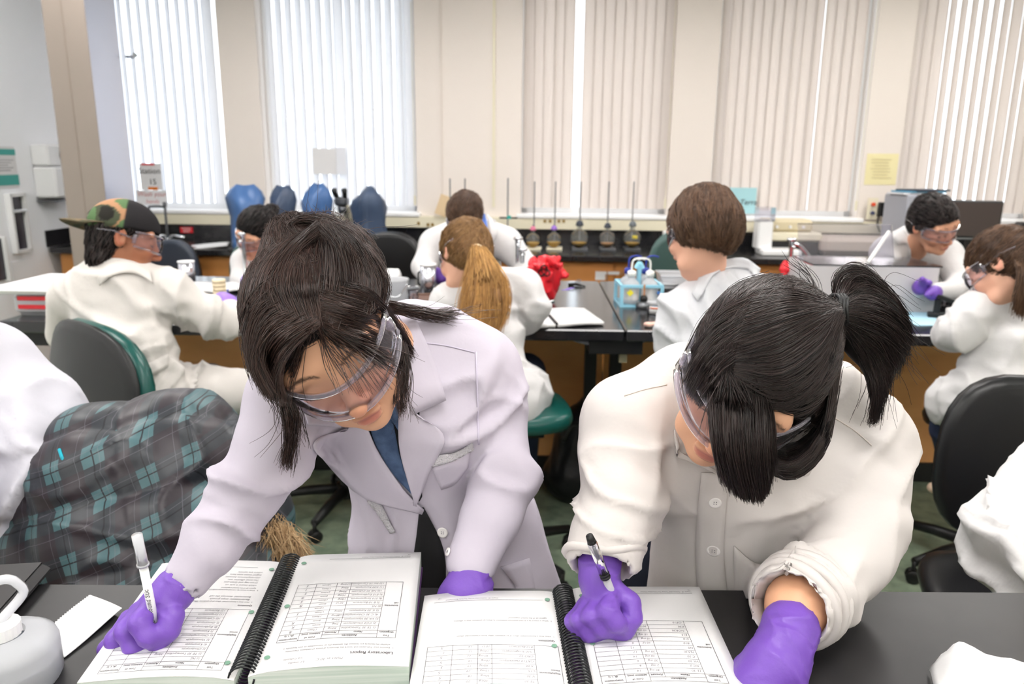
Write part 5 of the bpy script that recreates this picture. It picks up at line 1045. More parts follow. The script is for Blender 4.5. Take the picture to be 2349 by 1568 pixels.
g6 = [[(1922, 700, zt), (1915, 640, zt), (1945, 612, zt), (1985, 618, zt), (2015, 650, zt)], [(1924, 704, zt), (1928, 650, zt), (1955, 622, zt), (1995, 630, zt), (2020, 665, zt)]]
V, Fc = guide_hair([(g5, 1700), (g6, 90), ([[(2000, 740, zt), (2060, 830, zt), (2100, 900, zt)], [(1990, 730, zt), (2040, 620, zt), (2120, 640, zt)]], 14)], tp2, 0, .00045, .0002, 6, 14, .003, 6, zt, .04)
tag(mk('ponytail_strands', V, Fc, M_hairk2, cap, False), kind='stuff')
V, Fc = guide_hair([(g4, 60), ([[(1850, 650), (1800, 605, .95), (1770, 590, .95)], [(1890, 690), (1880, 640, .96), (1850, 600, .96)]], 12)], tr, 0, .0005, .0002, 7, 12, .004, 7, .95, .1); tag(mk('loose_strands', V, Fc, M_hairk2, cap, False), kind='stuff')
b = B()
for k_ in range(3): b.tube([P(1922, 713, zt-.018)+(CU*math.cos(t)*1.0-CF*math.sin(t))*.021+CR*(.004*(k_-1)+.002*math.sin(3*t)) for t in np.linspace(0, 2*math.pi, 18)[:-1]], .0028, 6, closed=True)
b.build('hair_tie', M_blackp, cap, True)
# coat
pr = chain([(1705, 1090, 1.15, .135), (1700, 1230, 1.20, .135), (1690, 1400, 1.24, .150)], (dn, .75))
pr += chain([(1445, 965, 1.11, .064), (1580, 910, 1.15, .080), (1740, 930, 1.19, .090), (1880, 950, 1.16, .084), (1978, 1010, 1.13, .070)])
pr += chain([(1560, 1040, 1.12, .085), (1840, 1060, 1.13, .09)])
sl1 = chain([(1440, 975, 1.10, .062), (1428, 1080, 1.07, .060), (1420, 1160, 1.03, .056), (1395, 1225, 1.0, .050), (1385, 1262, .99, .049)])
sl2 = chain([(1975, 1020, 1.12, .066), (1980, 1130, 1.09, .064), (1945, 1260, 1.05, .060), (1880, 1338, 1.0, .055), (1838, 1368, .965, .052)])
cuff2 = [(*cone(P(1842, 1368, .97), P(1818, 1386, .945), .055, .053), .012)]
V, Fc = surf(pr+sl1+sl2+cuff2, .006, .035, cuts=chain([(1384, 1272, .988, .034), (1378, 1320, .97, .040)])+chain([(1822, 1384, .950, .0405), (1800, 1405, .92, .047)]), ck=.003)
N = vnormals(V, Fc); dsp_ = fold(V, P(1950, 1240, 1.0), P(1975, 1100, 1.1)-P(1838, 1372, .97), .055, .007, .13, 11)+fold(V, P(1410, 1150, 1.0), CU*.9+CR*.3, .05, .0065, .10, 12)+fold(V, P(1900, 1060, 1.08), CR*.7-CU*.7, .075, .005, .13, 13)+fold(V, P(1700, 1200, 1.05), CR, .10, .004, .18, 14)+fold(V, P(1850, 1350, .95), CR*.6-CU*.8, .04, .004, .08, 15)+fold(V, P(1500, 1020, 1.05), CR, .07, .005, .10, 16)
dsp_ = dsp_*calm(V, [P(1385, 1262, .99), P(1825, 1380, .95)]); V = V+N*(1.6*dsp_)[:, None]; coat = mk('lab_coat', V, Fc, M_coatR, FR, True); tr = bvh(V, Fc)
b = B(); b.tube([P(1386, 1262, .990)+(CR*math.cos(t)*1.0+(CU*.35-CF*.94)*math.sin(t)*.9)*.050+CU*.004*math.sin(3*t) for t in np.linspace(0, 2*math.pi, 26)[:-1]], .006, 6, closed=True); b.build('cuff', M_coatR, coat, True)
b = B(); axc = P(1818, 1388, .945)-P(1870, 1345, .995); axc /= np.linalg.norm(axc); e1 = np.cross(axc, CU); e1 /= np.linalg.norm(e1); e2 = np.cross(axc, e1)
for dk, rr_ in ((0, .052), (-.016, .054), (-.03, .055)): b.tube([P(1820, 1386, .948)+axc*(dk+.004*math.sin(2*t+dk*90))+(e1*math.cos(t)+e2*math.sin(t))*rr_ for t in np.linspace(0, 2*math.pi, 30)[:-1]], .0075, 6, closed=True)
b.build('rolled_cuff', M_coatR, coat, True)
drape_part('collar', tr, [(1545, 985), (1550, 1020), (1575, 1045), (1640, 1075)], [(1560, 1020), (1552, 1046), (1590, 1062), (1650, 1090)], M_coatR, coat, 12, 6, .010, .003)
drape_part('collar', tr, [(1660, 1075), (1740, 1065), (1815, 1000), (1870, 940)], [(1720, 1080), (1790, 1070), (1856, 1090), (1878, 985)], M_coatR, coat, 16, 8, .010, .003)
drape_part('front_placket', tr, [(1610, 1085), (1600, 1180), (1596, 1280), (1602, 1375)], [(1672, 1085), (1664, 1180), (1660, 1280), (1670, 1375)], M_coatR, coat, 14, 5, .004, .0025)
drape_part('chest_pocket', tr, [(1684, 1254), (1730, 1290), (1790, 1292), (1826, 1250)], [(1684, 1372), (1720, 1372), (1770, 1372), (1800, 1372)], M_coatR, coat, 12, 6, .006, .003, .003)
M_sew = mat('cream_seam', (214, 204, 196), .8)
drape_part('shoulder_seam', tr, [(1432, 905), (1480, 890), (1530, 880)], [(1432, 908), (1480, 893), (1530, 883)], M_sew, coat, 10, 2, .0012, .001)
drape_part('shoulder_seam', tr, [(1905, 950), (1960, 985), (2000, 1020)], [(1905, 953), (1960, 988), (2000, 1023)], M_sew, coat, 10, 2, .0012, .001)
button(tr, 1637, 1260, .010, M_btn, coat); button(tr, 1640, 1150, .009, M_btn, coat)
M_arm = MATS['arm_skin']
hand('forearm', [[(1388, 1255, .995, .026), (1382, 1292, .984, .0245)]], FR, m=M_arm)
hand('forearm', [[(1860, 1350, 1.0, .043), (1830, 1390, .955, .038), (1815, 1434, .930, .0305)]], FR, m=M_arm)
z0 = .965
h1 = [[(1376, 1296, .982, .0285), (1376, 1330, .975, .0240), (1384, 1366, z0+.006, .0250)], [(1384, 1366, z0+.006, .0235), (1356, 1390, z0+.010, .0175)],
      [(1410, 1354, z0+.002, .0150), (1444, 1382, z0-.006, .0122), (1451, 1416, z0-.014, .0106), (1436, 1446, z0-.010, .0086)],
      [(1404, 1372, z0-.010, .0130), (1392, 1400, z0-.032, .0108), (1412, 1426, z0-.034, .0100), (1437, 1447, z0-.014, .0082)],
      [(1376, 1376, z0-.004, .0124), (1356, 1412, z0-.024, .0104), (1382, 1440, z0-.022, .0097), (1418, 1455, z0-.008, .0082)],
      [(1352, 1382, z0+.002, .0114), (1330, 1420, z0-.012, .0098), (1352, 1452, z0-.012, .0092), (1390, 1464, z0+.000, .0078)],
      [(1338, 1390, z0+.010, .0102), (1314, 1424, z0-.000, .0088), (1330, 1454, z0-.000, .0084), (1364, 1467, z0+.010, .0072)]]
hand('glove', h1, FR, wr=[(P(1378, 1318, .95), CU*.9-CR*.3, .016, .0016, .05), (P(1410, 1410, .93), [.5, .2, .8], .012, .0008, .03)])
h2 = [[(1812, 1440, .925, .0345), (1800, 1480, .91, .031), (1775, 1525, .90, .037)], [(1775, 1525, .90, .037), (1745, 1565, .895, .034)], [(1800, 1520, .90, .03), (1790, 1575, .89, .026)],
      [(1740, 1560, .895, .018), (1700, 1600, .89, .013), (1672, 1630, .89, .011)], [(1758, 1575, .89, .017), (1730, 1625, .885, .012), (1706, 1660, .885, .010)], [(1776, 1580, .89, .017), (1758, 1635, .885, .012), (1740, 1672, .885, .010)], [(1794, 1578, .89, .016), (1788, 1632, .885, .011), (1778, 1664, .885, .0095)], [(1752, 1510, .91, .02), (1712, 1530, .915, .014), (1690, 1556, .915, .011)]]
hand('glove', h2, FR, .003, wr=[(P(1805, 1470, .89), CU, .018, .0018, .06), (P(1780, 1540, .87), CR+CU, .02, .0014, .06)])
V, Fc = surf(chainw([(.30, 1.22, .86, .12), (.28, 1.24, .5, .085), (.28, 1.26, .08, .06)])+chainw([(.48, 1.22, .86, .12), (.49, 1.24, .5, .085), (.49, 1.26, .08, .06)])+[ell((.28, 1.21, .05), (.05, .13, .045)), ell((.49, 1.21, .05), (.05, .13, .045))], .014, .04); V[:, 2] = np.maximum(V[:, 2], .003); mk('trousers', V, Fc, mat('navy_cloth', (36, 42, 58), .8), FR, True)
# ================================================================== notebooks on the foreground bench
M_green = mat('pale_green_cover', (150, 190, 165), .5); M_coil = mat('black_coil', (24, 26, 28), .3)
M_hole = mat('punch_hole', (120, 160, 138), .7)
def page_fn(cs, th, lift, rip, seed):
    """reader coordinates (s from reader's left, t from reader's bottom) -> world; cs = far-left, far-right, near-right, near-left as seen here"""
    c = [np.array(q, float) for q in cs]
    def fn(s, t, up=0.0):
        a, w = 1-s, 1-t    # a: 0 at our left, w: 0 at our near edge
        q = (c[0]*(1-a)+c[1]*a)*t_far(t)+(c[3]*(1-a)+c[2]*a)*(1-t_far(t))
        return q+np.array([0, 0, th+lift(a)+rip*math.sin(5*a+seed)*math.sin(3.0*t+seed)+up])
    def t_far(t): return 1-t
    return fn
def page_grid(fn, n=16, m=12): return np.array([[fn(i/(n-1), j/(m-1)) for j in range(m)] for i in range(n)])
def block(g, zb, name, mtop, mside, parent):
    n, m, _ = g.shape; top = g.reshape(-1, 3); bot = top.copy(); bot[:, 2] = zb; vs = np.vstack([top, bot]); fs = []; o = n*m
    for i in range(n-1):
        for j in range(m-1): a, b_, c, d = i*m+j, (i+1)*m+j, (i+1)*m+j+1, i*m+j+1; fs += [(o+a, o+b_, o+c, o+d)]
    ring = [i*m for i in range(n)]+[(n-1)*m+j for j in range(1, m)]+[i*m+m-1 for i in range(n-2, -1, -1)]+[j for j in range(m-2, 0, -1)]
    for i in range(len(ring)): a, b_ = ring[i], ring[(i+1) % len(ring)]; fs.append((a, b_, o+b_, o+a))
    mk(name, vs, fs, mside, parent); b = B(); b.sheet(g+np.array([0, 0, .0006]), .0005, nrm=(0, 0, 1)); return b.build('page', mtop, parent, True)
class Print:
    def __init__(s, fn, AR): s.fn = fn; s.v = {}; s.AR = AR
    def put(s, key, v, f):
        V, Fq = s.v.setdefault(key, ([], [])); n = len(V); V += [tuple(s.fn(x, y, .0013)) for x, y in v]; Fq += [tuple(i+n for i in q) for q in f]
    def line(s, x0, y0, x1, y1, w=.0022, key='ink', n=6):
        dx, dy = x1-x0, (y1-y0); L = math.hypot(dx, dy); nx, ny = -dy/L*w/2, dx/L*w/2; v = []; f = []
        for i in range(n): t = i/(n-1); v += [(x0+dx*t+nx, y0+dy*t+ny), (x0+dx*t-nx, y0+dy*t-ny)]
        for i in range(n-1): f.append((2*i, 2*i+1, 2*i+3, 2*i+2))
        s.put(key, v, f)
    def text(s, x, y, st, size, key='ink', align='LEFT', shear=0, bold=0):
        v, f = text_geo(st, size, shear, align); 
        for k in range(1+bold): s.put(key, [(x+a[0]+.0012*k, y+a[1]/s.AR) for a in v], f)
    def build(s, parent):
        for key, (V, Fq) in s.v.items(): tag(mk('print' if key == 'ink' else 'handwriting', V, Fq, M_ink if key == 'ink' else M_pencil, parent), kind='stuff')
AR = 279/216
def table(pr, x0, x1, ytop, ybot, cols, rows, organism, data, head=True):
    """cols are s positions; data rows written by hand"""
    hh = .028 if head else 0; yr = ytop-2*hh; n = rows
    for x in (x0, x1): pr.line(x, ytop, x, ybot, .003)
    for c in cols: pr.line(c, ytop if c != cols[1] else ytop-hh, c, ybot, .0026)
    pr.line(x0, ytop, x1, ytop); pr.line(x0, ybot, x1, ybot)
    if head:
        pr.line(cols[0], ytop-hh, cols[2], ytop-hh); pr.line(x0, yr, x1, yr)
        pr.text((cols[0]+cols[2])/2, ytop-hh*.8, 'Antibiotic', .026, align='CENTER', bold=1); pr.text((x0+cols[0])/2, ytop-hh*.8, 'Test', .024, align='CENTER', bold=1); pr.text((x0+cols[0])/2, ytop-hh*1.75, 'Organism', .024, align='CENTER', bold=1)
        pr.text((cols[0]+cols[1])/2, yr+hh*.25, 'Name', .024, align='CENTER', bold=1); pr.text((cols[1]+cols[2])/2, yr+hh*.25, 'Amount', .024, align='CENTER', bold=1)
        pr.text((cols[2]+cols[3])/2, ytop-hh*.8, 'Zone of', .022, align='CENTER', bold=1); pr.text((cols[2]+cols[3])/2, ytop-hh*1.75, 'Inhibition (mm)', .020, align='CENTER', bold=1)
        pr.text((cols[3]+x1)/2, ytop-hh*.8, 'Interpretation', .021, align='CENTER', bold=1); pr.text((cols[3]+x1)/2, ytop-hh*1.75, '(R, I, S)', .021, align='CENTER', bold=1)
    st = (yr-ybot)/n
    for i in range(1, n): pr.line(cols[0], yr-st*i, x1, yr-st*i, .0018)
    ym = (yr+ybot)/2; pr.text(x0+.012, ym, organism[0], .0215, bold=1); pr.text(x0+.012, ym-.022, organism[1], .0215, bold=1)
    for i, row in enumerate(data):
        y = yr-st*(i+.75)
        for c, v in enumerate(row):
            if not v: continue
            X = [cols[0]+.012, cols[1]+.014, cols[2]+.035, cols[3]+.055][c]; pr.text(X+.006*math.sin(i*2.3+c), y, v, .027 if c != 3 else .034, 'hand', shear=.22)
def holes(fn, parent, s):
    for t in (.09, .5, .9):
        q = fn(s, t, .0016); b = B(); b.lathe([(.0036, 0), (.0036, .0004)], q, 16); b.build('punch_hole', M_hole, parent)
def notebook(label, sp0, sp1, left, right, thL, thR, zb, turns, coilr):
    """sp0/sp1: far and near end of the spine; left/right: the outer far and near corners, all on the bench plane"""
    c = (np.array(sp0)+np.array(sp1))/2; r = thing('spiral_notebook', label, 'notebook', (c[0], c[1], .91), 'spiral lab manuals'); e = np.array(sp1)-np.array(sp0); nrm = np.cross(e/np.linalg.norm(e), [0, 0, 1.]); nrm /= np.linalg.norm(nrm)
    if nrm[0] < 0: nrm = -nrm
    g = .008; A0, A1 = np.array(sp0), np.array(sp1)
    fl_ = page_fn([left[0], A0-nrm*g, A1-nrm*g, left[1]], thL, lambda a: .004*math.sin(math.pi*min(a*1.1, 1))-.004*max(0, a-.9)*10, .0015, 1.0)
    fr_ = page_fn([A0+nrm*g, right[0], right[1], A1+nrm*g], thR, lambda a: .003*math.sin(math.pi*a)-.004*max(0, .1-a)*10, .0015, 2.0)
    block(page_grid(fl_), zb+.002, 'page_block', M_paper, M_pageside, r); block(page_grid(fr_), zb+.002, 'page_block', M_paper, M_pageside, r)
    b = B(); q = [np.array(v)*1.0 for v in (left[0], right[0], right[1], left[1])]; cc = sum(q)/4; q = [cc+(v-cc)*1.012 for v in q]; b.add([(v[0], v[1], zb+k) for k in (0, .0018) for v in q], [(3, 2, 1, 0), (4, 5, 6, 7), (0, 1, 5, 4), (1, 2, 6, 5), (2, 3, 7, 6), (3, 0, 4, 7)]); b.build('cover', mat('violet_cover', (70, 40, 84), .5), r)
    zc_ = zb+.002+max(thL, thR)*.62; n = turns*12; pts = []
    for i in range(n+1):
        t = i/n; w = 2*math.pi*t*turns; q = A0*(1-t)+A1*t; pts.append(np.array([q[0], q[1], zc_])+nrm*coilr*1.12*math.cos(w)+np.array([0, 0, coilr*math.sin(w)]))
    b = B(); b.tube(pts, .0013, 5); b.build('spiral_binding', M_coil, r, True)
    holes(fl_, r, .085); holes(fr_, r, .915)
    return r, fl_, fr_
ZB = .9105
def gz(px, py, z=.932): q = G(px, py, z); return np.array([q[0], q[1], 0.0])+np.array([0, 0, ZB])
nbL, fLl, fLr = notebook('open spiral lab manual under the writing hand of the left woman', gz(668, 1283), gz(552, 1552), (gz(372, 1292), gz(176, 1562)), (gz(966, 1274), gz(938, 1535)), .020, .026, ZB, 46, .0135)
RB = ['tet', 'R']
pr = Print(fLr, AR)   # reader's left page, our right
pr.text(.11, .905, 'Laboratory Report', .036, bold=1); pr.text(.11, .87, '1.  Examine your TSA plates and record the diameters of zones of inhibition. Determine', .0195); pr.text(.135, .848, 'whether the bacteria are resistant (R), sensitive (S), or intermediate (I) (see Appendix I).', .0195)
dat = [('1) TE 30 Tetracycline', '30mg', '17mm', 'R'), ('2) CC2 Clindamycin', '2mg', '6mm', 'R'), ('3) VA 30 Vancomycin', '30mg', '6mm', 'R'), ('4) C 30 Chloramphenicol', '30mg', '19mm', 'I'), ('5) K 30 Kanamycin', '30mg', '17mm', 'S'), ('6) NS', '', '12mm', ''), ('7) B 10 Bacitracin', '10 U', '6mm', 'R'), ('8) S10 Streptomycin', '10mg', '15mm', 'S'), ('9) E15 Erythromycin', '15mg', '6mm', 'R'), ('10) NB 30 Cefoxitin', '30mg', '21mm', 'S'), ('11) K30 Kanamycin', '30mg', '17mm', 'I'), ('12) Imi 10 Ciprofloxacin', '10mg', '16mm', 'S')]
table(pr, .11, .89, .80, .315, [.235, .493, .60, .753], 12, ('Escherichia', 'coli'), dat)
pr.line(.08, .062, .72, .062); pr.text(.08, .045, 'Chapter 28 - Antimicrobial Testing: The Kirby-Bauer Method', .0155); pr.text(.08, .028, '146', .0155)
pr.text(.42, .945, 'Plates at 30 C', .03, 'hand', shear=.2); pr.text(.66, .955, 'Le media', .028, 'hand', shear=.2); pr.text(.68, .928, 'Ca Cefazolin', .024, 'hand', shear=.2); pr.build(nbL)
pr = Print(fLl, AR)   # reader's right page, our left
dat = [('1) NS', '', '', ''), ('2) TE 30 Tetracycline', '30mg', '', ''), ('3) Clindamycin', '', '', ''), ('4) Kanamycin', '', '', ''), ('5) Vancomycin', '', '', ''), ('6) Chloramphenicol', '', '', ''), ('7) Kanamycin', '', '', ''), ('8) Erythromycin', '', '', ''), ('9) Gentamycin', '', '', ''), ('10) Ceftriaxone', '', '', ''), ('11) Streptomycin', '', '', ''), ('12) Bacitracin', '', '', '')]
table(pr, .10, .90, .955, .48, [.26, .52, .62, .77], 12, ('Staphylococcus', 'aureus'), dat)
pr.text(.10, .44, 'Questions', .026, bold=1); pr.text(.11, .41, '1.  How does a bacteriostatic effect of an antibiotic differ from a bactericidal effect?', .019)
pr.text(.14, .385, 'Bacteriostatic: stops growth', .026, 'hand', shear=.2); pr.text(.14, .36, 'Bactericidal: destroys the cell', .026, 'hand', shear=.2)
pr.text(.11, .30, '2.  What is meant by a broad-spectrum antibiotic? Is there an antibiotic that is effective', .019); pr.text(.135, .28, 'against all of the tested organisms?', .019)
for k_, st in enumerate(('which means it acts on', 'Gram neg and Gram pos', 'The most effective was', 'chloramphenicol, because', 'largest zones seen here', 'others are narrow')): pr.text(.14, .25-.026*k_, st, .026, 'hand', shear=.2)
pr.line(.2, .075, .92, .075); pr.text(.88, .05, '147', .0155); pr.build(nbL)
nbR, fRl, fRr = notebook('open spiral lab manual under the writing hand of the right woman', gz(1291, 1347, .93), gz(1348, 1640, .93), (gz(974, 1363, .93), gz(926, 1640, .93)), (gz(1604, 1345, .93), gz(1742, 1640, .93)), .016, .018, ZB, 44, .0125)
pr = Print(fRr, AR)
dat = [('TE 30', '30 mg', '14', ''), ('CC 2', '2 mg', '6', ''), ('VA 30', '30 mg', '6', ''), ('C 30', '30 mg', '14', ''), ('NA30', '30 mg', '17', ''), ('NS', '', '12', ''), ('B10', '10 U', '6', ''), ('S10', '10 mg', '15', ''), ('E15', '15 mg', '6', ''), ('NOR30', '10 mg', '21', ''), ('K30', '30 mg', '', ''), ('CIP10', '10 mg', '', '')]
table(pr, .10, .91, .80, .33, [.235, .50, .60, .755], 12, ('Escherichia', 'coli'), dat)
pr.text(.11, .905, 'Laboratory Report', .036, bold=1)
pr.line(.08, .072, .72, .072); pr.text(.08, .054, 'Chapter 28 - Antimicrobial Testing: The Kirby-Bauer Method', .0155); pr.text(.08, .036, '146', .0155); pr.build(nbR)
pr = Print(fRl, AR)
dat = [('', '', '', ''), ('', '', '', ''), ('', '', '', ''), ('TE 30', '30mg', '20', 'S'), ('V 30', '30mg', '18', 'S'), ('C15', '15mg', '24', 'S'), ('K30', '30mg', '19', 'S'), ('GAT10 Gentamycin', '10mg', '18', 'S'), ('CRO 30', '30 mg', '22', 'S'), ('S10 Streptomycin', '10mg', '12', 'I'), ('B10 Bacitracin', '10 U', '14', 'S')]
table(pr, .06, .92, .97, .50, [.22, .50, .59, .755], 11, ('Staphylococcus', 'aureus'), dat)
pr.text(.075, .455, 'Questions', .027, bold=1); pr.text(.075, .42, '1.  How does a bacteriostatic effect of an antibiotic differ from a bactericidal effect?', .0195)
pr.text(.075, .285, '2.  What is meant by a broad-spectrum antibiotic? Is there an antibiotic that is effective', .0195); pr.text(.11, .262, 'against all of the tested organisms?', .0195)
pr.line(.12, .095, .92, .095); pr.text(.45, .075, 'Chapter 28 - Antimicrobial Testing: The Kirby-Bauer Method', .0155); pr.text(.87, .055, '147', .0155); pr.build(nbR)
# ---- pens
def pen(label, top, tip, parts, group='pens in the writing hands'):
    a, c = np.array(top), np.array(tip); r = thing('pen', label, 'pen', tip, group)
    for nm, t0, t1, r0, r1, m in parts:
        b = B(); b.tube([a*(1-t0)+c*t0, a*(1-(t0+t1)/2)+c*(t0+t1)/2, a*(1-t1)+c*t1], [r0, (r0+r1)/2, r1], 12); b.build(nm, m, r, True)
    return r, a, c
r, a, c = pen('white round stick pen standing upright in the left purple glove', P(314, 1226, .885), P(368, 1492, .945), [('cap', 0, .24, .0060, .0062, M_frost), ('cap_lip', .235, .25, .0072, .0072, M_frost), ('barrel', .25, .93, .0050, .0050, M_whitep), ('tip_cone', .93, .985, .0045, .0018, mat('dark_tip', (50, 50, 52), .3)), ('point', .985, 1.0, .0012, .0006, M_chrome)])
v, f = text_geo('BIC Ultra Round Stic', .0085, 0, 'LEFT'); ax = (c-a)/np.linalg.norm(c-a); sd = np.cross(ax, -CF); sd /= np.linalg.norm(sd); nn = np.cross(sd, ax); nn = nn if nn@CF < 0 else -nn; L0 = a+(c-a)*.86
mk('lettering', [L0-ax*p_[0]+(sd*math.sin((p_[1]-.003)/.0051)+nn*math.cos((p_[1]-.003)/.0051))*.0053*1.0 for p_ in v], f, M_ink, r)
pen('clear gel pen with black cap and grip rings in the right purple glove', P(1352, 1228, .915), P(1440, 1454, .985), [('push_cap', 0, .065, .0045, .0058, M_blackp), ('cap_sleeve', .065, .36, .0062, .0062, M_clear), ('plunger', .10, .25, .0022, .0022, M_greym), ('ring', .36, .375, .0066, .0066, M_blackp), ('ring', .39, .405, .0066, .0066, M_blackp), ('barrel', .40, .92, .0052, .0050, M_frost), ('ink_tube', .42, .9, .0024, .0024, mat('gold_ink', (150, 130, 80), .4)), ('tip_cone', .92, .985, .0048, .0016, M_whitep), ('point', .985, 1.0, .001, .0006, M_greym)])
# ---- wash bottle in the near corner
p = G(60, 1640, .91); z = (p-CC)@CF; p = np.array([P(62, 1560, .93)[0], p[1]+.055, .91]); A = Matrix.Translation(Vector(p)); r = thing('wash_bottle', 'large translucent wash bottle with a white cap in the near left corner', 'bottle', p)
q0 = P(62, 1400, .90); Rb = .057
ht = q0[2]-p[2]; b = B(A); b.lathe([(Rb*.94, 0), (Rb, .006), (Rb, ht*.56), (Rb*.96, ht*.64), (Rb*.8, ht*.72), (Rb*.48, ht*.77), (Rb*.42, ht*.80)], n=36, close=False); b.build('body', M_frost, r, True)
b = B(A); b.lathe([(.001, .004), (Rb*.95, .004), (Rb*.97, ht*.40), (.001, ht*.40)], n=30, close=False); b.build('liquid', mat_thin('water_liquid', (214, 222, 234), (226, 232, 242), .1, .1, .3), r, True)
b = B(A); n_ = 40; vs = []; fs = []
prof = [(.0195, ht*.78), (.0205, ht*.79), (.0205, ht*.965), (.0185, ht*.99), (.004, ht*1.0)]
for rr_, zz in prof: vs += [((rr_*(1.03 if j % 2 and rr_ > .019 else 1))*math.cos(2*math.pi*j/n_), (rr_*(1.03 if j % 2 and rr_ > .019 else 1))*math.sin(2*math.pi*j/n_), zz) for j in range(n_)]
for i in range(len(prof)-1):
    for j in range(n_): k_ = (j+1) % n_; fs.append((i*n_+j, i*n_+k_, (i+1)*n_+k_, (i+1)*n_+j))
fs.append(tuple(range((len(prof)-1)*n_, len(prof)*n_))); mk('cap', vs, fs, M_whitep, r, False, A)
top = Vector(p)+Vector((0, 0, ht)); b = B(); b.tube(spline([np.array(top), P(52, 1362, .895), P(38, 1336, .89), P(15, 1328, .885), P(-15, 1336, .88), P(-60, 1360, .87)], 22), [.0056]*22, 10); b.build('spout', M_frost, r, True)
# ---- paper towel with a serrated edge
A0, A1, A2, A3 = [G(x, y, .913) for x, y in ((208, 1368), (281, 1402), (148, 1506), (80, 1478))]; n = 50; g = np.zeros((n, 8, 3))
for i in range(n):
    for j in range(8):
        s_, t = i/(n-1), j/7; q = (A0*(1-s_)+A3*s_)*(1-t)+(A1*(1-s_)+A2*s_)*t; q = q+np.array([0, 0, .003*math.sin(3*s_+2*t)+.003])
        if j == 0 and i % 2: q = q+(A0-A1)/np.linalg.norm(A0-A1)*.0022
        g[i, j] = q
b = B(); b.sheet(g, .0012, nrm=(0, 0, 1)); tag(b.build('paper_towel', M_paper, None, True), 'folded white paper towel with serrated edge beside the wash bottle', 'paper towel')
# ---- black case
a = G(0, 1372, .91); c = G(112, 1352, .91); b = B(); cx = (a+c)/2; A = Matrix.Translation(Vector((c[0]-.10, c[1]-.085, .91)))@Matrix.Rotation(math.radians(8), 4, 'Z'); r = thing('black_case', 'flat black case at the left edge behind the wash bottle', 'case', A.translation); b = B(A); b.box((0, .04, .0125), (.20, .15, .022), bev=.009); b.build('shell', mat('case_black', (32, 31, 33), .45), r); b = B(A); b.box((0, .04, .0245), (.18, .13, .002)); b.build('lid_panel', M_blackp, r)
# ---- crumpled tissue
ps = [[(2130, 1532), (2200, 1470), (2260, 1500), (2360, 1520)], [(2140, 1568), (2210, 1545), (2280, 1540), (2370, 1560)], [(2150, 1620), (2220, 1600), (2300, 1600), (2380, 1610)]]
hz = np.array([[.004, .052, .030, .028], [.012, .034, .022, .034], [.004, .012, .010, .016]])
gp = np.zeros((12, 16, 3)); C0 = np.array([[list(G(x, y, .911+hz[i, j])) for j, (x, y) in enumerate(row)] for i, row in enumerate(ps)]); rows = np.array([spline(C0[i], 16) for i in range(3)])
for j in range(16): gp[:, j] = spline(rows[:, j], 12)
gp[..., 2] = np.maximum(.913, gp[..., 2]+.006*vnoise(gp.reshape(-1, 3), 32, 3).reshape(12, 16)+.003*vnoise(gp.reshape(-1, 3), 80, 5).reshape(12, 16))
b = B(); b.sheet(gp, .001, nrm=(0, 0, 1)); tag(b.build('tissue', M_paper, None, True), 'crumpled white tissue in the near right corner of the bench', 'tissue')
# ================================================================== plaid jacket over a chair
def hang(px, py, zc): return P(px, py, zc)
chair('black chair hidden under the plaid puffer jacket', -.80, 1.56, math.radians(170), .44, M_vinylb, M_blackp, .36, .26, backz=.20)
pr = chain([(250, 1090, 1.52, .105), (330, 1055, 1.56, .085), (430, 1040, 1.60, .085), (510, 1080, 1.58, .075)])+chain([(260, 1110, 1.50, .125), (215, 1250, 1.48, .13), (200, 1400, 1.46, .14)])+chain([(420, 1080, 1.56, .13), (360, 1230, 1.50, .15), (340, 1380, 1.46, .16)])+chain([(490, 1120, 1.58, .09), (500, 1230, 1.54, .11), (500, 1360, 1.50, .14)])+chain([(530, 1080, 1.60, .045), (570, 1190, 1.58, .05), (580, 1300, 1.54, .06)])
V, Fc = surf(pr, .010, .06); N = vnormals(V, Fc)
q = (V-P(330, 1150, 1.45)); u_ = q@CR; w_ = q@(CU*.9+CF*.3)
quilt = .017*np.abs(np.sin((u_*.9+w_*.35)*math.pi/.16))**.5+.015*np.abs(np.sin((w_-.25*u_)*math.pi/.13))**.5
V = V+N*(quilt+fold(V, P(480, 1070, 1.5), CR, .07, .010, .16, 21)+fold(V, P(300, 1250, 1.4), CU+CR*.3, .06, .006, .2, 22))[:, None]
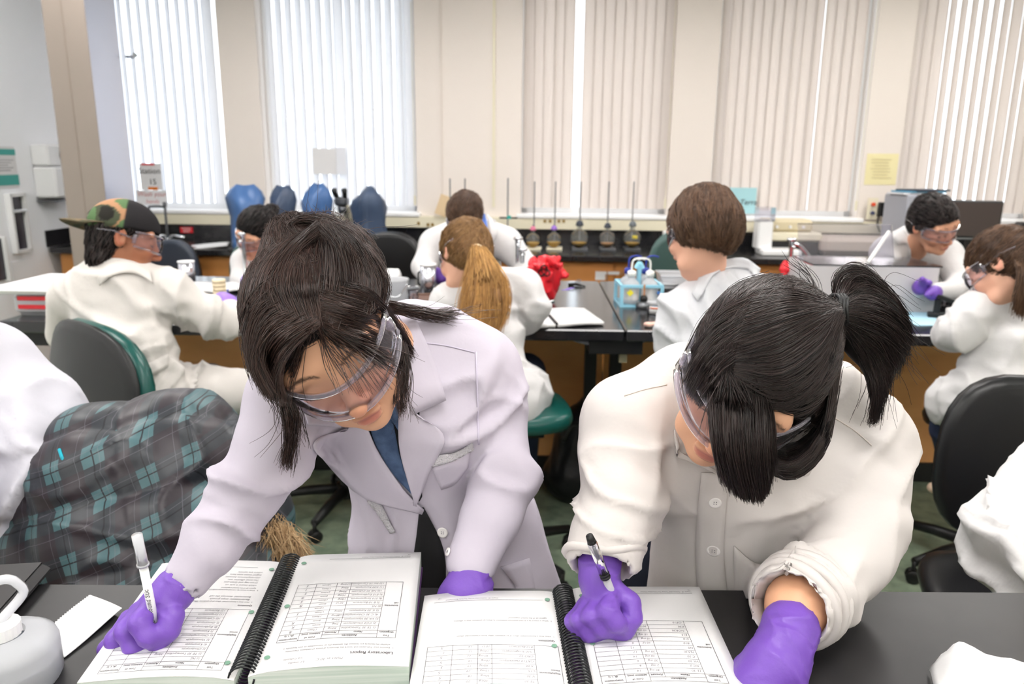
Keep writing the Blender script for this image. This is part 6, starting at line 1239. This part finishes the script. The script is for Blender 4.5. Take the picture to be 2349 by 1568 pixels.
def plaid():
    m = bpy.data.materials.new('plaid_nylon'); m.use_nodes = True; nt = m.node_tree; bs = nt.nodes['Principled BSDF']; bs.inputs['Roughness'].default_value = .42; bs.inputs['Specular IOR Level'].default_value = .4
    tc = nt.nodes.new('ShaderNodeTexCoord'); mp = nt.nodes.new('ShaderNodeMapping'); mp.inputs['Rotation'].default_value = (0, math.radians(22), 0); nt.links.new(tc.outputs['Object'], mp.inputs[0]); sp = nt.nodes.new('ShaderNodeSeparateXYZ'); nt.links.new(mp.outputs[0], sp.inputs[0])
    def band(ax, per, wd, off=0.0):
        a = nt.nodes.new('ShaderNodeMath'); a.operation = 'MULTIPLY_ADD'; a.inputs[1].default_value = 1/per; a.inputs[2].default_value = off+40; nt.links.new(sp.outputs[ax], a.inputs[0]); f = nt.nodes.new('ShaderNodeMath'); f.operation = 'FRACT'; nt.links.new(a.outputs[0], f.inputs[0]); l = nt.nodes.new('ShaderNodeMath'); l.operation = 'LESS_THAN'; l.inputs[1].default_value = wd; nt.links.new(f.outputs[0], l.inputs[0]); return l.outputs[0]
    def op(o, x, y):
        a = nt.nodes.new('ShaderNodeMath'); a.operation = o
        for i, k in enumerate((x, y)):
            if isinstance(k, (int, float)): a.inputs[i].default_value = k
            else: nt.links.new(k, a.inputs[i])
        return a.outputs[0]
    def mixn(f, A_, B_):
        mx = nt.nodes.new('ShaderNodeMix'); mx.data_type = 'RGBA'; nt.links.new(f, mx.inputs[0])
        for i, k in ((6, A_), (7, B_)):
            if isinstance(k, tuple): mx.inputs[i].default_value = k
            else: nt.links.new(k, mx.inputs[i])
        return mx.outputs[2]
    bx_, bz_ = band('X', .068, .45), band('Z', .074, .45); tx = band('X', .068, .03, -.22); tz = band('Z', .074, .03, -.22); px_ = band('X', .034, .03, .3); pz_ = band('Z', .037, .03, .3)
    one = op('MULTIPLY', op('ADD', bx_, bz_), .5); both = op('MULTIPLY', bx_, bz_)
    c = mixn(one, lin((46, 40, 46)), lin((40, 52, 58))); c = mixn(both, c, lin((68, 98, 103))); c = mixn(op('MAXIMUM', tx, tz), c, lin((22, 24, 30))); c = mixn(op('MULTIPLY', op('MAXIMUM', px_, pz_), .35), c, lin((110, 106, 116)))
    nt.links.new(c, bs.inputs['Base Color']); return m
jk = thing('plaid_jacket', 'dark plaid quilted jacket with fur trim hung over a chair', 'jacket', (-.75, 1.5, .5)); mk('shell', V, Fc, plaid(), jk, True); trj = bvh(V, Fc)
rs = np.random.RandomState(4); paths = []
for k_ in range(5200):
    t = rs.rand(); base = np.array(P(*spline([(590, 1205, 1.50), (640, 1225, 1.50), (665, 1262, 1.49), (640, 1300, 1.48)], 30)[int(t*29)]))+rs.normal(size=3)*.012; d = CR*rs.normal(.25, .5)-CU*abs(rs.normal(.9, .4))-CF*rs.normal(.3, .5); d /= np.linalg.norm(d); L = rs.uniform(.025, .055); w = np.linspace(0, 1, 5)[:, None]; paths.append(base+d*L*w+rs.normal(size=3)*.006*w**2-CU*.01*w**2)
V2, F2 = strand_mesh(np.array(paths), .0006, .0002); mk('fur_trim', V2, F2, mat('fur', (150, 116, 78), .7, rnd=(222, 190, 146)), jk)['kind'] = 'stuff'
q = P(140, 1042, 1.36); b = B(); b.tube([P(136, 1030, 1.37), P(142, 1048, 1.36), P(148, 1060, 1.36)], .003, 6); b.build('zip_pull', mat('turquoise', (20, 160, 180), .4), jk)
# ================================================================== people further back
T2 = np.array(lin((214, 158, 128))[:3]); T3 = np.array(lin((168, 112, 84))[:3]); T4 = np.array(lin((228, 176, 150))[:3])
def bgperson(label, base, head, f, u, s, neck, tone, capm, strm, coatm, prims, plane=((0, -.70, .714), -.012), caps=(), folds=(), gog=True, res=.011, off=.012, k=.035, haircount=500, hn=.004):
    pp = person(label, base); o = P(*head); Rm = frame3(IMG(*f), IMG(*u)); nk = P(*neck)
    V, Fc, c = head_mesh(o, Rm, s, nk, .0065, tone); mk('body', V, Fc, M_skin, pp, True, colors=c)
    if gog: goggles(o, Rm, s, pp, .0, .0)
    Vc, Fcc = cap_mesh(o, Rm, s, off, .007, plane, caps, hn); cap = mk('hair', Vc, Fcc, capm, pp, True)
    V, Fc = surf(prims, res, k); N = vnormals(V, Fc); d = np.zeros(len(V))
    for i, (c_, ax, lam, am, rd) in enumerate(folds): d += 1.7*fold(V, P(*c_), ax, lam, am, rd, i+31)
    V = V+N*d[:, None]; coat = mk('lab_coat', V, Fc, coatm, pp, True); return pp, o, Rm, cap, coat, bvh(V, Fc), bvh(Vc, Fcc)
def legs(parent, a, m, name='trousers', shoe=True, sp=.09):
    x, y, z = a; pr = []
    for s_ in (-1, 1): pr += chainw([(x+s_*sp, y, z, .10), (x+s_*sp*1.05, y+.01, .48, .07), (x+s_*sp*1.1, y+.03, .08, .05)])+[ell((x+s_*sp*1.1, y-.03, .045), (.045, .12, .042))]
    V, Fc = surf(pr, .018, .03); V[:, 2] = np.maximum(V[:, 2], .003); mk(name, V, Fc, m, parent, True)
M_trs = mat('grey_trousers', (60, 62, 70), .8); M_jean = mat('dark_jeans', (34, 44, 70), .8)
# --- student in the camouflage cap
pr = chain([(272, 680, 2.50, .150), (285, 790, 2.50, .155), (315, 900, 2.50, .165)], (dn, .8))+chain([(172, 672, 2.50, .070), (275, 640, 2.52, .080), (392, 668, 2.50, .070)])+chain([(398, 676, 2.50, .070), (465, 722, 2.55, .066), (520, 738, 2.62, .060), (528, 712, 2.70, .042)])+chain([(160, 690, 2.53, .070), (152, 765, 2.66, .062), (185, 760, 2.82, .05)])+chain([(350, 905, 2.55, .115), (470, 905, 2.66, .100), (560, 895, 2.78, .082)])+chain([(330, 910, 2.62, .115), (400, 900, 2.80, .10), (480, 880, 2.95, .08)])
b1, o, Rm, cap, coat, tr, trc = bgperson('student in a backwards camouflage cap and cream lab coat seated at the left', (-1.15, 2.4, 0), (284, 552, 2.48), (.86, -.15, -.42), (.12, .97, -.1), 1.02, (270, 625, 2.52), T3, M_capk, M_hairk2, M_coatw, pr, ((0, -.60, .80), -.055), [ell((0, -.06, -.070), (.060, .036, .045))], [((280, 760, 2.4), CU*.8+CR*.5, .07, .008, .22), ((470, 720, 2.5), CR, .06, .008, .13), ((450, 900, 2.6), CR, .05, .010, .2), ((330, 860, 2.4), CR-CU*.5, .06, .008, .15)], hn=.006, off=.006)
hair_on(cap, o, Rm, 1.02, M_hairk2, 700, (0, -.3, -1), 2, arc=.8)
drape_part('collar', tr, [(222, 640), (250, 605), (300, 598), (345, 622)], [(228, 655), (260, 630), (310, 626), (350, 650)], M_coatw, coat, 14, 5, .012, .004)
drape_part('half_belt', tr, [(318, 838), (350, 828), (385, 812)], [(325, 868), (358, 856), (388, 838)], M_coatw, coat, 10, 4, .008, .004)
# the cap
V, Fc = surf([ell((0, -.006, .045), (.088, .106, .088))], .006, .01, [half((0, -.10, 1), .026)], .004); x, y, z = V.T; col = np.repeat(np.array(lin((38, 36, 38))[:3])[None], len(V), 0)
n1 = vnoise(V, 17, 3); n2 = vnoise(V+3, 16, 5); cam_ = y < -.004; cm = np.where((n1 > .05)[:, None], np.array(lin((88, 116, 78))[:3]), np.where((n2 > .0)[:, None], np.array(lin((172, 130, 98))[:3]), np.array(lin((70, 76, 58))[:3]))); cm = np.where(((n1 < -.3) & (n2 < 0))[:, None], np.array(lin((36, 34, 30))[:3]), cm); col = np.where(cam_[:, None], cm, col)
hat = mk('baseball_cap', o+(V*1.02)@Rm.T, Fc, mat_attr('camo_cloth', .8, .2), b1, True, colors=col)
g = np.array([[((.092*math.sin(a)*(1-.12*t)), -.006-.104*math.cos(a)*(1-.0*t)-.075*t*math.cos(a*.8), .030+.010-.012*t*t-.010*abs(math.sin(a))) for t in np.linspace(0, 1, 7)] for a in np.linspace(-1.05, 1.05, 15)]); b = B(); b.sheet(np.array([[o+(np.array(q)*1.02)@Rm.T for q in row] for row in g]), .003); b.build('brim', mat('camo_brim', (62, 66, 48), .8, var=((110, 92, 66), 30, 2)), hat, True)
b = B(); b.lathe([(.007, 0), (.004, .006)], o+np.array([0, -.006, .126])@Rm.T, 8); b.build('cap_button', M_blackp, hat)
hand('glove', [[(528, 712, 2.70, .030), (522, 698, 2.74, .036), (510, 690, 2.78, .034)], [(512, 690, 2.78, .02), (498, 688, 2.82, .013)], [(528, 692, 2.78, .018), (535, 684, 2.83, .012)], [(518, 684, 2.79, .02), (516, 676, 2.84, .012)]], b1, .006, .01, mat('light_purple_glove', (150, 112, 206), .45))
V, Fc = surf(chain([(560, 905, 2.80, .062), (545, 960, 2.80, .052), (515, 1020, 2.80, .045), (500, 1090, 2.86, .040)])+[ell(P(505, 1115, 2.84), (.05, .12, .04))], .012, .02); mk('bare_leg', V, Fc, mat('brown_skin', (150, 98, 72), .5), b1, True)
# --- dark-haired woman at the back left
pr = chain([(600, 610, 3.90, .12), (600, 690, 4.1, .13), (605, 765, 4.28, .14)], (dn, .8))+chain([(562, 598, 3.85, .065), (610, 568, 3.92, .07), (662, 596, 3.88, .065)])+chain([(558, 604, 3.84, .055), (552, 640, 3.78, .05), (566, 642, 3.68, .04)])+chain([(664, 604, 3.86, .055), (672, 645, 3.76, .05), (640, 650, 3.68, .04)])
b2, o, Rm, cap, coat, tr, trc = bgperson('dark-haired woman with goggles looking down at the back left of the table', (-1.3, 4.0, 0), (588, 533, 3.68), (-.36, -.66, .66), (.15, .68, .72), 1.02, (612, 575, 3.85), T2, M_capk, M_hairk2, M_coat, pr, ((0, -.70, .714), -.012), [ell((.02, -.12, .02), (.035, .07, .035)), ell((.03, -.16, -.01), (.03, .06, .03))])
hair_on(cap, o, Rm, 1.02, M_hairk2, 500, (0, -1, .2), 3)
hand('glove', [[(566, 642, 3.66, .028), (568, 650, 3.60, .030)], [(560, 650, 3.6, .014), (558, 658, 3.58, .011)], [(572, 652, 3.6, .014), (572, 660, 3.58, .011)]], b2, .007, .01)
legs(b2, (P(602, 765, 4.28)[0], P(602, 765, 4.28)[1], .62), M_trs)
# --- bending man at the back
pr = chain([(1080, 570, 3.98, .16), (1085, 660, 4.14, .15), (1085, 765, 4.28, .155)], (dn, .8))+chain([(1002, 560, 3.88, .085), (1075, 530, 3.96, .09), (1158, 556, 3.90, .085)])+chain([(996, 566, 3.88, .075), (972, 612, 3.80, .062), (985, 640, 3.68, .048), (1008, 642, 3.60, .04)])+chain([(1166, 566, 3.88, .075), (1208, 612, 3.82, .062), (1190, 640, 3.70, .048), (1160, 645, 3.62, .04)])
b3, o, Rm, cap, coat, tr, trc = bgperson('man with short brown hair and blue shirt collar bending over the back of the table', (-.25, 4.1, 0), (1066, 500, 3.66), (-.12, -.80, .58), (.02, .58, .81), 1.02, (1082, 545, 3.86), T4, M_capb, M_hairb, M_coat, pr, ((0, -.62, .785), -.018))
hair_on(cap, o, Rm, 1.02, M_hairb, 1500, (0, 1, .1), 5, arc=.5)
drape_part('blue_shirt_collar', tr, [(1100, 488), (1108, 520), (1104, 545)], [(1113, 490), (1118, 520), (1112, 548)], mat('blue_shirt', (86, 120, 196), .7), coat, 8, 4, .012, .004, fallback=3.75)
drape_part('collar', tr, [(1116, 490), (1122, 520), (1118, 560)], [(1135, 505), (1142, 530), (1130, 556)], M_coat, coat, 8, 4, .012, .004)
hand('glove', [[(1006, 642, 3.60, .030), (1012, 634, 3.56, .034)], [(1012, 630, 3.55, .016), (1018, 618, 3.53, .012)], [(1004, 630, 3.55, .016), (1004, 618, 3.53, .012)]], b3, .007, .01); hand('glove', [[(1158, 645, 3.62, .030), (1150, 650, 3.56, .032)], [(1144, 652, 3.55, .016), (1136, 656, 3.53, .012)], [(1152, 656, 3.55, .014), (1148, 662, 3.53, .011)]], b3, .007, .01)
legs(b3, (P(1085, 765, 4.28)[0], P(1085, 765, 4.28)[1], .62), M_trs)
# --- blonde ponytail student
pr = chain([(1118, 705, 2.74, .130), (1120, 820, 2.72, .130), (1140, 925, 2.70, .150)], (dn, .8))+chain([(1030, 690, 2.74, .066), (1115, 655, 2.76, .072), (1200, 655, 2.74, .066)])+chain([(1206, 668, 2.72, .060), (1228, 706, 2.72, .055), (1212, 735, 2.82, .05), (1180, 720, 2.92, .04)])+chain([(1028, 696, 2.73, .060), (1020, 770, 2.78, .055), (1050, 770, 2.92, .045)])+chain([(1160, 920, 2.68, .13), (1190, 905, 2.76, .12), (1190, 890, 2.9, .10)])
b4, o, Rm, cap, coat, tr, trc = bgperson('student with a long wavy blonde ponytail seated with her back turned', (-.05, 2.62, 0), (1066, 585, 2.70), (-.48, -.38, -.78), (-.1, .91, -.38), 1.02, (1078, 655, 2.76), T4, M_capbl, M_blond, M_coat, pr, ((0, -.55, .83), -.050), (), [((1130, 780, 2.6), CU+CR*.4, .06, .008, .2), ((1220, 880, 2.6), CU, .05, .009, .16), ((1215, 700, 2.65), CR+CU, .05, .006, .1)])
tie = np.array([.0, -.112, .035]); hair_on(cap, o, Rm, 1.02, mat('dark_blonde_hair', (112, 82, 52), .5, rnd=(160, 122, 78)), 1800, tie, 7, plane=((0, -.55, .83), -.050), arc=.7)
pt_ = [(1092, 572, 2.60, .018), (1112, 610, 2.58, .030), (1112, 680, 2.57, .052), (1105, 730, 2.58, .050), (1112, 770, 2.60, .016)]; V, Fc = surf(chain(pt_, (CF, .6)), .008, .015); V = V+vnormals(V, Fc)*(.006*vnoise(V*np.array([1, 1, .25]), 60, 8))[:, None]; pony = mk('ponytail', V, Fc, M_capbl, cap, True); tq = bvh(V, Fc)
V, Fc = guide_hair([([[(1090, 572), (1072, 640), (1058, 710), (1062, 745)], [(1095, 575), (1095, 650), (1085, 720), (1088, 765)], [(1100, 576), (1118, 640), (1115, 720), (1112, 785)], [(1104, 576), (1140, 630), (1148, 700), (1132, 765)], [(1108, 578), (1155, 640), (1162, 700), (1150, 740)]], 900)], tq, 0, .0013, .0005, 7, 14, .006, 9, 2.57); mk('ponytail_strands', V, Fc, M_blond, pony)['kind'] = 'stuff'
b = B(); b.tube([P(1093, 570, 2.61)+(CR*math.cos(t)+CU*math.sin(t)*.5-CF*math.sin(t)*.8)*.020 for t in np.linspace(0, 2*math.pi, 14)[:-1]], .005, 6, closed=True); b.build('hair_tie', M_note, cap, True)
V, Fc = surf(chainw([(-.10, 2.75, .68, .085), (-.10, 3.05, .66, .075), (-.10, 3.08, .2, .05), (-.10, 3.08, .10, .045)])+chainw([(.06, 2.75, .68, .085), (.06, 3.05, .66, .075), (.06, 3.08, .2, .05), (.06, 3.08, .10, .045)]), .016, .03); mk('trousers', V, Fc, M_jean, b4, True)
# --- brown-haired student
pr = chain([(1655, 740, 2.32, .150), (1655, 860, 2.30, .155), (1660, 1000, 2.30, .165)], (dn, .8))+chain([(1565, 715, 2.32, .072), (1650, 660, 2.36, .085), (1765, 695, 2.32, .078)])+chain([(1558, 722, 2.31, .066), (1556, 800, 2.34, .060), (1560, 800, 2.52, .05)])+chain([(1772, 705, 2.31, .066), (1795, 790, 2.36, .060), (1770, 780, 2.54, .05)])
b5, o, Rm, cap, coat, tr, trc = bgperson('student with bowl-cut brown hair in a grey-white coat seen from behind', (.66, 2.25, 0), (1610, 530, 2.28), (-.52, -.30, -.80), (-.06, .94, -.32), 1.06, (1622, 640, 2.34), T4, M_capb, M_hairb, mat('grey_white_coat', (208, 209, 213), .8, spec=.2, bump=(13, .5)), pr, ((0, -.45, .89), -.050), [ell((0, -.03, .0), (.088, .095, .075))], [((1600, 760, 2.2), CU*.7+CR*.7, .07, .009, .22), ((1720, 740, 2.2), CR, .06, .007, .15)], off=.016)
hair_on(cap, o, Rm, 1.06, M_hairb, 3200, (0, .1, -1), 11, off=.020, plane=((0, -.45, .89), -.058), arc=.9, r0=.0009)
drape_part('collar', tr, [(1588, 670), (1620, 612), (1700, 590), (1745, 615)], [(1600, 690), (1640, 625), (1705, 612), (1738, 640)], MATS['grey_white_coat'], coat, 14, 5, .014, .005, fallback=2.3)
V, Fc = surf(chainw([(.58, 2.3, .60, .09), (.56, 2.65, .58, .08), (.56, 2.7, .2, .05), (.56, 2.68, .06, .045)])+chainw([(.76, 2.3, .60, .09), (.78, 2.65, .58, .08), (.78, 2.7, .2, .05), (.78, 2.68, .06, .045)]), .016, .03); mk('trousers', V, Fc, M_jean, b5, True)
chair('dark green chair under the brown-haired student hidden by the right woman', .67, 2.25, math.radians(-5), .54, M_vinylg, M_blackp, back=False)
# --- man at the computer end
pr = chain([(2095, 620, 3.72, .15), (2095, 690, 4.02, .15), (2095, 765, 4.2, .155)], (dn, .8))+chain([(2040, 575, 3.54, .075), (2090, 560, 3.58, .09), (2165, 585, 3.54, .08)])+chain([(2170, 592, 3.53, .070), (2205, 650, 3.40, .056), (2180, 668, 3.22, .045), (2150, 668, 3.12, .036)])+chain([(2030, 585, 3.53, .068), (2055, 650, 3.36, .056), (2105, 662, 3.18, .042)])
b6, o, Rm, cap, coat, tr, trc = bgperson('dark-haired man in goggles bending over the table beside the acrylic box', (1.85, 3.75, 0), (2140, 512, 3.34), (.34, -.60, .72), (-.12, .74, .66), 1.03, (2098, 572, 3.52), T2, M_capk, M_hairk2, M_coat, pr, ((0, -.66, .75), -.012))
hair_on(cap, o, Rm, 1.03, M_hairk2, 1200, (.2, 1, .3), 13, arc=.5)
drape_part('collar', tr, [(2042, 540), (2070, 525), (2085, 560), (2090, 620)], [(2060, 560), (2082, 560), (2092, 600), (2094, 640)], M_coat, coat, 10, 4, .012, .004, fallback=3.45); drape_part('grey_shirt', tr, [(2092, 580), (2094, 620), (2096, 660)], [(2112, 590), (2110, 625), (2100, 665)], mat('grey_shirt', (110, 108, 114), .8), coat, 8, 4, .006, .003, fallback=3.45)
hand('glove', [[(2105, 662, 3.18, .030), (2116, 656, 3.12, .034)], [(2120, 652, 3.1, .016), (2132, 648, 3.06, .012)], [(2114, 650, 3.1, .016), (2116, 640, 3.06, .012)]], b6, .007, .01); hand('glove', [[(2152, 668, 3.14, .028), (2140, 672, 3.08, .030)], [(2134, 672, 3.06, .014), (2126, 676, 3.04, .011)]], b6, .007, .01)
legs(b6, (P(2095, 765, 4.2)[0], P(2095, 765, 4.2)[1], .62), M_trs)
# --- girl at the right edge
pr = chain([(2312, 740, 2.46, .125), (2312, 840, 2.46, .130), (2300, 920, 2.46, .14)], (dn, .8))+chain([(2240, 712, 2.44, .064), (2305, 668, 2.47, .072), (2385, 700, 2.46, .066)])+chain([(2232, 716, 2.43, .062), (2196, 760, 2.42, .060), (2178, 768, 2.50, .055), (2205, 740, 2.62, .045)])+chain([(2390, 712, 2.45, .060), (2395, 790, 2.5, .055)])+chain([(2300, 925, 2.44, .125), (2240, 925, 2.46, .105), (2185, 925, 2.52, .085)])
b7, o, Rm, cap, coat, tr, trc = bgperson('girl with a loose brown ponytail seated at the right edge of the photo', (1.6, 2.5, 0), (2300, 612, 2.40), (-.58, -.48, -.66), (-.2, .88, -.42), 1.0, (2306, 668, 2.46), T4, M_capb, M_hairb, M_coat, pr, ((0, -.55, .83), -.045), [], [((2190, 760, 2.35), CR+CU*.4, .05, .009, .13), ((2300, 800, 2.35), CU, .07, .008, .2), ((2230, 920, 2.4), CR, .05, .008, .14)])
hair_on(cap, o, Rm, 1.0, M_hairb, 1500, (.0, -1, .35), 15, plane=((0, -.55, .83), -.045), arc=.7)
V, Fc = guide_hair([([[(2318, 575, 2.33), (2340, 620, 2.30), (2330, 680, 2.30), (2325, 712, 2.31)], [(2328, 572, 2.33), (2356, 620, 2.30), (2352, 680, 2.30), (2345, 720, 2.31)], [(2335, 572, 2.34), (2380, 620, 2.31), (2378, 690, 2.31), (2370, 730, 2.32)]], 420)], trc, 0, .0014, .0005, 6, 12, .004, 17, 2.3); mk('ponytail_strands', V, Fc, M_hairb, cap)['kind'] = 'stuff'
V, Fc = surf(chain([(2190, 925, 2.53, .070), (2172, 985, 2.58, .052), (2185, 1075, 2.72, .040)]), .010, .02); mk('jeans', V, Fc, M_jean, b7, True)
V, Fc = surf(chain([(2186, 1070, 2.73, .033), (2182, 1098, 2.76, .034)])+chain([(2186, 1090, 2.76, .032), (2150, 1118, 2.74, .024)]), .007, .015); mk('bare_ankle', V, Fc, mat('pink_skin', (206, 140, 116), .5), b7, True)
V, Fc = surf(chain([(2192, 1120, 2.77, .034), (2165, 1122, 2.74, .030), (2140, 1118, 2.72, .020)]), .007, .015); mk('flat_shoe', V, Fc, mat('beige_shoe', (206, 180, 156), .6), b7, True)
# --- cropped person at the left edge
pr = chain([(-60, 900, 1.52, .13), (20, 1010, 1.52, .155), (35, 1150, 1.52, .165), (0, 1330, 1.52, .17), (-10, 1480, 1.54, .18)], (dn, .8))+chain([(-160, 870, 1.50, .08), (-40, 850, 1.54, .10), (60, 930, 1.56, .09)])+chain([(90, 960, 1.56, .09), (130, 1040, 1.58, .07)])+chain([(-160, 880, 1.48, .07), (-190, 1060, 1.36, .06), (-140, 1200, 1.22, .05)])
b8, o, Rm, cap, coat, tr, trc = bgperson('person in a white coat cut off by the left edge beside the jacket', (-1.05, 1.55, 0), (-170, 720, 1.42), (-.1, -.6, .6), (-.3, .6, .6), 1.0, (-130, 840, 1.50), T4, M_capb, M_hairb, mat('lavender_white_coat', (204, 203, 212), .8, spec=.2, bump=(13, .45)), pr, folds=[((60, 1000, 1.38), CU+CR, .06, .008, .16), ((100, 1080, 1.4), CU, .05, .010, .14), ((30, 1250, 1.38), CR*.8+CU*.3, .08, .010, .25)], gog=False, res=.009)
drape_part('half_belt', tr, [(118, 1075), (150, 1010), (172, 955)], [(150, 1072), (180, 1010), (205, 970)], MATS['lavender_white_coat'], coat, 10, 5, .010, .004)
V, Fc = surf(chainw([(-1.08, 1.5, .62, .13), (-1.05, 1.3, .58, .10), (-1.05, 1.28, .1, .05)]), .02, .03); mk('trousers', V, Fc, M_jean, b8, True)
# --- cropped person at the right edge
pr = chain([(2460, 1060, 1.40, .080), (2375, 1130, 1.36, .066), (2305, 1215, 1.33, .062)])+chain([(2305, 1215, 1.33, .062), (2315, 1280, 1.30, .060), (2400, 1340, 1.22, .053), (2480, 1380, 1.15, .045)])+chain([(2560, 1000, 1.46, .13), (2560, 1200, 1.46, .15), (2540, 1400, 1.46, .16), (2535, 1520, 1.46, .17)], (dn, .8))
b9, o, Rm, cap, coat, tr, trc = bgperson('person in a white coat cut off by the right edge, bent sleeve in view', (1.1, 1.45, 0), (2620, 800, 1.36), (-.2, -.6, .6), (.3, .6, .6), 1.0, (2590, 940, 1.44), T4, M_capb, M_hairb, M_coat, pr, folds=[((2300, 1200, 1.27), CU*.9+CR*.4, .05, .010, .13), ((2320, 1300, 1.24), CR+CU*.6, .04, .007, .10)], gog=False, res=.008)
V, Fc = surf(chainw([(1.14, 1.40, .62, .13), (1.2, 1.25, .58, .10), (1.2, 1.22, .1, .05)]), .02, .03); mk('trousers', V, Fc, M_jean, b9, True)
